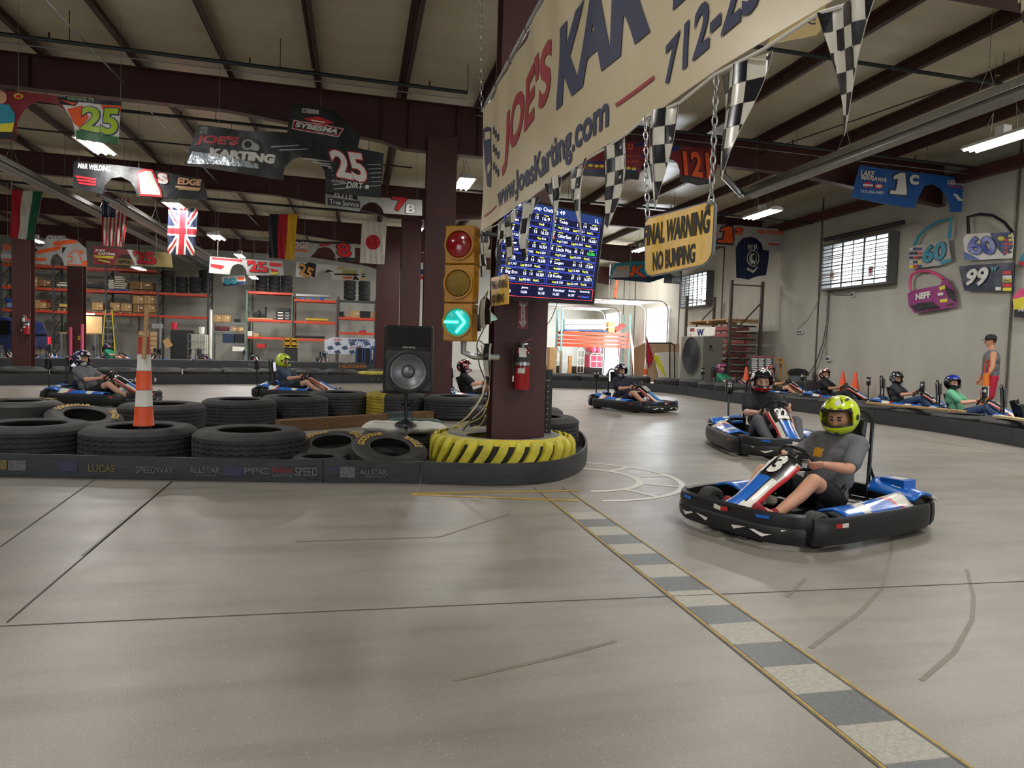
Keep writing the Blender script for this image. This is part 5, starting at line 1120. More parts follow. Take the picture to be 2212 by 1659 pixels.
# orange 1s
s = PS(21.6, .03, seed=13); s.outline(ZD((860, 290), (1020, 300), (1590, 346), (1565, 516), (1402, 505), (1392, 455), (1350, 415), (1300, 400), (1245, 412), (1208, 448), (1190, 484), (860, 460)), psil)
s.text('1', ZD((1045, 445), (1160, 455), (1185, 325), (1075, 318)), porg, .08, 3, out=pk, ext=.04); s.text('s', ZD((1180, 385), (1235, 388), (1245, 332), (1180, 328)), porg, .07, 3, out=pk, ext=.04); s.text('M&R WELDING', ZD((1355, 378), (1560, 390), (1565, 360), (1355, 345)), porg, .05, 2); s.poly(ZD((1440, 450), (1530, 460), (1525, 470), (1440, 464)), pred, 2); s.poly(ZD((1020, 360), (1050, 365), (1045, 390), (1020, 385)), porg, 2); s.poly(ZD((870, 410), (1010, 430), (1180, 470), (1000, 460)), dgrey, 2)
hang(s, 'race_car_bodywork', 'silver panel with orange 1s right of the yellow hanging sign', 'car panel', ZD((1100, 306), (1540, 342)), group=grp)
s = PS(28.4, .04, seed=14); s.outline(ZD((240, 608), (480, 590), (700, 640), (700, 700), (515, 760), (200, 730)), pteal); s.poly(ZD((250, 640), (360, 620), (360, 720), (210, 725)), psil, 1); s.text('K', ZD((358, 710), (490, 715), (475, 625), (385, 625)), porg, .09, 3, out=pk, ext=.04); s.poly(ZD((260, 630), (355, 635), (350, 665), (255, 660)), ptan, 2); s.poly(ZD((220, 722), (700, 700), (515, 755), (240, 735)), pnavy, 2); hang(s, 'race_car_bodywork', 'teal and white panel with orange K behind the yellow hanging sign', 'car panel', ZD((300, 605), (500, 592)), group=grp)
s = PS(28.0, .03, seed=15); s.outline(ZD((635, 650), (770, 660), (768, 772), (625, 762)), pk); s.text('RPA', ZD((690, 760), (765, 765), (765, 725), (690, 722)), psil, .06, 2); s.ell(*ZD((720, 690))[0], 11, 5, psil, 2); hang(s, 'race_car_bodywork', 'black panel with grey letters below the yellow hanging sign', 'car panel', ZD((700, 655)), group=grp)
# blue 1c
s = PS(14.4, .035, seed=16); s.outline(Z4((1108, 1108), (1320, 1140), (1560, 1165), (1950, 1215), (1945, 1427), (1720, 1422), (1702, 1335), (1655, 1265), (1595, 1236), (1540, 1252), (1510, 1310), (1482, 1395), (1400, 1390), (1052, 1325)), pblue)
s.text('LAKE', Z4((1112, 1180), (1195, 1190), (1210, 1152), (1118, 1140)), pw_, .05, 2, out=porg, ext=.015); s.text('MANAWA', Z4((1115, 1205), (1285, 1225), (1295, 1195), (1120, 1180)), pw_, .05, 2, out=porg, ext=.015); s.ell(*Z4((1160, 1242))[0], 9, 6.5, pred, 2); s.poly(Z4((1128, 1236), (1195, 1238), (1195, 1252), (1128, 1250)), pw_, 3); s.ell(*Z4((1235, 1250))[0], 10, 5.5, pred, 2); s.ell(*Z4((1235, 1250))[0], 7, 3.5, pw_, 3); s.text('712-366-8481', Z4((1110, 1295), (1275, 1303), (1275, 1283), (1112, 1275)), pw_, .02, 2)
s.text('1', Z4((1310, 1300), (1420, 1310), (1435, 1165), (1335, 1160)), pw_, .09, 3, out=dgrey, ext=.02); s.text('c', Z4((1435, 1238), (1500, 1242), (1507, 1175), (1440, 1170)), pw_, .09, 3, out=dgrey, ext=.02); s.text('LIGHTNING BOWL', Z4((1695, 1238), (1925, 1262), (1928, 1232), (1698, 1206)), pw_, .04, 2, out=pred, ext=.01); s.text('TOOL CRIB', Z4((1808, 1332), (1895, 1338), (1896, 1320), (1809, 1312)), pw_, .02, 2); s.text('SUPPLIES INC', Z4((1792, 1352), (1905, 1360), (1905, 1346), (1792, 1336)), pw_, .02, 2); s.poly(Z4((1730, 1300), (1760, 1305), (1800, 1350), (1770, 1350)), pw_, 2); s.poly(Z4((1700, 1246), (1830, 1262), (1830, 1268), (1700, 1252)), pred, 3)
hang(s, 'race_car_bodywork', 'blue hanging panel with white 1 and white lettering, right of the tube heater', 'car panel', Z4((1520, 1162), (1930, 1213)), group=grp)
# ---------------- flags ----------------
def cloth(n, c): return M(n, c, .85, var=.08, bump=.2, bscale=8)
fr_, fwht, fgr, fbk, fgd, fnv = cloth('flag_red', '#b01e2c'), cloth('flag_white', '#d2cec2'), cloth('flag_green', '#1d6145'), cloth('flag_black', '#1e2024'), cloth('flag_gold', '#d9a724'), cloth('flag_navy', '#1c2544')
def fold(seed, a=.05): return lambda u, v: a*math.sin(u*16+seed+.6*math.sin(v*3))*(.5+.5*math.cos(v*.6))+.02*math.sin(u*37+v*3)
def clip(poly, inside):      # keep part of polygon left of each directed edge of convex region
    out = list(poly)
    for (ax, ay), (bx, by) in zip(inside, inside[1:]+inside[:1]):
        src, out = out, []
        for p, q in zip(src, src[1:]+src[:1]):
            dp = (bx-ax)*(p[1]-ay)-(by-ay)*(p[0]-ax); dq = (bx-ax)*(q[1]-ay)-(by-ay)*(q[0]-ax)
            if dp >= 0: out.append(p)
            if dp*dq < 0: t = dp/(dp-dq); out.append((p[0]+(q[0]-p[0])*t, p[1]+(q[1]-p[1])*t))
        if not out: return []
    return out
def ccw(P): return P if sum(a[0]*b[1]-b[0]*a[1] for a, b in zip(P, P[1:]+P[:1])) > 0 else P[::-1]
def flag(q, Y, mats, label, seed, extra=None):   # q: tl,tr,br,bl in pixels; mats: list of (fraction from left, material)
    s = Sheet((0, Y, 0), (0, -1, 0), fn=fold(seed), step=.04, eps=.003, thick=.004); s.outline([q[0], q[1], q[2], q[3]], mats[0][1])
    B = lambda a, b: (q[0][0]*(1-a)*(1-b)+q[1][0]*a*(1-b)+q[2][0]*a*b+q[3][0]*(1-a)*b, q[0][1]*(1-a)*(1-b)+q[1][1]*a*(1-b)+q[2][1]*a*b+q[3][1]*(1-a)*b)
    for i in range(1, len(mats)):
        a0 = mats[i][0]; a1 = mats[i+1][0] if i+1 < len(mats) else 1; s.poly([B(a0, 0), B(a1, 0), B(a1, 1), B(a0, 1)], mats[i][1], 1)
    if extra: extra(s, B)
    hang(s, 'flag', label, 'flag', [q[0], q[1]], part='cloth')
fy = 22.35
flag([(25, 410), (93, 414), (72, 520), (22, 513)], fy, [(0, fr_), (.345, fwht), (.69, fgr)], 'red white and green striped flag hanging at the left', 1)
def us(s, B):
    for k in range(13):
        s.poly([B(k/13, 0), B((k+1)/13, 0), B((k+1)/13, 1), B(k/13, 1)], fr_ if k % 2 == 0 else fwht, 1)
    s.poly([B(0, 0), B(.54, 0), B(.54, .40), B(0, .40)], fnv, 2)
    for i in range(6):
        for j in range(8): a = .05+.085*i; b = .03+.047*j; s.poly([B(a+.018*math.cos(R(90+72*2*k)), b+.0105*math.sin(R(90+72*2*k))) for k in range(5)], fwht, 3)
flag([(221, 427), (280, 429), (267, 534), (220, 531)], fy, [(0, fwht)], 'american flag hanging vertically behind a tube heater', 2, us)
def uk(s, B):
    def band(p, q, w, m, L):
        (x0, y0), (x1, y1) = p, q; dx, dy = (x1-x0), (y1-y0)*1.65; l = math.hypot(dx, dy); nx, ny = -dy/l*w, dx/l*w/1.65
        P = clip(ccw([(x0+nx, y0+ny), (x1+nx, y1+ny), (x1-nx, y1-ny), (x0-nx, y0-ny)]), [(0, 0), (1, 0), (1, 1), (0, 1)])
        if P: s.poly([B(*z) for z in P], m, L)
    for a, b in (((-.1, -.1), (1.1, 1.1)), ((1.1, -.1), (-.1, 1.1))): band(a, b, .10, fwht, 1)
    for a, b in (((-.1, -.1), (1.1, 1.1)), ((1.1, -.1), (-.1, 1.1))): band(a, b, .035, fr_, 2)
    band((.5, 0), (.5, 1), .17, fwht, 3); band((0, .5), (1, .5), .17, fwht, 3); band((.5, 0), (.5, 1), .10, fr_, 4); band((0, .5), (1, .5), .10, fr_, 4)
flag([(364, 448), (428, 451), (420, 552), (361, 548)], fy, [(0, fnv)], 'british flag hanging vertically under a strip light', 3, uk)
flag([(582, 462), (643, 463), (635, 562), (581, 556)], fy, [(0, fbk), (.33, fr_), (.655, fgd)], 'black red and yellow striped flag hanging between panels', 4)
flag([(782, 477), (836, 481), (830, 571), (777, 568)], fy, [(0, fwht)], 'white flag with a red disc hanging beside the columns', 5, lambda s, B: s.poly([B(.49+.30*math.cos(R(a)), .49+.178*math.sin(R(a))) for a in range(0, 360, 12)], fr_, 1))
s = Sheet((0, 21.9, 0), (0, -1, 0), fn=fold(6, .06), step=.05, eps=.006, thick=.004); s.outline(ZD((1205, 410), (1240, 404), (1405, 425), (1452, 505), (1425, 700), (1345, 712), (1290, 735), (1190, 722), (1185, 490)), fnv)
s.ell(*ZD((1322, 570))[0], 13, 18, fwht, 1); s.ell(*ZD((1322, 570))[0], 11.5, 16, fbk, 2); s.ell(*ZD((1308, 575))[0], 5, 12, fwht, 3); s.poly(ZD((1320, 530), (1350, 545), (1352, 590), (1325, 620), (1315, 570)), fwht, 3); s.ell(*ZD((1330, 565))[0], 4.2, 7.5, fbk, 4); s.text('POW', ZD((1282, 512), (1318, 510), (1318, 460), (1282, 462)), fwht, .01, 3); s.text('MIA', ZD((1325, 508), (1355, 505), (1355, 455), (1325, 460)), fwht, .01, 3); s.poly(ZD((1275, 640), (1320, 665), (1360, 630), (1355, 650), (1320, 685), (1278, 660)), fwht, 2)
hang(s, 'flag', 'dark navy POW MIA flag hanging before the concrete wall', 'flag', ZD((1205, 410), (1405, 425)), part='cloth')
# ---------------- doors mounted on the right wall ----------------
def WS(off=.12, **k): return Sheet((WX-off, 0, 0), (-1, 0, 0), ripple=.04, freq=2, seed=k.get('seed', 0), step=.1, eps=.006, thick=.012)
def wall_door(s, label, tube=None, tm=None, cat='car door'):
    c = s.P3(*[sum(p[i] for p in s.base[0][0])/len(s.base[0][0]) for i in (0, 1)]); t = thing('race_car_bodywork', label, cat, tuple(c), group='race car doors on the right wall'); s.build('skin', t)
    if tube:
        P = [s.P3(*s.uv(*p)) for p in tube]; MB().tube(P, .035, tm, 8).build('window_frame', t, world=True)
    m = MB(); m.tube([c, V((WX, c.y, c.z))], .02, dgrey, 6); m.build('bracket', t, world=True)
def stickers(s, pts, seed):
    rr = random.Random(seed)
    for x, y, w_, h_ in pts: s.poly(ZE((x, y), (x+w_, y-w_*.12), (x+w_, y+h_-w_*.12), (x, y+h_)), rr.choice([pred, pw_, pyell, pk, blued, pred]), 2)
s = WS(seed=21); s.outline(ZE((845, 322), (870, 292), (1112, 243), (1126, 396), (1060, 425), (850, 450)), psil); s.text('60', ZE((940, 415), (1095, 382), (1105, 250), (945, 300)), pteal, .08, 3, out=pk, ext=.03); stickers(s, [(850+28*i, 305+30*j, 24, 18) for i in range(3) for j in range(5)], 3); s.poly(ZE((1060, 395), (1126, 375), (1126, 396), (1060, 425)), pteal, 2)
wall_door(s, 'silver and teal car door with teal 60 on the wall', ZE((876, 290), (905, 225), (960, 170), (1040, 125), (1130, 100), (1118, 240)), pteal)
s = WS(seed=22); s.outline(ZE((1235, 208), (1545, 195), (1558, 215), (1553, 375), (1225, 392), (1218, 240)), pw_); s.poly(ZE((1400, 203), (1545, 196), (1555, 300), (1500, 360), (1440, 300)), blued, 1); s.poly(ZE((1222, 330), (1330, 385), (1226, 390)), pblue, 1); s.text('60', ZE((1258, 352), (1448, 350), (1422, 222), (1247, 228)), M('royal_blue', '#1f3fa8', .3), .08, 3, out=pk, ext=.03); stickers(s, [(1500+28*(i % 2), 215+28*(i//2), 24, 16) for i in range(10)], 5); s.ell(*ZE((1478, 240))[0], 8, 5, pyell, 3)
wall_door(s, 'white and blue car door with blue 60 on the wall', ZE((1252, 205), (1246, 90), (1330, 72), (1420, 82), (1500, 130), (1552, 195)), pk)
s = WS(seed=23); s.outline(ZE((1188, 430), (1430, 412), (1560, 404), (1562, 604), (1220, 600), (1205, 520)), pnavy); s.text('99', ZE((1222, 565), (1372, 568), (1402, 432), (1252, 452)), pw_, .07, 3, out=pk, ext=.04); s.text('W', ZE((1405, 468), (1450, 466), (1462, 430), (1408, 432)), pteal, .05, 3, out=pw_, ext=.03)
for i, (y, m_) in enumerate(((465, pred), (495, pw_), (520, pyell), (552, pred), (580, pyell))): s.poly(ZE((1490, y), (1550, y-2), (1550, y+22), (1490, y+22)), m_, 2)
s.text('KRC', ZE((1497, 538), (1545, 537), (1545, 524), (1497, 525)), pk, .04, 3); s.poly(ZE((1445, 575), (1480, 573), (1480, 598), (1445, 598)), pw_, 2)
wall_door(s, 'black car door with white 99 on the wall below the blue 60')
s = WS(seed=24); s.outline(ZE((835, 622), (860, 600), (1050, 562), (1075, 520), (1100, 515), (1150, 600), (1166, 708), (1050, 730), (880, 755), (840, 700)), pmag); s.text('NEFF', ZE((890, 665), (998, 648), (992, 602), (892, 620)), pw_, .06, 3); s.text('RACING', ZE((900, 700), (1010, 690), (1008, 672), (900, 684)), pk, .03, 3); s.poly(ZE((850, 700), (1010, 680), (1060, 720), (890, 745)), pk, 1); stickers(s, [(1040, 615, 40, 20), (1055, 660, 50, 22), (1100, 690, 45, 14)], 8); s.poly(ZE((1080, 560), (1150, 600), (1160, 680), (1110, 650)), pk, 1); s.poly(ZE((1050, 575), (1090, 560), (1095, 585), (1055, 600)), pyell, 3)
wall_door(s, 'magenta car door with pink window frame and white lettering on the wall', ZE((852, 595), (846, 540), (860, 490), (905, 466), (980, 464), (1040, 490), (1075, 520)), ppink)
s = WS(seed=25); s.outline(ZE((1556, 650), (1600, 590), (1760, 560), (1760, 800), (1570, 782)), ppink); s.poly(ZE((1560, 660), (1760, 610), (1760, 720), (1565, 735)), pyell, 1); s.poly(ZE((1570, 730), (1760, 715), (1760, 798), (1570, 780)), pk, 2); s.text('PE', ZE((1600, 745), (1640, 740), (1640, 722), (1600, 726)), pw_, .03, 3); wall_door(s, 'pink yellow and black car door cut off by the right edge')
s = WS(seed=26); s.outline(ZE((1590, 400), (1625, 345), (1760, 320), (1760, 430), (1600, 425)), pteal); s.poly(ZE((1590, 400), (1760, 390), (1760, 428), (1600, 424)), pred, 1); wall_door(s, 'teal and red car door at the right edge above the pink and yellow one')
# ---------------- the big banner, its pole, chains and pennants ----------------
BX = 1.27; ban = M('banner_vinyl', '#d6c6a2', .3, var=.04, scale=2, bump=.12, bscale=3); bn = M('banner_navy', '#18224c', .5, var=.05); br_ = M('banner_red', '#a01a2a', .45)
def bfn(u, v): return .025*noise.noise(V((u*1.1, v*1.6, 3)))+.012*math.sin(u*9+v*1.5)*max(0, 1-abs(v-3.7)*1.2)
S = Sheet((BX, 0, 0), (-1, 0, 0), fn=bfn, step=.08, eps=.003, thick=.005)
if True:
    def yz(y, z): return ((V((BX, y, z))-S.P).dot(S.u), z)
    top = [(7.50-.62*i, 3.77-(.03 if i % 2 else 0)) for i in range(11)]; top = [(y, z-.0) for y, z in top]; ybot = [(7.50, 2.50), (6.4, 2.455), (5.2, 2.41), (4.0, 2.36), (3.2, 2.325), (2.39, 2.29), (1.78, 2.24), (1.3, 2.20)]
    S.base.append(([yz(*p) for p in top]+[yz(*p) for p in reversed(ybot)], ban))
S.text("JOE'S", Z3((345, 1510), (745, 990), (760, 260), (352, 985)), br_, .035, 2)
k0 = S.uv(*Z3((818, 945))[0]); k1 = S.uv(*Z3((812, 285))[0]); r1 = S.uv(*Z3((1575, 265))[0]); hv = (k1[0]-k0[0], k1[1]-k0[1]); wv = (r1[0]-k0[0], r1[1]-k0[1])
def tuv(sh, txt, o, wv, hv, mat, off, layer): vs, fs = glyphs(txt, off); sh.items.append(([(o[0]+wv[0]*a+hv[0]*b, o[1]+wv[1]*a+hv[1]*b) for a, b in vs], fs, mat, layer))
tuv(S, 'KAR', k0, wv, (0, hv[1]), bn, .05, 2); o2 = (k0[0]+wv[0]*1.03, k0[1]+wv[1]*1.03); tuv(S, 'TI', o2, (wv[0]*.50, wv[1]*.50), (0, hv[1]), bn, .05, 2)
S.text('www.JoesKarting.com', Z3((304, 1830), (1250, 1165), (1250, 768), (304, 1600)), bn, .03, 2)
S.poly(Z3((1302, 884), (1632, 640), (1633, 676), (1308, 914)), br_, 2); S.poly([(1047, 465), (1073, 443), (1073, 447), (1047, 469)], br_, 2)
S.text('712-25', [(1438, 189), (1652, 10), (1652, -150), (1438, 98)], bn, .03, 2); S.text('6', [(1664, 2), (1712, -40), (1712, -215), (1664, -165)], bn, .03, 2)
S.poly(Z3((190, 1110), (215, 1080), (240, 1090), (243, 1400), (235, 1600), (205, 1590), (195, 1300)), bn, 2); S.poly(Z3((205, 1130), (240, 1120), (240, 1180), (205, 1200)), ban, 3); S.poly(Z3((215, 1420), (238, 1380), (238, 1440), (215, 1490)), ban, 3)
for i in range(9): x = 258+(i % 3)*22; y = 1090+(i//3)*150+(i % 3)*30; S.poly(Z3((x, y), (x+16, y-12), (x+16, y+48), (x, y+62)), bn, 2)
bt = thing('banner', 'large cream banner with red and navy lettering hanging beside the near column', 'banner', (BX, 4.5, 2.4)); S.build('vinyl', bt)
MB().tube([(BX, 7.65, 3.80), (BX, .2, 3.80)], .02, silver, 10).build('pole', bt, world=True)
for i in range(10):
    y = 7.45-.62*i; z = 3.80; MB().tube([V((BX+.024*math.cos(R(a)), y, z-.014+.034*math.sin(R(a)))) for a in range(0, 360, 40)], .004, black, 5, closed=True).build('tie', bt, world=True)
def chainlinks(a, b, label, pitch=.038, r=.0032, name='chain'):
    a = V(a); b = V(b); L = (b-a).length; d = (b-a).normalized(); u, v = frame(d); m = MB(); n = int(L/pitch)
    for i in range(n):
        c = a+d*(i+.5)*L/n; w_ = u if i % 2 else v
        m.tube([c+d*pitch*.68*math.cos(R(t))+w_*pitch*.30*math.sin(R(t)) for t in range(0, 360, 45)], r, silver, 5, closed=True)
    return tag(m.build(name), label, 'chain')
chainlinks(hx(1035, -5, BX-.05)+V((0, 0, .6)), V((BX-.03, 7.55, 3.80)), 'long thin chain holding the far end of the cream banner', .06)
MB_ = hx(1548, 165, BX); MBb = hx(1536, 440, BX); chainlinks(V((BX, MB_.y, MB_.z)), V((BX, MBb.y, MBb.z)), 'right chain holding the yellow final warning sign', .034)
MB_ = hx(1394, 252, BX); MBb = hx(1399, 468, BX); chainlinks(V((BX, MB_.y, MB_.z)), V((BX, MBb.y, MBb.z)), 'left chain holding the yellow final warning sign', .034)
s = Sheet((BX, 0, 0), (-1, 0, 0), ripple=.012, freq=3, seed=31, step=.06, eps=.002, thick=.008); wy = M('sign_yellow', '#e2b01c', .3, var=.12, scale=4, bump=.3, bscale=7)
s.outline(ZD((510, 250), (965, 125), (1005, 128), (1024, 160), (1018, 540), (985, 600), (940, 632), (530, 712), (492, 700), (475, 660), (488, 290)), M('sign_rim', '#6e7074', .4)); s.poly(ZD((515, 262), (965, 136), (998, 140), (1014, 165), (1008, 535), (978, 590), (935, 620), (530, 702), (500, 690), (484, 655), (496, 300)), wy, 1)
s.text('FINAL WARNING', ZD((478, 480), (982, 372), (990, 175), (490, 318)), M('sign_black', '#101116', .55), .045, 2); s.text('NO BUMPING', ZD((545, 670), (880, 605), (880, 450), (545, 522)), M('sign_black'), .04, 2); s.ell(*ZD((970, 180))[0], 4, 6, dgrey, 3)
t = thing('warning_sign', 'yellow FINAL WARNING NO BUMPING sign hanging on chains', 'sign', tuple(hx(1465, 515, BX))); s.build('board', t)
for p in ZD((505, 262), (985, 135)): q = s.P3(*s.uv(*p)); MB().ball(q, .014, silver, 8).build('bolt', t, world=True)
s = Sheet((BX, 0, 0), (-1, 0, 0), ripple=.02, freq=5, seed=32, step=.08, eps=.003, thick=.008); s.outline(ZC((642, 632), (770, 600), (780, 615), (776, 855), (640, 876), (633, 860)), wy); s.text('FINAL WARNING', ZC((648, 735), (770, 715), (770, 640), (648, 660)), M('sign_black'), .03, 2); s.text('NO BUMPING', ZC((655, 850), (745, 838), (745, 765), (655, 780)), M('sign_black'), .03, 2); t = thing('warning_sign', 'small yellow warning sign at the column below the scoreboard corner', 'sign', tuple(hx(1080, 630, BX))); s.build('board', t); MB().tube([s.P3(*s.uv(1080, 596)), s.P3(*s.uv(1080, 596))+V((0, 0, .28))], .005, black, 6).build('hook', t, world=True)
def pennant(tri, label, cells=4.5, plane=BX, seed=0, cord_=True, tw=.02):
    s = Sheet((plane, 0, 0), (-1, 0, 0), fn=lambda u, v: tw*math.sin(u*22+seed)+tw*.7*math.sin(v*9+seed*2), step=.05, eps=.0016, thick=.002)
    s.outline(tri, M('pennant_white', '#d4cfc0', .22, var=.05)); T = ccw([s.uv(*p) for p in tri]); A, B_, C_ = [V(s.uv(*p)) for p in (tri[0], tri[1], tri[-1])]; e = (B_-A); c = e.length/cells; e = e/e.length; g = V((0, -1)); 
    n2 = int((A-C_).length/c)+3; kmat = M('pennant_black', '#1b1c20', .22, var=.05)
    for i in range(-5, int(cells)+7):
        for j in range(-3, n2+2):
            if (i+j) % 2 == 0:
                o = A+e*c*i+g*c*j; P = clip(ccw([tuple(o), tuple(o+e*c), tuple(o+e*c+g*c), tuple(o+g*c)]), T)
                if len(P) > 2: s.polyuv(P, kmat, 1)
    o = s.build('pennant'); return tag(o, label, 'pennant', 'checkered pennants along the banner')
pl_ = ['largest checkered pennant at the upper right end of the banner', 'second largest checkered pennant, beside the right sign chain', 'checkered pennant hanging over the left part of the final warning sign', 'checkered pennant hanging just left of the left sign chain', 'checkered pennant over the right edge of the scoreboard', 'checkered pennant over the middle of the scoreboard', 'wide checkered pennant over the left middle of the scoreboard', 'narrow twisted pennant over the left of the scoreboard', 'crumpled pennant at the left corner of the scoreboard', 'dangling checkered pennant below the far end of the banner']
for i, tr in enumerate([[(1770, 28), (1905, -12), (1809, 292)], [(1543, 162), (1650, 106), (1577, 392)], [(1397, 250), (1468, 222), (1418, 452)], [(1305, 322), (1353, 290), (1317, 497)], [(1238, 364), (1272, 341), (1247, 522)], [(1182, 398), (1212, 377), (1193, 542)], [(1124, 446), (1159, 424), (1133, 565)], [(1097, 470), (1118, 455), (1093, 582)], [(1077, 483), (1093, 473), (1071, 562)], [(1043, 500), (1063, 497), (1037, 612)]]): pennant(tr, pl_[i], seed=i*1.7)
pennant([(2186, -30), (2300, -160), (2225, 90)], 'corner of a checkered pennant at the top right corner', seed=4, plane=2.3)
pennant([(1022, 723), (1072, 690), (1050, 626)], 'checkered pennant fallen down beside the near column under the small sign', plane=1.2, seed=3)
pennant([(1050, 742), (1063, 742), (1052, 838)], 'narrow checkered strip hanging down along the left of the near column', plane=1.22, seed=5, cells=2)
pc = MB(); pts = [hx(x, y, BX) for x, y in ((1905, -12), (1770, 28), (1650, 106), (1543, 162), (1468, 222), (1397, 252), (1353, 290), (1305, 322), (1272, 341), (1238, 364), (1182, 398), (1124, 446), (1075, 485), (1044, 500))]; pc.tube(pts, .006, white, 6); tag(pc.build('bunting_line'), 'white cord carrying the checkered pennants along the bottom of the banner', 'cord')
# ---------------- scoreboard screen ----------------
tvn = V((-.42, -.9, 0)).normalized(); P0 = hd(1130, 600, 6.75)
q = [ZT(p)[0] for p in ((490, -105), (1948, 212), (1788, 1468), (345, 1378))]
scr = M('screen_dark', '#060a2c', .15, var=.1, emit=.9); sblue = M('screen_blue', '#4a62e8', .3, emit=1.0); swht = M('screen_text', '#cfd6ff', .3, emit=1.5); syel = M('screen_yellow', '#dce83a', .3, emit=1.4); sgrn = M('screen_green', '#27d84a', .3, emit=1.5); sred = M('screen_red', '#d8403a', .3, emit=1.3); shead = M('screen_head', '#142a5c', .2, emit=1.0)
s = Sheet(P0, tvn, eps=.0012, thick=.05)
def TB(a, b): return (q[0][0]*(1-a)*(1-b)+q[1][0]*a*(1-b)+q[2][0]*a*b+q[3][0]*(1-a)*b, q[0][1]*(1-a)*(1-b)+q[1][1]*a*(1-b)+q[2][1]*a*b+q[3][1]*(1-a)*b)
s.outline([TB(-.025, -.03), TB(1.02, -.025), TB(1.02, 1.03), TB(-.025, 1.04)], black); tv = thing('scoreboard', 'tilted flat screen scoreboard showing blue lap time tables on the near column', 'screen', tuple(P0)); s.build('housing', tv)
s = Sheet(P0+tvn*.004, tvn, eps=.0008, thick=.002)
def tq(a0, b0, a1, b1, m, L=1): s.poly([TB(a0, b0), TB(a1, b0), TB(a1, b1), TB(a0, b1)], m, L)
def tt(txt, a0, b0, a1, b1, m, off=.01, L=4): s.text(txt, [TB(a0, b1), TB(a1, b1), TB(a1, b0), TB(a0, b0)], m, off, L)
s.outline([TB(0, 0), TB(1, 0), TB(1, 1), TB(0, 1)], scr); tq(0, 0, 1, .085, shead); tt('Race Group Outing 49', .12, .02, .62, .075, swht); tt('1L', .93, .03, .97, .075, swht)
rows = [('1', 'A', '', '15', '16.9', '.884', '', '-'), ('2', 'Al', '', '15', '16.53', '17.567', '', '.916'), ('3', 'Loper', '', '15', '16.954', '17.569', '17.562', '4.259'), ('4', 'HATER', '23', '14', '16.640', '17.797', '20.219', '1L'), ('5', 'Big Ern', '15', '14', '16.369', '17.934', '18.401', '1L'),
        ('6', 'Teddy', '12', '14', '16.600', '17.528', '17.531', '1L'), ('7', 'OtherSam', '11', '14', '16.661', '17.509', '16.929', '1L'), ('8', 'Uncle Wes', '45', '14', '16.356', '17.647', '16.355', '1L'), ('9', 'Logan', '44', '13', '17.649', '18.913', '21.408', '2L'), ('10', 'Kolby', '47', '13', '16.871', '18.720', '22.109', '2L')]
for i, r_ in enumerate(rows):
    c_ = i//5; a0 = .015+.492*c_; b0 = .095+.150*(i % 5); a1 = a0+.478; b1 = b0+.142; w2 = .0026
    for e in ((a0, b0, a1, b0+w2*1.3), (a0, b1-w2*1.3, a1, b1), (a0, b0, a0+w2, b1), (a1-w2, b0, a1, b1), (a0, b0+.083, a1, b0+.086)): tq(*e, sblue, 2)
    tt(r_[0], a0+.015, b0+.03, a0+.015+.018*len(r_[0]), b0+.065, swht); tt(r_[1], a0+.065, b0+.03, a0+.065+.016*len(r_[1])+.01, b0+.070, swht)
    if r_[2]: tt(r_[2], a0+.25, b0+.03, a0+.28, b0+.065, swht)
    tt(r_[3], a0+.315, b0+.03, a0+.345, b0+.065, swht); tt(r_[4], a0+.385, b0+.03, a0+.460, b0+.067, sgrn if i == 7 else swht)
    for x, l_ in ((.02, .02), (.065, .05), (.255, .02), (.32, .02), (.40, .045)): tq(a0+x, b0+.012, a0+x+l_, b0+.018, syel, 3)
    for x, lab_, v_ in ((.06, 'Avg', r_[5]), (.215, 'Last', r_[6]), (.355, 'Gap', r_[7])):
        tt(lab_, a0+x, b0+.100, a0+x+.036, b0+.128, syel); 
        if v_: tt(v_, a0+x+.040, b0+.100, a0+x+.040+.012*len(v_), b0+.124, swht)
s.poly([TB(.525, .20), TB(.545, .20), TB(.535, .175)], sgrn, 4); s.poly([TB(.525, .315), TB(.545, .315), TB(.535, .345)], sred, 4)
for e in ((.0, .855, 1, .859), (.0, .985, 1, .989), (.994, .855, .998, .989)): tq(*e, sred, 2)
for x, a, b in ((.09, 'Wes', '16.0'), (.26, 'James', '16.036'), (.44, 'N19', '16.138'), (.59, 'Kanukasl', '16.331'), (.75, 'Ricky', '16.397')): tt(a, x, .88, x+.014*len(a), .908, swht); tt(b, x, .925, x+.062, .953, swht)
tt('Powered By', .865, .875, .965, .905, swht); tt('Clubspeed', .875, .935, .965, .962, sblue); s.ell(*TB(.860, .948), 1.6, 1.6, sred, 4, n=10)
o = s.build('display', tv)
m = MB(); a = s.P3(*s.uv(1180, 540))-tvn*.05; m.tube([a, V((1.62, 7.12, a.z))], .03, black, 8); m.box(V((1.62, 7.12, a.z)), (.2, .02, .25), black); m.build('wall_bracket', tv, world=True)
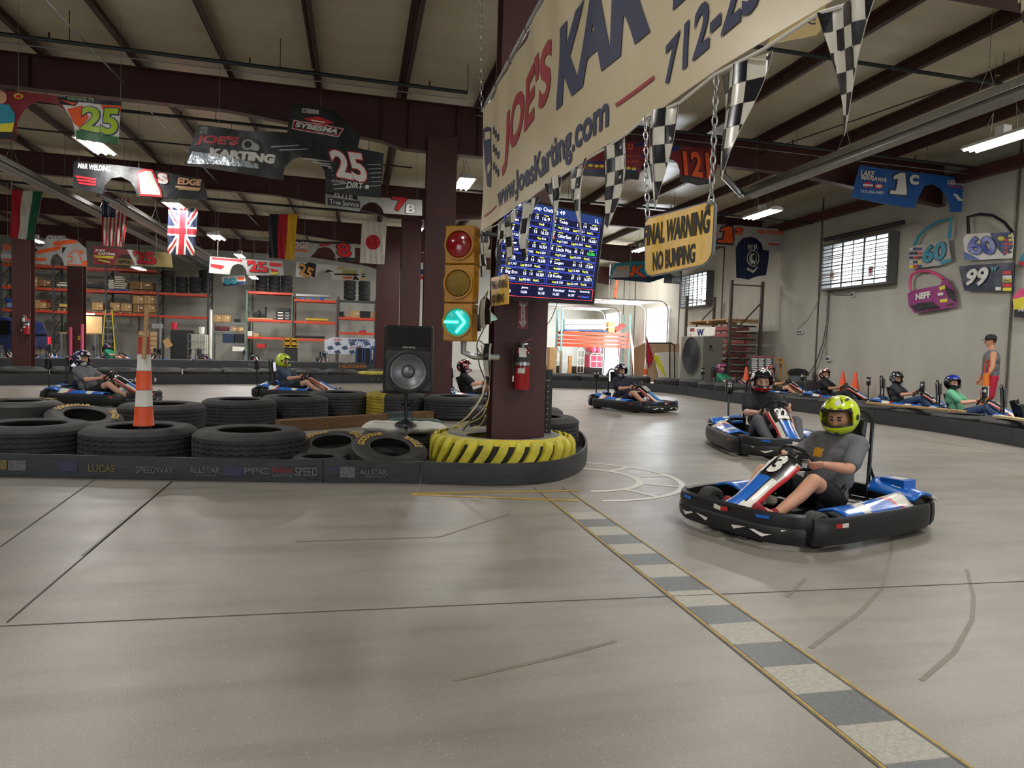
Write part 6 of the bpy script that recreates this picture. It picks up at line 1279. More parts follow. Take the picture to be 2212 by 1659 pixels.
# ---------------- extinguisher sign and extinguisher on the near column ----------------
CY = 7.28-.15-.012
s = Sheet((0, CY, 0), (0, -1, 0), eps=.0012, thick=.003); s.outline(ZC((870, 818), (950, 820), (948, 1070), (862, 1068)), M('sign_red', '#8c1f2b', .4)); s.poly(ZC((878, 822), (944, 824), (943, 862), (925, 880), (925, 1000), (940, 1005), (905, 1062), (870, 1000), (890, 1002), (892, 880), (876, 862)), pw_, 1); s.text('FIRE', ZC((884, 858), (940, 860), (941, 828), (885, 826)), M('sign_red'), .05, 2)
for i, ch in enumerate('EXTINGUISHER'): y = 882+14*i; s.text(ch, ZC((900, y+11), (914, y+11), (914, y), (900, y)), M('sign_red'), .02, 2)
tag(s.build('extinguisher_sign'), 'red and white FIRE arrow sign on the near column above the extinguisher', 'sign')
def extinguisher(cx, cy, cz, sc_, label, ry):
    t = thing('fire_extinguisher', label, 'fire extinguisher', (cx, cy, cz), 0, scale=sc_); rd = M('extinguisher_red', '#a5141c', .22, var=.06, coat=.5)
    m = MB(); m.lathe([(.001, 0), (.075, 0), (.08, .008), (.08, .36), (.07, .395), (.045, .42), (.025, .43), (.001, .432)], 32, rd); m.build('cylinder', t)
    for z0_, z1_, mt in ((.285, .375, dgrey), (.25, .285, silver), (.235, .243, black)):
        m = MB(); m.grid(lambda u, v: V((.0812*math.cos(R(-175+170*u)), .0812*math.sin(R(-175+170*u)), z0_+(z1_-z0_)*v)), 20, 1, mt); m.build('label', t, normals=False)
    m = MB(); m.grid(lambda u, v: V((.0815*math.cos(R(-140+55*u)), .0815*math.sin(R(-140+55*u)), .17+.05*v)), 8, 1, white); m.build('sticker', t, normals=False)
    m = MB(); m.grid(lambda u, v: V((-.055+.075*u-.01*v, -.086-.008*u, .335+.095*v)), 4, 4, white); m.build('inspection_tag', t, normals=False)
    m = MB(); m.tube([(0, 0, .43), (0, 0, .475)], .018, chrome, 10); m.bar((-.045, 0, .462), (.05, 0, .475), .02, .012, chrome); m.build('valve', t, smooth=False)
    m = MB(); m.bar((-.01, 0, .485), (.09, 0, .53), .02, .006, rd); m.bar((.01, 0, .475), (.085, -.0, .42), .018, .006, rd); m.build('handle', t, smooth=False)
    m = MB(); m.tube([(-.02, -.01, .46), (-.07, -.03, .475), (-.105, -.04, .44), (-.112, -.04, .36), (-.11, -.04, .24), (-.105, -.04, .14)], .011, black, 8); m.tube([(-.105, -.04, .14), (-.105, -.04, .08)], .008, white, 8); m.build('hose', t)
    m = MB(); m.box((0, .09, .30), (.03, .02, .3), dgrey); m.build('wall_hook', t, smooth=False); return t
k = 6.95/1530; p = hy(1127, 841, CY-.10); extinguisher(p.x, CY-.10, p.z, .98, 'red fire extinguisher with white tag hanging on the near column', 0)
p = hy(51, 722, 26.5); s = Sheet((0, 26.76, 0), (0, -1, 0), eps=.004, thick=.004); s.outline(zm(0, 560, 6.913)((340, 835), (382, 835), (370, 880), (382, 905), (360, 935), (342, 905), (352, 880)), pw_); s.text('F', zm(0, 560, 6.913)((352, 860), (370, 860), (370, 842), (352, 842)), pred, .03, 1); tag(s.build('extinguisher_sign'), 'small white and red arrow sign on the column by the parked vehicle', 'sign'); extinguisher(p.x, 26.70, p.z, 1.25, 'small distant fire extinguisher on the column by the parked vehicle', 0)
# ---------------- traffic light ----------------
def traffic_light():
    p = hd(994, 738, 6.75); ty_ = M('signal_yellow', '#b9811d', .35, var=.08); W2_ = .285; zt_ = (738-492)/1530*6.75; H3 = zt_/3
    t = thing('traffic_light', 'yellow traffic light with green right arrow lit beside the near column', 'traffic light', tuple(p), -YAW-R(14)); dk_ = M('lens_rim', '#3a2e16', .4)
    for i in range(3):
        z = H3*(i+.5); h = MB(); h.prism([(-W2_/2, -H3/2+.004), (W2_/2, -H3/2+.004), (W2_/2, H3/2-.004), (-W2_/2, H3/2-.004)], lambda u, v, s_: V((u, -.09+s_*.19, z+v)), ty_); sec = h.build('housing_section', t, smooth=False, bev=.012)
        T = Matrix.Translation((0, -.09, z)) @ Matrix.Rotation(R(90), 4, 'X'); r = W2_*.45
        MB().lathe([(r+.012, 0), (r+.014, .03), (r, .03), (r-.006, .004)], 36, ty_, T).build('lens_ring', t)
        lm = [M('lens_green', '#0d7f78', .25, emit=1.1), M('lens_amber', '#8d6f22', .45, bump=.8, bscale=120, var=.15), M('lens_red', '#8f0f16', .12, var=.08, coat=.6)][i]
        MB().lathe([(r-.004, .004), (r*.9, .022), (r*.6, .034), (r*.3, .040), (.0005, .042)], 36, lm, T).build('lens', t)
        if i == 0:
            g = M('arrow_green', '#4affe0', .3, emit=3.2); F2 = lambda x, zz_: V((x, -.09-.046, z+zz_)); a = MB()
            for (x0, z0_), (x1, z1_) in (((-.118, 0), (.02, 0)), ((.0, .098), (.085, .0)), ((.085, 0), (-.0, -.098))): a.bar(F2(x0, z0_), F2(x1, z1_), .004, .024, g)
            a.build('arrow', t, smooth=False)
        for s_ in (1, -1): MB().box((s_*(W2_/2+.006), -.02, z+H3*.3), (.014, .03, .03), M('hinge', '#7a5a20', .4)).build('latch', t, smooth=False)
    m = MB(); m.tube([(.02, .05, 0.03), (.02, .05, -.10), (.10, .12, -.14), (.33, .22, -.14)], .03, silver, 10); m.tube([(.16, .09, .95*zt_), (.33, .20, .95*zt_)], .02, dgrey, 8); m.build('mounting_arm', t); return t
traffic_light()
# cables round the near column
def cable(pts, r, m, label, name='cable'): return tag(MB().tube(pts, r, m, 6).build(name), label, 'cable')
def cr(pts, n=6):
    P = [V(p) for p in pts]; o = []
    for i in range(len(P)-1):
        a, b, c, d = P[max(i-1, 0)], P[i], P[i+1], P[min(i+2, len(P)-1)]
        for k in range(n): t = k/n; o.append(.5*((2*b)+(c-a)*t+(2*a-5*b+4*c-d)*t*t+(3*b-a-3*c+d)*t**3))
    return o+[P[-1]]
def cp_(pts, f): return cr([hd(x, y, f+df) for x, y, *e in pts for df in [e[0] if e else 0]])
crm = M('cream_cable', '#c9b896', .5)
cable(cp_([(1040, 745), (1047, 790, 0), (1050, 815), (1044, 840), (1040, 858), (1010, 900), (975, 925, .3)], 6.9), .009, crm, 'thick cream cable hanging down left of the near column')
cable(cp_([(1030, 750), (1036, 790), (1050, 830), (1042, 862), (1018, 905), (1000, 930, .3)], 7.0), .006, black, 'black cable hanging down beside the cream one')
cable(cp_([(1048, 745), (1056, 830), (1052, 870), (1020, 905), (980, 922)], 7.05), .005, crm, 'thin cream cord beside the near column')
cable(cp_([(1055, 865), (1040, 900), (1000, 918), (978, 924), (1010, 935), (1040, 915), (1050, 895)], 6.95), .005, M('yellow_cable', '#a5934a', .5), 'thin loop of yellowish cord lying left of the column foot')
cable(cp_([(1035, 735), (1052, 752), (1045, 768), (1030, 745), (1048, 700), (1050, 640)], 6.95), .006, black, 'tangle of black cable under the traffic light')
cable(cp_([(1204, 655), (1190, 690), (1178, 704)], 7.0), .004, black, 'short black cable running from the scoreboard to the column')
# perforated black post right of the column
t = thing('slotted_post', 'short black perforated post strapped to the right of the near column', 'post', gr(1186, 7.6, 0)); MB().box((0, 0, .52), (.06, .06, 1.05), black).build('post', t, smooth=False)
m = MB(); 
for i in range(14): m.tube([(-.02+.0, -.032, .15+.06*i), (-.02, -.0345, .15+.06*i)], .006, white, 6)
m.build('hole', t); tag(t, kind=None)
MB().tube([(-.13, -.03, .93), (.0, -.035, .93)], .006, cond, 6).build('strap', t)
# ---------------- storage racks along the back wall ----------------
ZG, ZH, ZI, ZJ = zm(0, 560, 6.913), zm(300, 580, 6.913), zm(600, 580, 7.54), zm(1180, 560, 6.913)
def xz(px, py, Y): q = hy(px, py, Y); return q.x, q.z
def pallet_rack(label, pxs, tops, beams, Y, dep=1.0, post=None, group='storage racks along the back wall'):
    """pxs: pixel columns of uprights; tops: pixel rows of their tops; beams: (i0,i1,py) between uprights at pixel row py of the left one"""
    post = post or postg; X = [hy(p, 700, Y).x for p in pxs]; t = thing('pallet_rack', label, 'storage rack', (X[0], Y, 0), group=group)
    for x, p, ty in zip(X, pxs, tops):
        zt = hy(p, ty, Y).z; m = MB()
        for yy in (Y, Y+dep): m.box((x, yy, zt/2), (.09, .07, zt), post)
        z = .3
        while z < zt-.6: m.bar((x, Y, z), (x, Y+dep, z+.55), .03, .03, post); m.bar((x, Y, z), (x, Y+dep, z), .03, .03, post); z += .62
        m.build('upright', t, world=True, smooth=False)
    for i0, i1, py in beams:
        z = hy(pxs[i0], py, Y).z
        for yy in (Y-.02, Y+dep+.02): MB().box(((X[i0]+X[i1])/2, yy, z), (X[i1]-X[i0]-.08, .05, .115), rackred).build('beam', t, world=True, smooth=False)
    return t
RY = 38.6
pallet_rack('long orange and grey pallet rack on the left of the back wall', [3, 116, 229, 341, 449], [556, 562, 566, 572, 580], [(0, 1, 571), (1, 2, 576), (2, 3, 581), (0, 1, 620), (1, 2, 625), (2, 3, 629), (3, 4, 634), (0, 1, 669), (1, 2, 674), (2, 3, 678), (3, 4, 683)], RY)
pg2 = M('rack_post_green', '#5f7466', .5, var=.2)
pallet_rack('orange rack with greenish posts in the middle of the back wall', [533, 632], [626, 634], [(0, 1, 631), (0, 1, 691), (0, 1, 729)], RY, post=pg2)
pallet_rack('orange rack bay holding the long yellow bundle', [634, 727], [640, 646], [(0, 1, 648), (0, 1, 695), (0, 1, 733)], RY, post=M('rack_post_brown', '#6f5348', .6))
pallet_rack('narrow orange rack bay beside the maroon column', [730, 811], [640, 646], [(0, 1, 687), (0, 1, 719)], RY, post=postg)
def pbox(x0, y0, x1, y1, label, mat=None, Y=RY+.05, dep=.6, name='cardboard_box', cat='box', group=None, bev=.01, txt=None, zc=None):
    a = hy(x0, y0, Y); b = hy(x1, y1, Y); mat = mat or cardb; w_ = b.x-a.x; h_ = a.z-b.z; z0 = b.z if zc is None else zc; m = MB(); m.box(((a.x+b.x)/2, Y+dep/2, z0+h_/2), (w_, dep, h_), mat)
    if mat in (cardb, cardd) and w_ > .25:
        m.box(((a.x+b.x)/2, Y-.004, z0+h_/2), (.05, .006, h_), M('packing_tape', '#c9ab7c', .4)); m.box(((a.x+b.x)/2, Y+dep/2, z0+h_+.003), (w_*.96, dep*.04, .006), cardd)
        m.box(((a.x+b.x)/2+w_*.28, Y-.004, z0+h_*.6), (w_*.2, .004, h_*.2), white)
    if txt: m.text(txt, lambda s, t: V((a.x+w_*(.2+.6*s), Y-.012, z0+h_*(.3+.4*t))), blackm, .04)
    o = m.build(name, smooth=False, bev=bev); return tag(o, label, cat, group)
def gbox(F, x0, y0, x1, y1, *a, **k): (p, q), (r, s_) = F((x0, y0), (x1, y1)); return pbox(p, q, r, s_, *a, **k)
def pallet(x0, x1, py, label, Y=RY+.02, mat=None, dep=.95, h=.12, group='pallets on the storage racks'):
    a = hy(x0, py, Y); b = hy(x1, py, Y); mat = mat or wood; m = MB(); w_ = b.x-a.x; z = a.z
    for i in range(6): m.box(((a.x+b.x)/2, Y+dep*(i+.5)/6, z-.01), (w_, dep/8, .02), mat)
    for i in range(3): m.box((a.x+w_*(.05+.45*i), Y+dep/2, z-.06), (.07, dep, .08), mat)
    for i in range(3): m.box(((a.x+b.x)/2, Y+dep*(.06+.44*i), z-h+.01), (w_, dep/8, .02), mat)
    return tag(m.build('pallet', smooth=False), label, 'pallet', group)
def rest(rows):   # list of F, box, label, kwargs
    for F, b, l, k in rows: gbox(F, *b, l, **k)
wbd = M('white_board', '#d9d2bd', .6); dkb_ = M('dark_bundle', '#17181a', .5, bump=.3, bscale=12)
for a in ((40, 210, 38, 'top left pallet on the long rack'), (540, 760, 66, 'pallet under the silver panel on the top level')): x = ZG((a[0], a[2]), (a[1], a[2])); pallet(x[0][0], x[1][0], x[0][1], a[3])
x = ZG((1670, 104), (2180, 116)); pallet(x[0][0], x[1][0], x[0][1]+1, 'top level pallet carrying the tan printed box'); 
rest([(ZG, (1712, -20, 2000, 100), 'tan box with black print on the top rack level', dict(txt='SPO', mat=M('tan_box', '#c0a27c', .7))),
 (ZG, (470, 268, 560, 412), 'tall tan box with an orange sticker on the second level', {}), (ZG, (578, 305, 762, 405), 'sagging cardboard box next to the tall tan box', dict(mat=cardd)),
 (ZG, (848, 368, 1056, 408), 'lower white sheet stack on the second rack level', dict(mat=wbd, name='sheet_stack', cat='sheets')), (ZG, (880, 340, 1056, 364), 'upper white sheet stack on the second rack level', dict(mat=wbd, name='sheet_stack', cat='sheets')),
 (ZG, (1250, 372, 1560, 432), 'black banner bundle with white letters on the second level', dict(mat=dkb_, name='bundle', cat='bundle')), (ZG, (1310, 346, 1475, 360), 'thin white board on top of the black bundle', dict(mat=wbd, name='board', cat='board')),
 (ZG, (1945, 330, 2275, 455), 'wide brown box with something poking out on the second level', dict(mat=cardd)),
 (ZG, (60, 578, 235, 640), 'folded royal blue tarpaulin on the third level', dict(mat=M('tarp_blue', '#1f3a9c', .6, bump=.5), name='tarpaulin', cat='tarpaulin', bev=.06)), (ZG, (95, 645, 235, 728), 'folded pale blue tarpaulin under the royal blue one', dict(mat=M('tarp_pale', '#7d9cc4', .6, bump=.5), name='tarpaulin', cat='tarpaulin', bev=.06)),
 (ZG, (515, 605, 600, 735), 'open carton with loose flaps on the third level', {}), (ZG, (590, 640, 690, 735), 'carton below the red item on the third level', dict(Y=RY-.02)), (ZG, (610, 612, 690, 640), 'red plastic item on the open cartons', dict(mat=red, name='plastic_case', cat='case')), (ZG, (692, 648, 755, 735), 'brown leather bag at the end of the open cartons', dict(mat=cardd, name='bag', cat='bag', bev=.08)),
 (ZG, (880, 662, 1056, 715), 'flat yellowish carton on the third level', dict(mat=M('yellow_carton', '#c9a95a', .7))), (ZG, (1376, 645, 1540, 762), 'square tan carton left of the ladder top', {}), (ZG, (1650, 648, 1792, 772), 'tan carton right of the ladder top', {}), (ZG, (1802, 656, 1965, 778), 'tan carton with dark print beside the four stacked ones', {}),
 (ZA, (1192, 1150, 1288, 1225), 'lower left carton of the four stacked on the third level', dict(mat=cardd)), (ZA, (1292, 1150, 1390, 1225), 'lower right carton of the four stacked on the third level', {}), (ZA, (1192, 1072, 1286, 1147), 'upper left carton of the four stacked on the third level', {}), (ZA, (1290, 1072, 1386, 1147), 'upper right carton of the four stacked on the third level', {})])
k = 0
for b in ((1612, 415, 1700, 440), (1612, 388, 1702, 412), (1615, 360, 1700, 385), (1618, 332, 1698, 357), (1620, 306, 1696, 329), (1705, 412, 1875, 440), (1710, 380, 1890, 408), (1706, 348, 1898, 377), (1715, 318, 1860, 345), (1712, 285, 1850, 315), (1710, 252, 1825, 282)):
    gbox(ZG, *b, ['white foam slab in the low left stack on the blue pallet', 'white foam slab in the taller right stack on the blue pallet'][k > 4], mat=wbd, name='foam_slab', cat='foam slab', group=['low stack of white foam slabs', 'tall stack of white foam slabs'][k > 4]); k += 1
x = ZG((1605, 444), (1915, 444)); pallet(x[0][0], x[1][0], x[0][1], 'blue plastic pallet carrying the white foam slabs', mat=blue)
for n_, (F, a) in enumerate(((ZG, (470, 760, 414)), (ZG, (30, 235, 372)), (ZG, (870, 1050, 735)), (ZG, (1250, 1550, 434)), (ZG, (1250, 1560, 770)), (ZG, (1640, 1960, 782)), (ZG, (1945, 2270, 460)), (ZG, (475, 750, 738)), (ZA, (1190, 1405, 1228)), (ZH, (310, 1020, 352)))):
    x = F((a[0], a[2]), (a[1], a[2])); pallet(x[0][0], x[1][0], x[0][1], 'wooden pallet on a rack level, '+['under the tall tan box', 'at the far left end', 'under the yellowish carton', 'under the black bundle', 'under the square tan carton', 'behind the ladder top', 'under the wide brown box', 'under the open cartons', 'under the four stacked cartons', 'under the black tire stacks'][n_])
def tstack(px, y0, y1, n, w_px, Y, label, group):
    zb = hy(px, y1, Y).z; zt = hy(px, y0, Y).z; xx = hy(px, y1, Y).x; h = (zt-zb)/n; r = w_px/2*(Y/ray(px, y1).y)/FPX
    for i in range(n): tire(T5, (xx, Y+.45, zb+h*i), label, group, i, sc_=(r/.31, r/.31, h/.215))
tstack(357, 584, 631, 4, 26, RY, 'tall column of black tires, left end of the stacks on the long rack', 'left tire column on the long rack')
tstack(388, 597, 631, 3, 24, RY, 'black tire in the lower middle column on the long rack', 'middle tire column on the long rack')
tstack(418, 598, 631, 3, 26, RY, 'black tire in the right lower column on the long rack', 'right tire column on the long rack')
tstack(438, 582, 630, 4, 24, RY+.4, 'black tire in the rear right column on the long rack', 'rear tire column on the long rack')
tstack(562, 592, 630, 4, 25, RY, 'black tire in the left column on the middle rack', 'left tire column on the middle rack')
tstack(590, 594, 632, 4, 25, RY, 'black tire in the centre column on the middle rack', 'centre tire column on the middle rack')
tstack(617, 594, 635, 4, 25, RY, 'black tire in the right column on the middle rack', 'right tire column on the middle rack')
tstack(755, 605, 646, 4, 26, RY+.1, 'black tire in the left column on the narrow rack bay', 'left tire column on the narrow rack')
tstack(787, 606, 648, 4, 26, RY+.1, 'black tire in the right column on the narrow rack bay', 'right tire column on the narrow rack')
tag(MB().box((hy(770, 648, RY+.5).x, RY+.5, hy(770, 648, RY).z-.06), (2.1, 1.0, .08), postg).build('rack_deck', smooth=False), 'grey deck under the tire columns on the narrow rack bay', 'shelf deck')
# ladder
def ladder():
    Y = 36.8; A = [hy(*p, Y) for p in ZG((1578, 745), (1530, 1290), (1670, 745), (1712, 1290))]; t = thing('step_ladder', 'yellow step ladder with grey steps before the back rack', 'ladder', (A[0].x, Y, 0)); ym = M('ladder_yellow', '#dcc52c', .4)
    for a, b in ((0, 1), (2, 3)): e = A[b].copy(); e = A[a]+(e-A[a])*(A[a].z/(A[a].z-A[b].z)); MB().bar(A[a]+V((0, 0, 0)), (e.x, Y-.0, .02), .06, .03, ym).build('rail', t, world=True, smooth=False); MB().bar(A[a]+V((0, .05, 0)), (e.x+.1, Y+.9, .02), .04, .03, grey).build('rear_leg', t, world=True, smooth=False)
    for f_ in (.13, .27, .42, .57, .72, .86):
        p = A[0].lerp(A[1], f_*1.2); q = A[2].lerp(A[3], f_*1.2)
        if p.z > .1: MB().bar((p.x, Y, p.z), (q.x, Y, p.z), .08, .03, silver).build('step', t, world=True, smooth=False)
    MB().bar(A[0]+V((-.03, 0, .03)), A[2]+V((.03, 0, .03)), .14, .06, blackm).build('top_cap', t, world=True, smooth=False)
ladder()
# workbench with plywood back, pink bollard sleeves
def bench():
    Y = 37.4; a = hy(*ZG((885, 1090))[0], Y); b = hy(*ZG((1445, 1115))[0], Y); t = thing('workbench', 'lit wooden workbench with plywood back under the rack', 'workbench', (a.x, Y, 0)); z = b.z
    MB().box(((a.x+b.x)/2, Y+.4, z), (b.x-a.x, .8, .06), wood).build('bench_top', t, world=True, smooth=False)
    for x_ in (a.x+.08, (a.x+b.x)/2, b.x-.08):
        for yy in (Y+.06, Y+.74): MB().box((x_, yy, z/2), (.09, .09, z-.04), grey).build('leg', t, world=True, smooth=False)
    c = hy(*ZG((900, 835))[0], Y+.8); MB().box(((a.x+b.x)/2, Y+.85, (z+c.z)/2), (b.x-a.x-.1, .03, c.z-z), M('plywood', '#d8b98a', .7, var=.08)).build('back_board', t, world=True, smooth=False)
    l = area('bench_lamp_light', ((a.x+b.x)/2, Y+.3, c.z+.05), (0, 0, 0), .1, 1.2, 9, (1, .85, .6))
    MB().tube([((a.x+b.x)/2-.2, Y+.3, c.z+.1), ((a.x+b.x)/2+.6, Y+.3, c.z+.1)], .03, tube_e, 8).build('bench_lamp', t, world=True)
    tstack(138, 695, 717.5, 4, 13, Y-.1, 'small black tire in the stack on the workbench', 'small tires on the workbench')
bench()
pink = M('pink_sleeve', '#e0567f', .5)
for (x, y0, y1), l in (((152.5, 707, 744), 'left pink bollard sleeve beside the column with yellow sticker'), ((177.5, 700, 741), 'right pink bollard sleeve beside the column with yellow sticker')):
    a = hy(x, y0, 30.1); tag(MB().tube([(a.x, 30.1, 0), (a.x, 30.1, a.z)], .055, pink, 10).build('bollard_sleeve'), l, 'bollard sleeve')
s = Sheet((0, 30.2, 0), (0, -1, 0), eps=.004, thick=.01); s.outline(ZG((1165, 1145), (1245, 1135), (1238, 1215), (1162, 1205)), yellow); s.poly(ZG((1180, 1165), (1230, 1160), (1228, 1175), (1180, 1180)), black, 1); tag(s.build('sign'), 'small yellow caution plate on the column with the pink sleeves', 'sign')
# dark vehicle
def suv():
    t = thing('vehicle', 'dark navy vehicle parked at the far left behind the column', 'car', (hy(-55, 700, 34.4).x, 34.8, 0), R(-14)); nb = M('navy_car_paint', '#1a2a55', .18, var=.05, coat=1); gm = M('car_glass', '#0b0d12', .08, var=.02); k = 1.02
    prof = [(-2.5, .45), (-2.45, .95), (-1.35, 1.12), (-.7, 1.88), (.2, 1.98), (1.7, 1.93), (2.2, 1.78), (2.42, 1.15), (2.45, .5), (2.3, .38), (-2.35, .38)]
    m = MB(); m.prism(prof, lambda u, v, s_: V((u*k, (s_-.5)*1.9*(1 if v < 1.2 else .86), v*k)), nb); m.build('body', t, smooth=False, bev=.08)
    for x0, x1 in ((-1.0, -.05), (.03, 1.0), (1.1, 1.95)):
        m = MB(); m.prism([(x0+.12*(x0 < -.9), 1.22), (x1, 1.22), (x1-.03*(x1 > 1.5), 1.78), (x0+.32*(x0 < -.9), 1.78)], lambda u, v, s_: V((u*k, -.955*(1-.12*(v-1.2)/.6)-.01+s_*.03, v*k)), gm); m.build('side_window', t, smooth=False)
    m = MB(); m.prism([(-.75, 1.2), (.75, 1.2), (.62, 1.72), (-.62, 1.72)], lambda u, v, s_: V(((2.42-.35*(v-1.15)/.63)*k+.01+s_*.02, u, v*k)), gm); m.build('rear_window', t, smooth=False)
    for s_ in (-1, 1): m = MB(); m.box((2.40*k, s_*.82, 1.02), (.14, .18, .34), M('tail_lamp', '#d21f35', .25, emit=.3)); m.build('tail_light', t, smooth=False, bev=.02)
    m = MB(); m.box((2.5*k, 0, .55), (.14, 1.8, .2), chrome); m.build('bumper', t, smooth=False, bev=.03)
    for x_ in (-1.6, 1.55):
        for s_ in (-1, 1):
            T = Matrix.Translation((x_, s_*.84, .37)) @ Matrix.Rotation(R(90), 4, 'X'); w_ = MB().lathe([(.2, -.12), (.34, -.12), (.37, -.08), (.37, .08), (.34, .12), (.2, .12)], 28, rubber, T, closed=True).build('wheel', t); MB().lathe([(.001, -.09), (.2, -.1), (.2, .1), (.001, .09)], 20, silver, T).build('rim', w_)
    m = MB(); m.tube([(-.3, -.97, 1.08), (-.1, -.97, 1.08)], .02, chrome, 6); m.build('door_handle', t)
suv()
# floor items in front of the back wall
GY = 36.9
def ground_box(F, b, label, Y=GY, **k):
    (p, q), (r, s_) = F((b[0], b[1]), (b[2], b[3])); top = hy(p, q, Y).z; return pbox(p, q, r, s_, label, Y=Y, **k) if k.pop('air', False) else _gb(p, q, r, top, label, Y, **k)
def _gb(x0, y0, x1, top, label, Y, mat=None, dep=.6, name='crate', cat='crate', group=None, bev=.01, txt=None):
    a = hy(x0, y0, Y); b = hy(x1, y0, Y); m = MB(); m.box(((a.x+b.x)/2, Y+dep/2, top/2), (b.x-a.x, dep, top), mat or cardb)
    if txt: m.text(txt, lambda s, t: V((a.x+(b.x-a.x)*(.15+.7*s), Y-.01, top*(.5+.25*t))), white, .03)
    return tag(m.build(name, smooth=False, bev=bev), label, cat, group)
ground_box(ZH, (470, 912, 780, 1190), 'tall black container under the red bucket', mat=black, name='container', cat='container')
def bucket(px, y0, y1, Y, mat, label):
    a = hy(px, y0, Y); b = hy(px, y1, Y); r = (a.z-b.z)*.42; t = thing('bucket', label, 'bucket', (b.x, Y+.3, b.z)); h = a.z-b.z; MB().lathe([(.001, 0), (r*.85, 0), (r, h), (r*1.05, h), (r*1.05, h-.03), (r*.97, h-.03), (r*.95, h-.01), (r*.82, .02), (.001, .02)], 20, mat).build('pail', t); MB().tube([V((r*1.05*math.cos(R(q_)), 0, h-.02-.0+.0*q_))+V((0, -r*1.05*math.sin(R(q_))*.6, -r*math.sin(R(q_))*.7)) for q_ in range(0, 181, 20)], .008, silver, 5).build('handle', t)
bucket(373, 696, 711.5, GY, M('bucket_red', '#c4233f', .4), 'red bucket on the tall black container'); bucket(433, 706, 720.5, GY, white, 'white bucket on the caged tank')
def ibc():
    (p, q), (r, s_) = ZH((735, 975), (1010, 1200)); a = hy(p, q, GY); b = hy(r, q, GY); t = thing('caged_tank', 'white liquid tank in a steel cage by the back rack', 'tank', (a.x, GY, 0)); MB().box(((a.x+b.x)/2, GY+.45, a.z/2+.05), (b.x-a.x-.08, .8, a.z-.12), M('tank_white', '#b9b7a6', .5)).build('tank', t, world=True, smooth=False, bev=.05)
    m = MB()
    for i in range(7): x_ = a.x+(b.x-a.x)*i/6; m.tube([(x_, GY, .05), (x_, GY, a.z)], .014, silver, 5)
    for i in range(5): z = .1+(a.z-.1)*i/4; m.tube([(a.x, GY, z), (b.x, GY, z)], .014, silver, 5)
    m.build('cage', t, world=True)
ibc()
for b, l in (((0, 930, 165, 1200), 'upright wooden pallet behind the orange and white post'), ((150, 938, 275, 1200), 'second upright wooden pallet beside the grey stand')):
    (p, q), (r, s_) = ZH((b[0], b[1]), (b[2], b[3])); a = hy(p, q, GY+.2); c = hy(r, q, GY+.2); m = MB()
    for i in range(7): m.box(((a.x+c.x)/2, GY+.2, a.z*(i+.5)/7), (c.x-a.x, .02, a.z/9), wood)
    for x_ in (a.x+.04, (a.x+c.x)/2, c.x-.04): m.box((x_, GY+.27, a.z/2), (.05, .10, a.z), wood)
    tag(m.build('pallet', smooth=False), l, 'pallet')
p = ZH((320, 830))[0]; a = hy(*p, GY); t = thing('grey_stand', 'slim grey metal stand with a square head', 'stand', (a.x, GY, 0)); MB().tube([(a.x, GY, 0), (a.x, GY, a.z)], .06, grey, 8).build('post', t, world=True); MB().box((a.x-.12, GY, a.z-.1), (.5, .1, .22), grey).build('head', t, world=True, smooth=False)
m = MB(); q = [hy(x, y, GY-.1) for x, y in ((352, 736), (362, 730), (373, 747), (358, 753))]; m.prism([(p.x, p.z-.0) for p in q], lambda u, v, s_: V((u, GY-.1+s_*.1, v)), cardb); tag(m.build('cardboard_box', smooth=False), 'tan carton leaning beside the grey stand', 'box')
a = hy(455.5, 669, 37.6); tag(MB().tube([(a.x, 37.6, 0), (a.x, 37.6, a.z)], .075, white, 12).build('white_tube'), 'tall white plastic tube standing at the rack end', 'tube')
def shelf_unit():
    Y = 38.2; a = hy(460, 700, Y); b = hy(530, 700, Y); t = thing('steel_shelf', 'grey steel shelf unit between the two orange racks', 'shelf', (a.x, Y, 0)); zt = hy(495, 697, Y).z
    for x_ in (a.x, b.x):
        for yy in (Y, Y+.5): MB().box((x_, yy, zt/2), (.05, .05, zt), grey).build('post', t, world=True, smooth=False)
    for py in (698.5, 716.5, 742.5): z = hy(495, py, Y).z; MB().box(((a.x+b.x)/2, Y+.25, z), (b.x-a.x, .52, .05), grey).build('shelf_board', t, world=True, smooth=False)
shelf_unit(); SY = 38.16
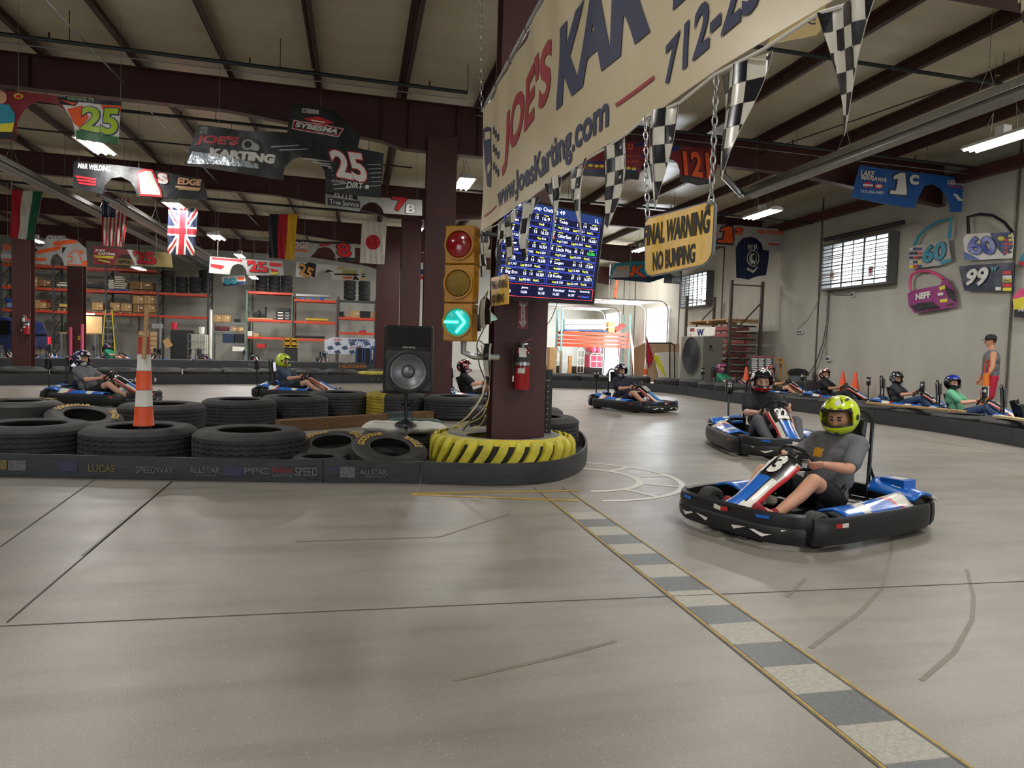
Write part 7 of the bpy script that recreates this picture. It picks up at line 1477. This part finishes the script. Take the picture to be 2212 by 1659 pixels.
rest([(ZH, (1112, 690, 1226, 800), 'left open carton on top of the grey steel shelf', dict(Y=SY, dep=.45)), (ZH, (1232, 695, 1355, 800), 'right open carton on top of the grey steel shelf', dict(Y=SY, dep=.45)), (ZH, (1415, 750, 1500, 800), 'black case on top of the grey steel shelf', dict(Y=SY, mat=black, name='case', cat='case', dep=.4)),
 (ZH, (1376, 875, 1460, 938), 'small carton on the second grey shelf', dict(Y=SY, dep=.4)), (ZH, (1470, 878, 1562, 940), 'small carton at the right of the second grey shelf', dict(Y=SY, dep=.4)), (ZH, (1130, 860, 1330, 935), 'tangle of red and dark parts on the second grey shelf', dict(Y=SY, mat=M('red_tangle', '#5c2228', .6, var=.6, scale=9), name='cable_bundle', cat='cables', dep=.4, bev=.05)),
 (ZH, (1250, 972, 1420, 1112), 'blue fronted drawer box on the grey shelf', dict(Y=SY, mat=M('drawer_blue', '#1f3050', .5), name='drawer_box', cat='drawers', dep=.4)), (ZH, (1430, 975, 1560, 1112), 'dark drawer box on the grey shelf', dict(Y=SY, mat=black, name='drawer_box', cat='drawers', dep=.4)), (ZH, (1395, 1165, 1570, 1240), 'white bin low on the grey shelf', dict(Y=SY, mat=white, name='bin', cat='bin', dep=.4)),
 (ZI, (5, 640, 195, 705), 'black box above the striped stack on the middle rack', dict(mat=black, name='case', cat='case')), (ZI, (1085, 748, 1172, 802), 'low brown box on the narrow rack bay', dict(mat=cardd)), (ZI, (1180, 685, 1325, 804), 'tan box in the middle of the narrow rack bay', {}), (ZI, (1338, 692, 1510, 804), 'black box on the narrow rack bay', dict(mat=black, name='case', cat='case')),
 (ZI, (1520, 690, 1585, 806), 'upright plywood offcut on the narrow rack bay', dict(mat=wood, name='plywood_offcut', cat='board')), (ZI, (1325, 1012, 1442, 1040), 'red tray on the lower level of the narrow rack bay', dict(mat=red, name='tray', cat='tray')), (ZI, (1365, 920, 1440, 1010), 'grey appliance above the red tray', dict(mat=grey, name='appliance', cat='appliance')),
 (ZI, (260, 1085, 760, 1140), 'long black slab on the lower level of the yellow bundle rack', dict(mat=dkb_, name='black_slab', cat='slab', bev=.04)), (ZI, (450, 805, 830, 862), 'long yellow rolled bundle on the middle level', dict(mat=M('bundle_yellow', '#c9a52f', .6, bump=.4), name='bundle', cat='bundle', bev=.1)),
 (ZI, (290, 408, 845, 470), 'long silver crate of rails on blue feet on the top level', dict(mat=silver, name='rail_crate', cat='crate')), (ZH, (1622, 730, 2000, 768), 'flat wooden skid carrying black engines', dict(mat=wood, name='skid', cat='skid')), (ZH, (1615, 935, 1690, 1012), 'white helmet box on the lower middle rack', dict(mat=white)), (ZH, (1700, 965, 1790, 1020), 'tan box beside the white helmet box', {}), (ZH, (1760, 1122, 1882, 1190), 'red toolbox on the floor of the middle rack', dict(mat=red, name='toolbox', cat='toolbox')),
 (ZI, (1000, 700, 1075, 800), 'black bottle rack with white caps on the narrow rack bay', dict(mat=black, name='bottle_rack', cat='bottles'))])
for i in range(3): x = ZI((380+155*i, 472), (435+155*i, 505)); pbox(x[0][0], x[0][1], x[1][0], x[1][1], 'blue foot block under the silver rail crate', mat=blue, name='foot_block', cat='block', group='blue foot blocks')
for i in range(2):   # engines
    a = hy(554+14*i, 684, RY+.2); t = thing('engine', ['left black engine on the wooden skid', 'right black engine with tall filter on the wooden skid'][i], 'engine', (a.x, RY+.3, a.z-.05)); MB().box((0, 0, .12), (.30, .3, .24), blackm).build('block', t, smooth=False, bev=.03); MB().tube([(-.12, 0, .2), (.12, 0, .28)], .08, blackm, 10).build('cylinder_head', t); MB().tube([(.13, 0, .15), (.13, 0, .42+.15*i)], .05, black, 10).build('air_filter', t)
for i in range(4):
    a = hy(611, 690.5-6.3*i, RY+.1); m = MB(); m.box((a.x, RY+.35, a.z+.05), (.72, .5, .10), black); m.box((a.x-.12, RY+.09, a.z+.05), (.26, .02, .06), white); m.box((a.x+.22, RY+.09, a.z+.05), (.2, .02, .06), psil); tag(m.build('battery_case', smooth=False, bev=.01), 'black case with white front bands in the stack on the middle rack', 'case', 'stack of striped cases')
def crates():
    Y = 35.6; (p, q), (r, s_) = ZI((105, 1130), (325, 1290)); a = hy(p, q, Y); b = hy(r, s_, Y); w_ = (b.x-a.x)/2; h_ = (a.z-b.z)/2
    for i in range(2):
        for j in range(2):
            c = V((a.x+w_*(i+.5), Y, b.z+h_*(j+.5))); m = MB(); yc = M('crate_yellow', '#e0a91c', .4)
            for dx in (-1, 1): m.box(c+V((dx*(w_/2-.02), 0, 0)), (.03, .3, h_-.02), yc)
            for dz in (-1, 1): m.box(c+V((0, 0, dz*(h_/2-.02))), (w_-.02, .3, .03), yc)
            m.box(c+V((0, .14, 0)), (w_-.02, .02, h_-.02), yc); m.box(c+V((0, -.145, .05)), (w_-.02, .01, h_*.3), yc); m.ball(c+V((0, -.05, -.05)), (.1, .08, .08), dgrey, 8)
            tag(m.build('crate', smooth=False), ['lower left', 'upper left', 'lower right', 'upper right'][i*2+j]+' yellow plastic crate of the four before the middle rack', 'crate', 'yellow crates before the middle rack')
    m = MB(); m.box((a.x+w_, Y+.1, b.z/2), (w_*1.9, .3, b.z-.04), dgrey); tag(m.build('crate_stand', smooth=False), 'dark stand under the four yellow crates', 'stand')
crates()
s = Sheet((0, 36.0, 0), (0, -1, 0), ripple=.03, freq=2, step=.1, eps=.004, thick=.01, seed=40); s.outline(ZB((1030, 1165), (1100, 1140), (1410, 1150), (1500, 1160), (1500, 1290), (1030, 1280)), M('checker_banner', '#d5dae6', .5))
for i in range(7):
    for j in range(3):
        if (i+j) % 2: x, y = 1050+62*i, 1180+36*j; s.poly(ZB((x, y+6), (x+42, y-6), (x+62, y+22), (x+20, y+34)), M('checker_blue', '#4a5a78', .5), 1)
s.text("JOE'S", ZB((1108, 1172), (1175, 1174), (1175, 1152), (1108, 1150)), pred, .03, 2); s.text('KARTING', ZB((1235, 1176), (1395, 1180), (1395, 1156), (1238, 1153)), blued, .04, 2); s.text('Joes', ZB((1240, 1240), (1350, 1245), (1360, 1215), (1245, 1210)), M('pale_red', '#c77a86', .5), .02, 2); t = thing('banner', 'checkered white and blue banner on two posts far behind the karts', 'banner', tuple(hy(760, 767, 36.0))); s.build('vinyl', t)
m = MB(); 
for x in (704, 813): a = hy(x, 735, 36.1); m = MB().tube([(a.x, 36.1, 0), (a.x, 36.1, a.z)], .03, grey, 6); m.build('post', t, world=True)
for i, (x0, x1) in enumerate(((768, 803), (806, 826))):
    a = hy(x0, 760, 34.6); b = hy(x1, 760, 34.6); t = thing('lidded_bin', ['wide black bin with looped blue handles before the checkered banner', 'narrow black bin with looped blue handles beside the maroon column'][i], 'bin', ((a.x+b.x)/2, 34.8, 0)); w_ = b.x-a.x; MB().box((0, 0, .60), (w_, .45, 1.0), black).build('bin_body', t, smooth=False, bev=.05)
    for k_ in range(2): x_ = -w_*.25+w_*.5*k_; MB().tube([(x_-w_*.17, -.23, 0.1), (x_-w_*.17, -.23, 1.1)]+[(x_-w_*.17*math.cos(R(q)), -.23, 1.1+.38*math.sin(R(q))) for q in range(0, 181, 20)]+[(x_+w_*.17, -.23, 0.1)], .016, M('blue_hoop', '#3f5da8', .4), 6).build('hoop', t)
# ---------------- loading corner on the right ----------------
LY = 34.3; mint_ = M('rack_post_mint', '#9cc7c2', .5); orr = M('beam_orange', '#e5502e', .4)
def load_rack():
    xs = [hy(p, 700, LY).x for p in (1214, 1361)]; t = thing('pallet_rack', 'bright orange beam rack with mint posts beside the open loading door', 'storage rack', (xs[0], LY, 0))
    for x_, py in zip(xs, (668, 672)):
        zt = hy(1214, py, LY).z; m = MB()
        for yy in (LY, LY+.9): m.box((x_, yy, zt/2), (.1, .08, zt), mint_)
        for k_ in range(4): m.bar((x_, LY, .3+.7*k_), (x_, LY+.9, .8+.7*k_), .03, .03, mint_)
        m.build('upright', t, world=True, smooth=False)
    for py in (719, 728.5, 737, 745.5):
        z = hy(1240, py, LY).z
        for yy in (LY-.03, LY+.93): MB().box(((xs[0]+xs[1])/2, yy, z), (xs[1]-xs[0]-.1, .06, .15), orr).build('beam', t, world=True, smooth=False)
load_rack()
pallet(1218, 1314, 712, 'blue pallet under the white cartons on the loading rack', Y=LY, mat=blue, h=.16, group=None)
n = 0
for j, cols in enumerate((6, 6)):
    for i in range(cols):
        x0 = 1220+15*i; y1 = 711.5-11.2*j-.0; 
        pbox(x0, y1-10.8, x0+14.2, y1, 'white carton in the %s row on the loading rack' % ['lower', 'upper'][j], mat=M('white_carton', '#d6d6d2', .6), Y=LY+.02, dep=.5, group='%s row of white cartons on the loading rack' % ['lower', 'upper'][j])
for j in range(2): pbox(1314.5, 707-12*j, 1328, 718.5-12*j, ['lower', 'upper'][j]+' orange printed carton at the end of the loading rack', mat=M('orange_carton', '#d99a5c', .6), Y=LY+.02, dep=.4)
m = MB(); q = [hy(*p, LY) for p in ZJ((1035, 1035), (1170, 955), (1205, 1000), (1060, 1095))]; m.prism([(p.x, p.z) for p in q], lambda u, v, s_: V((u, LY+.1+s_*.4, v)), M('red_carton', '#a8483c', .6)); tag(m.build('carton', smooth=False), 'tilted red carton on the loading rack', 'box')
BY = 33.2
for b, l, mt in (((52, 1315, 160, 1590), 'tall narrow brown box left of the loading rack', cardb), ((242, 1370, 330, 1590), 'tall white box under the loading rack', M('white_carton')), ((335, 1440, 388, 1590), 'small orange box under the loading rack', M('orange_carton'))): ground_box(ZJ, b, l, Y=BY, mat=mt, dep=.5, name='box', cat='box')
for i, (x, y) in enumerate(((710, 1352), (790, 1352))):
    p = ZJ((x, y))[0]; a = hy(*p, BY+.1); tag(MB().tube([(a.x, BY+.1, a.z), (a.x, BY+.12, a.z), (a.x, BY+.95, a.z)], [.10, .14, .14], M('tank_pink', '#c94a66', .35), 16).build('gas_tank'), ['left', 'right'][i]+' round pinkish red tank lying under the orange beams', 'tank')
a = hy(1289, 762, BY); tag(MB().box((a.x, BY+.5, a.z/2-.05), (.7, .7, a.z-.1), M('cart_red', '#b8324a', .5)).build('tool_cabinet', smooth=False, bev=.03), 'red cabinet under the two round tanks', 'cabinet')
def cart(x0, x1, y0, Y, label):
    a = hy(x0, y0, Y); b = hy(x1, y0, Y); t = thing('hand_cart', label, 'hand cart', (a.x, Y, 0)); m = MB(); w_ = b.x-a.x; m.tube([(a.x, Y, .05), (a.x, Y, a.z-.1), (a.x+.1, Y, a.z), (b.x-.1, Y, a.z), (b.x, Y, a.z-.1), (b.x, Y, .05)], .02, white, 8)
    for i in range(4): z = .2+(a.z-.3)*i/3; m.tube([(a.x, Y, z), (b.x, Y, z)], .015, white, 6)
    m.tube([((a.x+b.x)/2, Y, .2), ((a.x+b.x)/2, Y, a.z)], .012, white, 6); m.build('frame', t, world=True); MB().box(((a.x+b.x)/2, Y-.2, .1), (w_, .4, .03), silver).build('platform', t, world=True, smooth=False)
    for x_ in (a.x, b.x): MB().lathe([(.001, -.03), (.1, -.03), (.12, 0), (.1, .03), (.001, .03)], 14, black, Matrix.Translation((x_, Y+.05, .12)) @ Matrix.Rotation(R(90), 4, 'Y')).build('wheel', t, world=True)
cart(1276, 1303, 763, BY-.5, 'white tubular hand cart in front of the red cabinet'); cart(1248, 1262, 752, BY-.2, 'narrow white hand cart with red box'); cart(1314, 1336, 768, BY-.6, 'low white hand cart with pink frame')
def panel_lean(F, pts, Y, label, mat, name='panel', cat='panel', th=.05):
    q = [hy(*p, Y) for p in F(*pts)]; zl = sorted(p.z for p in q)[1]+.12; m = MB(); m.prism([(p.x, .01 if p.z <= zl else p.z) for p in q], lambda u, v, s_: V((u, Y+s_*th, v)), mat); return tag(m.build(name, smooth=False, bev=.008), label, cat)
panel_lean(ZJ, ((1315, 1330), (1480, 1245), (1480, 1500), (1430, 1560), (1330, 1480)), 29.0, 'bent brown hardboard sheet leaning left of the red flag', M('hardboard', '#8a7058', .6))
panel_lean(ZJ, ((1250, 1020), (1420, 1240), (1330, 1240), (1250, 1150)), 33.4, 'tan triangular board behind the loading rack end', M('hardboard'))
panel_lean(ZJ, ((1490, 1260), (1990, 1262), (1990, 1560), (1490, 1560)), 28.3, 'long tan board behind the red and yellow flags', M('tan_board', '#b79a7c', .6))
panel_lean(ZJ, ((1640, 1400), (1960, 1385), (2005, 1430), (2000, 1620), (1880, 1640), (1720, 1640), (1640, 1500)), 27.6, 'white fender panel leaning before the tan board', white, 'fender_panel', 'panel', .12)
t = thing('pipe_frame', 'black bent pipe frame beside the grey cooler unit', 'frame', tuple(hy(1445, 800, 27.3))); MB().tube([hy(x, y, 27.3) for x, y in ((1400, 741), (1450, 741), (1457, 746), (1457, 831))], .03, blackm, 8).build('pipe', t, world=True); MB().tube([hy(x, y, 27.3) for x, y in ((1447, 742), (1447, 831))], .03, blackm, 8).build('pipe', t, world=True)
# cone with red and yellow flags
a = gr(1394, 24.2); t = thing('traffic_post', 'orange and white post holding a red and a yellow flag on the far barrier', 'traffic post', tuple(a)); 
for z0_, z1_, r0, r1, m_ in ((0, .35, .10, .085, orange), (.35, .52, .08, .075, white), (.52, .72, .07, .065, orange), (.72, .90, .06, .05, white)): MB().lathe([(.001, z0_), (r0, z0_), (r1, z1_-.004), (.001, z1_-.004)], 16, m_).build('band', t)
fY = a.y-.05
for pts, mt, l in (((*ZD((492, 1175), (505, 1220), (548, 1340), (520, 1430), (505, 1425), (488, 1320)),), fr_, 'limp red flag on the far orange and white post'), ((*ZD((543, 1320), (585, 1330), (620, 1420), (646, 1490), (638, 1502), (600, 1440), (560, 1370)),), cloth('flag_yellow', '#d6d234'), 'limp yellow flag beside the red one on the far post')):
    s = Sheet((0, fY, 0), (0, -1, 0), fn=lambda u, v: .03*math.sin(u*20+v*6), step=.06, thick=.004); s.outline(list(pts), mt); t = thing('flag', l, 'flag', tuple(hy(1395, 800, fY))); s.build('cloth', t); q = [hy(*pts[0], fY), hy(*pts[-2], fY)]; MB().tube([q[0], V((a.x, fY, .35))], .012, grey, 6).build('flag_stick', t, world=True)
pbox(1373, 786, 1383, 801, 'small yellow and black box beside the far post', mat=yellow, Y=24.4, dep=.25, name='case', cat='case', zc=0.0)
# evaporative cooler
def cooler():
    gm = M('cooler_beige', '#6f6e66', .5, var=.08); X0 = 11.2; ya = hx(1521, 700, X0).y; yb = hx(1473, 700, X0).y; X1 = hy(1564, 700, ya).x; zt = hx(1521, 726, X0).z; t = thing('cooler_unit', 'large beige grey air cooler with a round fan on its left face', 'air cooler', (X0, ya, 0))
    MB().box(((X0+X1)/2, (ya+yb)/2, (zt+.3)/2), (X1-X0, yb-ya, zt-.3), gm).build('cabinet', t, world=True, smooth=False, bev=.02); MB().box(((X0+X1)/2, (ya+yb)/2, .12), (X1-X0, (yb-ya)*.9, .2), dgrey).build('base', t, world=True, smooth=False)
    zc = (zt+.3)/2+.12; r = min((yb-ya), (zt-.3))*.42; T = Matrix.Translation((X0-.005, (ya+yb)/2, zc)) @ Matrix.Rotation(R(-90), 4, 'Y'); MB().lathe([(r, 0), (r, .02), (r-.02, .02), (r-.02, .0)], 36, gm, T).build('fan_ring', t, world=True); MB().lathe([(.001, .002), (r-.01, .002)], 36, M('fan_dark', '#22242a', .6), T).build('fan_opening', t, world=True)
    m = MB()
    for k_ in range(8): rr = r*(k_+1)/9; m.tube([V((X0-.02, (ya+yb)/2+rr*math.cos(R(q)), zc+rr*math.sin(R(q)))) for q in range(0, 360, 15)], .005, dgrey, 4, closed=True)
    m.build('fan_grille', t, world=True); MB().box((X0+.25, ya-.03, zt-.35), (.22, .06, .18), gm).build('control_box', t, world=True, smooth=False); MB().box((X0+.24, ya-.063, zt-.35), (.1, .006, .1), black).build('control_panel', t, world=True, smooth=False)
cooler()
# right-hand rack loaded with stacked red beams and pallets
def right_rack():
    Y0, Y1, Xa, Xb = 21.9, 25.2, 12.3, 13.45; dk_ = M('rack_brown', '#4f4640', .6); t = thing('pallet_rack', 'tall grey brown rack frames full of stacked beams by the right wall', 'storage rack', (Xa, Y0, 0))
    for y_, zt in ((Y0, 3.8), (Y1, 3.5)):
        m = MB()
        for x_ in (Xa, Xb): m.box((x_, y_, zt/2), (.09, .09, zt), dk_)
        m.bar((Xa, y_, 1.9), (Xb, y_, 3.1), .05, .04, dk_); m.bar((Xa, y_, zt-.15), (Xb, y_, zt-.15), .05, .04, dk_); m.bar((Xb, y_, .5), (Xa, y_, 1.6), .05, .04, dk_); m.build('upright', t, world=True, smooth=False)
    rd = M('beam_faded_red', '#8f4540', .6, var=.15); n = 0
    for k_ in range(9):
        z = .35+.23*k_
        for x_ in (Xa+.08, Xa+.75): tag(MB().box((x_, (Y0+Y1)/2, z), (.07, Y1-Y0-.2, .13), rd).build('stacked_beam', smooth=False), 'faded red rack beam stacked inside the right-hand rack', 'beam', 'stacked red beams in the right-hand rack'); n += 1
        MB().box(((Xa+Xb)/2, Y0+.25, z+.09), (Xb-Xa-.1, .12, .05), M('dark_skid', '#2c2726', .7)).build('cross_bearer', t, world=True, smooth=False)
    m = MB()
    for k_ in range(6): m.box((Xa+.1+.19*k_, (Y0+Y1)/2, 2.50), (.14, Y1-Y0-.1, .03), wood)
    for k_ in range(3): m.box(((Xa+Xb)/2, Y0+.2+1.4*k_, 2.43), (Xb-Xa, .1, .09), wood)
    tag(m.build('pallet', smooth=False), 'long wooden pallet lying on top of the stacked red beams', 'pallet')
    s = Sheet((Xa+.035, 0, 0), (-1, 0, 0), ripple=.03, freq=2, step=.1, eps=.006, thick=.006, seed=50); s.outline(ZD((800, 1105), (1030, 1105), (1020, 1172), (790, 1195)), white); s.text('W', ZD((885, 1180), (940, 1172), (938, 1120), (888, 1122)), blued, .06, 1); t2 = thing('banner', 'white banner with a navy W hung on the stacked red beams', 'banner', tuple(hx(1510, 725, Xa))); s.build('vinyl', t2)
right_rack()
# rules board, easel, cones, bin
s = Sheet(hd(1645, 800, 22.3), (-.45, -.9, .15), eps=.003, thick=.04); s.outline(ZD((1302, 1325), (1482, 1335), (1475, 1500), (1290, 1495)), black)
for j in range(9):
    for i in range(3): s.poly(ZD((1312+56*i, 1350+16*j), (1358+56*i-(j*7+i*5) % 14, 1352+16*j), (1357+56*i-(j*7+i*5) % 14, 1359+16*j), (1311+56*i, 1357+16*j)), white, 1)
s.poly(ZD((1308, 1330), (1475, 1338), (1475, 1345), (1308, 1338)), red, 1); t = thing('notice_board', 'black board with rows of white writing standing by the orange cone', 'notice board', tuple(gr(1645, 22.3))); s.build('board', t)
a = gr(1668, 22.8); t = thing('wooden_easel', 'wooden sawhorse with a plank top behind the notice board', 'easel', tuple(a)); yw = M('easel_wood', '#c99c58', .6)
for p, q in (((-.5, 0, 1.25), (.35, 0, 1.2)), ((-.5, 0, 1.12), (.35, 0, 1.07))): MB().bar(a+V(p), a+V(q), .12, .04, yw).build('rail', t, world=True, smooth=False)
for x_, d in ((-.45, -.05), (.30, .25)): MB().bar(a+V((x_, -.02, 1.2)), a+V((x_+d, -.3, 0.01)), .08, .04, yw).build('leg', t, world=True, smooth=False); MB().bar(a+V((x_, .05, 1.2)), a+V((x_+d, .35, 0.01)), .08, .04, yw).build('leg', t, world=True, smooth=False)
def cone(loc, h, label, g='orange traffic cones'):
    t = thing('traffic_cone', label, 'traffic cone', loc, .3, g); MB().box((0, 0, .015), (h*.5, h*.5, .03), orange).build('base', t, smooth=False, bev=.008); MB().lathe([(h*.20, .03), (h*.19, .06), (h*.035, h-.01), (h*.03, h), (.001, h)], 24, orange).build('cone', t)
q = gr(1611, 22.4); cone((q.x, q.y, 0), .92, 'tall orange cone between the green-shirted driver and the notice board', None)
q = hx(1821, 810, 13.55); cone((q.x, q.y, 0), .9, 'left of the pair of orange cones by the wall behind kart 31'); q = hx(1843, 810, 13.55); cone((q.x, q.y-.1, 0), .9, 'right of the pair of orange cones by the wall behind kart 31')
q = hx(2117, 810, 12.95); t = thing('delineator_post', 'orange banded post with looped handle before the standing man', 'traffic post', (q.x, q.y-.15, 0))
for z0_, z1_, r0, r1, m_ in ((0, .06, .19, .18, black), (.06, .55, .085, .075, M('amber_orange', '#e07a2a', .4)), (.55, .78, .072, .068, white), (.78, 1.05, .065, .055, M('amber_orange'))): MB().lathe([(.001, z0_), (r0, z0_), (r1, z1_-.004), (.001, z1_-.004)], 18, m_).build('band', t)
MB().tube([(-.045, 0, 1.05), (-.04, 0, 1.28), (0, 0, 1.33), (.04, 0, 1.28), (.045, 0, 1.05)], .014, M('amber_red', '#c8402a', .4), 8).build('handle', t)
q = hx(1724, 800, 13.3); t = thing('waste_bin', 'grey waste bin with a black lid against the concrete wall', 'waste bin', (q.x, q.y, 0)); MB().lathe([(.001, 0), (.22, 0), (.27, .72), (.28, .74), (.001, .74)], 24, M('bin_grey', '#6f7c80', .5)).build('bin_body', t); MB().lathe([(.30, .72), (.31, .82), (.22, .90), (.001, .93)], 24, black).build('lid', t); MB().tube([(-.30, -.05, .85), (-.36, -.1, .6), (-.3, -.25, .3)], .01, black, 6).build('strap', t)
q = hx(1748, 815, 13.2); tag(MB().box((q.x, q.y, .3), (.6, .5, .6), dgrey).build('seat_crate', smooth=False, bev=.06), 'dark grey crate between the waste bin and kart 31', 'crate')
# wall electrics
def outlet(px, py, w_, h_, label):
    a = hx(px, py, WX-.03); t = thing('outlet_box', label, 'outlet', tuple(a)); MB().box((WX-.03, a.y, a.z), (.06, w_, h_), M('outlet_white', '#c9c8c2', .5)).build('box', t, world=True, smooth=False, bev=.006)
    for i in (-1, 0, 1): MB().box((WX-.065, a.y+i*w_*.28, a.z), (.01, w_*.16, h_*.5), dgrey).build('socket', t, world=True, smooth=False)
outlet(1728, 717, .30, .13, 'wide outlet box on the wall above the waste bin'); outlet(1790, 775, .22, .16, 'outlet box low on the wall above kart 31'); outlet(1843, 636, .12, .14, 'small outlet box on the wall under the high window')
def wallc(pts, r, m_, label, name='conduit', cat='conduit', off=.03): return tag(MB().tube([hx(x, y, WX-off) for x, y in pts], r, m_, 6).build(name), label, cat)
wallc([(1787, 624), (1785, 700), (1784, 775)], .012, cond, 'thin vertical conduit below the left corner of the high window')
wallc([(1798, 624), (1800, 637), (1843, 637)], .010, cond, 'bent conduit under the high window leading to the small outlet')
wallc(cr_ := [(1788, 545), (1782, 600), (1768, 650), (1745, 690), (1722, 712)], .006, dgrey, 'thin grey wire curving down the wall left of the high window', 'cable', 'cable')
wallc([(1790, 622), (1788, 680), (1778, 740), (1762, 785), (1745, 812)], .010, black, 'thick black cable hanging down the wall toward the waste bin', 'cable', 'cable')
wallc([(1793, 622), (1790, 690), (1782, 745), (1768, 790), (1752, 815)], .008, black, 'second black cable hanging beside the thick one', 'cable', 'cable', .05)
tag(MB().tube([hx(1781, 518, WX-.3), hx(1952, 480, WX-.3)], .06, M('tarp_roll', '#2c2b2c', .6, bump=.6, bscale=14), 10).build('rolled_tarp'), 'dark rolled tarpaulin above the high window', 'tarpaulin')
for (x, y), l in (((1797, 595), 'left'), ((1881, 585), 'right')):
    a = hx(x, y, WX-.30); m = MB(); m.box(a, (.02, .16, .26), white); m.box(a+V((-.012, 0, 0)), (.004, .08, .12), red); tag(m.build('tag_card', smooth=False), l+' white tag with red mark hanging at the high window', 'tag')
s = Sheet((1.72, 0, 0), (-1, 0, 0), ripple=.01, eps=.002, thick=.004, seed=60); s.outline(Z4((480, 300), (640, 270), (815, 235), (838, 205), (836, 90), (900, -60), (700, -40)), ban); s.text('C', Z4((765, 165), (812, 165), (812, 125), (765, 125)), bn, .05, 1); t = thing('banner', 'corner of a second cream banner hanging behind the big one', 'banner', (1.72, 2.6, 2.5)); s.build('vinyl', t); MB().tube([(1.72, 4.6, 3.0), (1.72, 1.5, 3.0)], .012, silver, 8).build('pole', t, world=True)
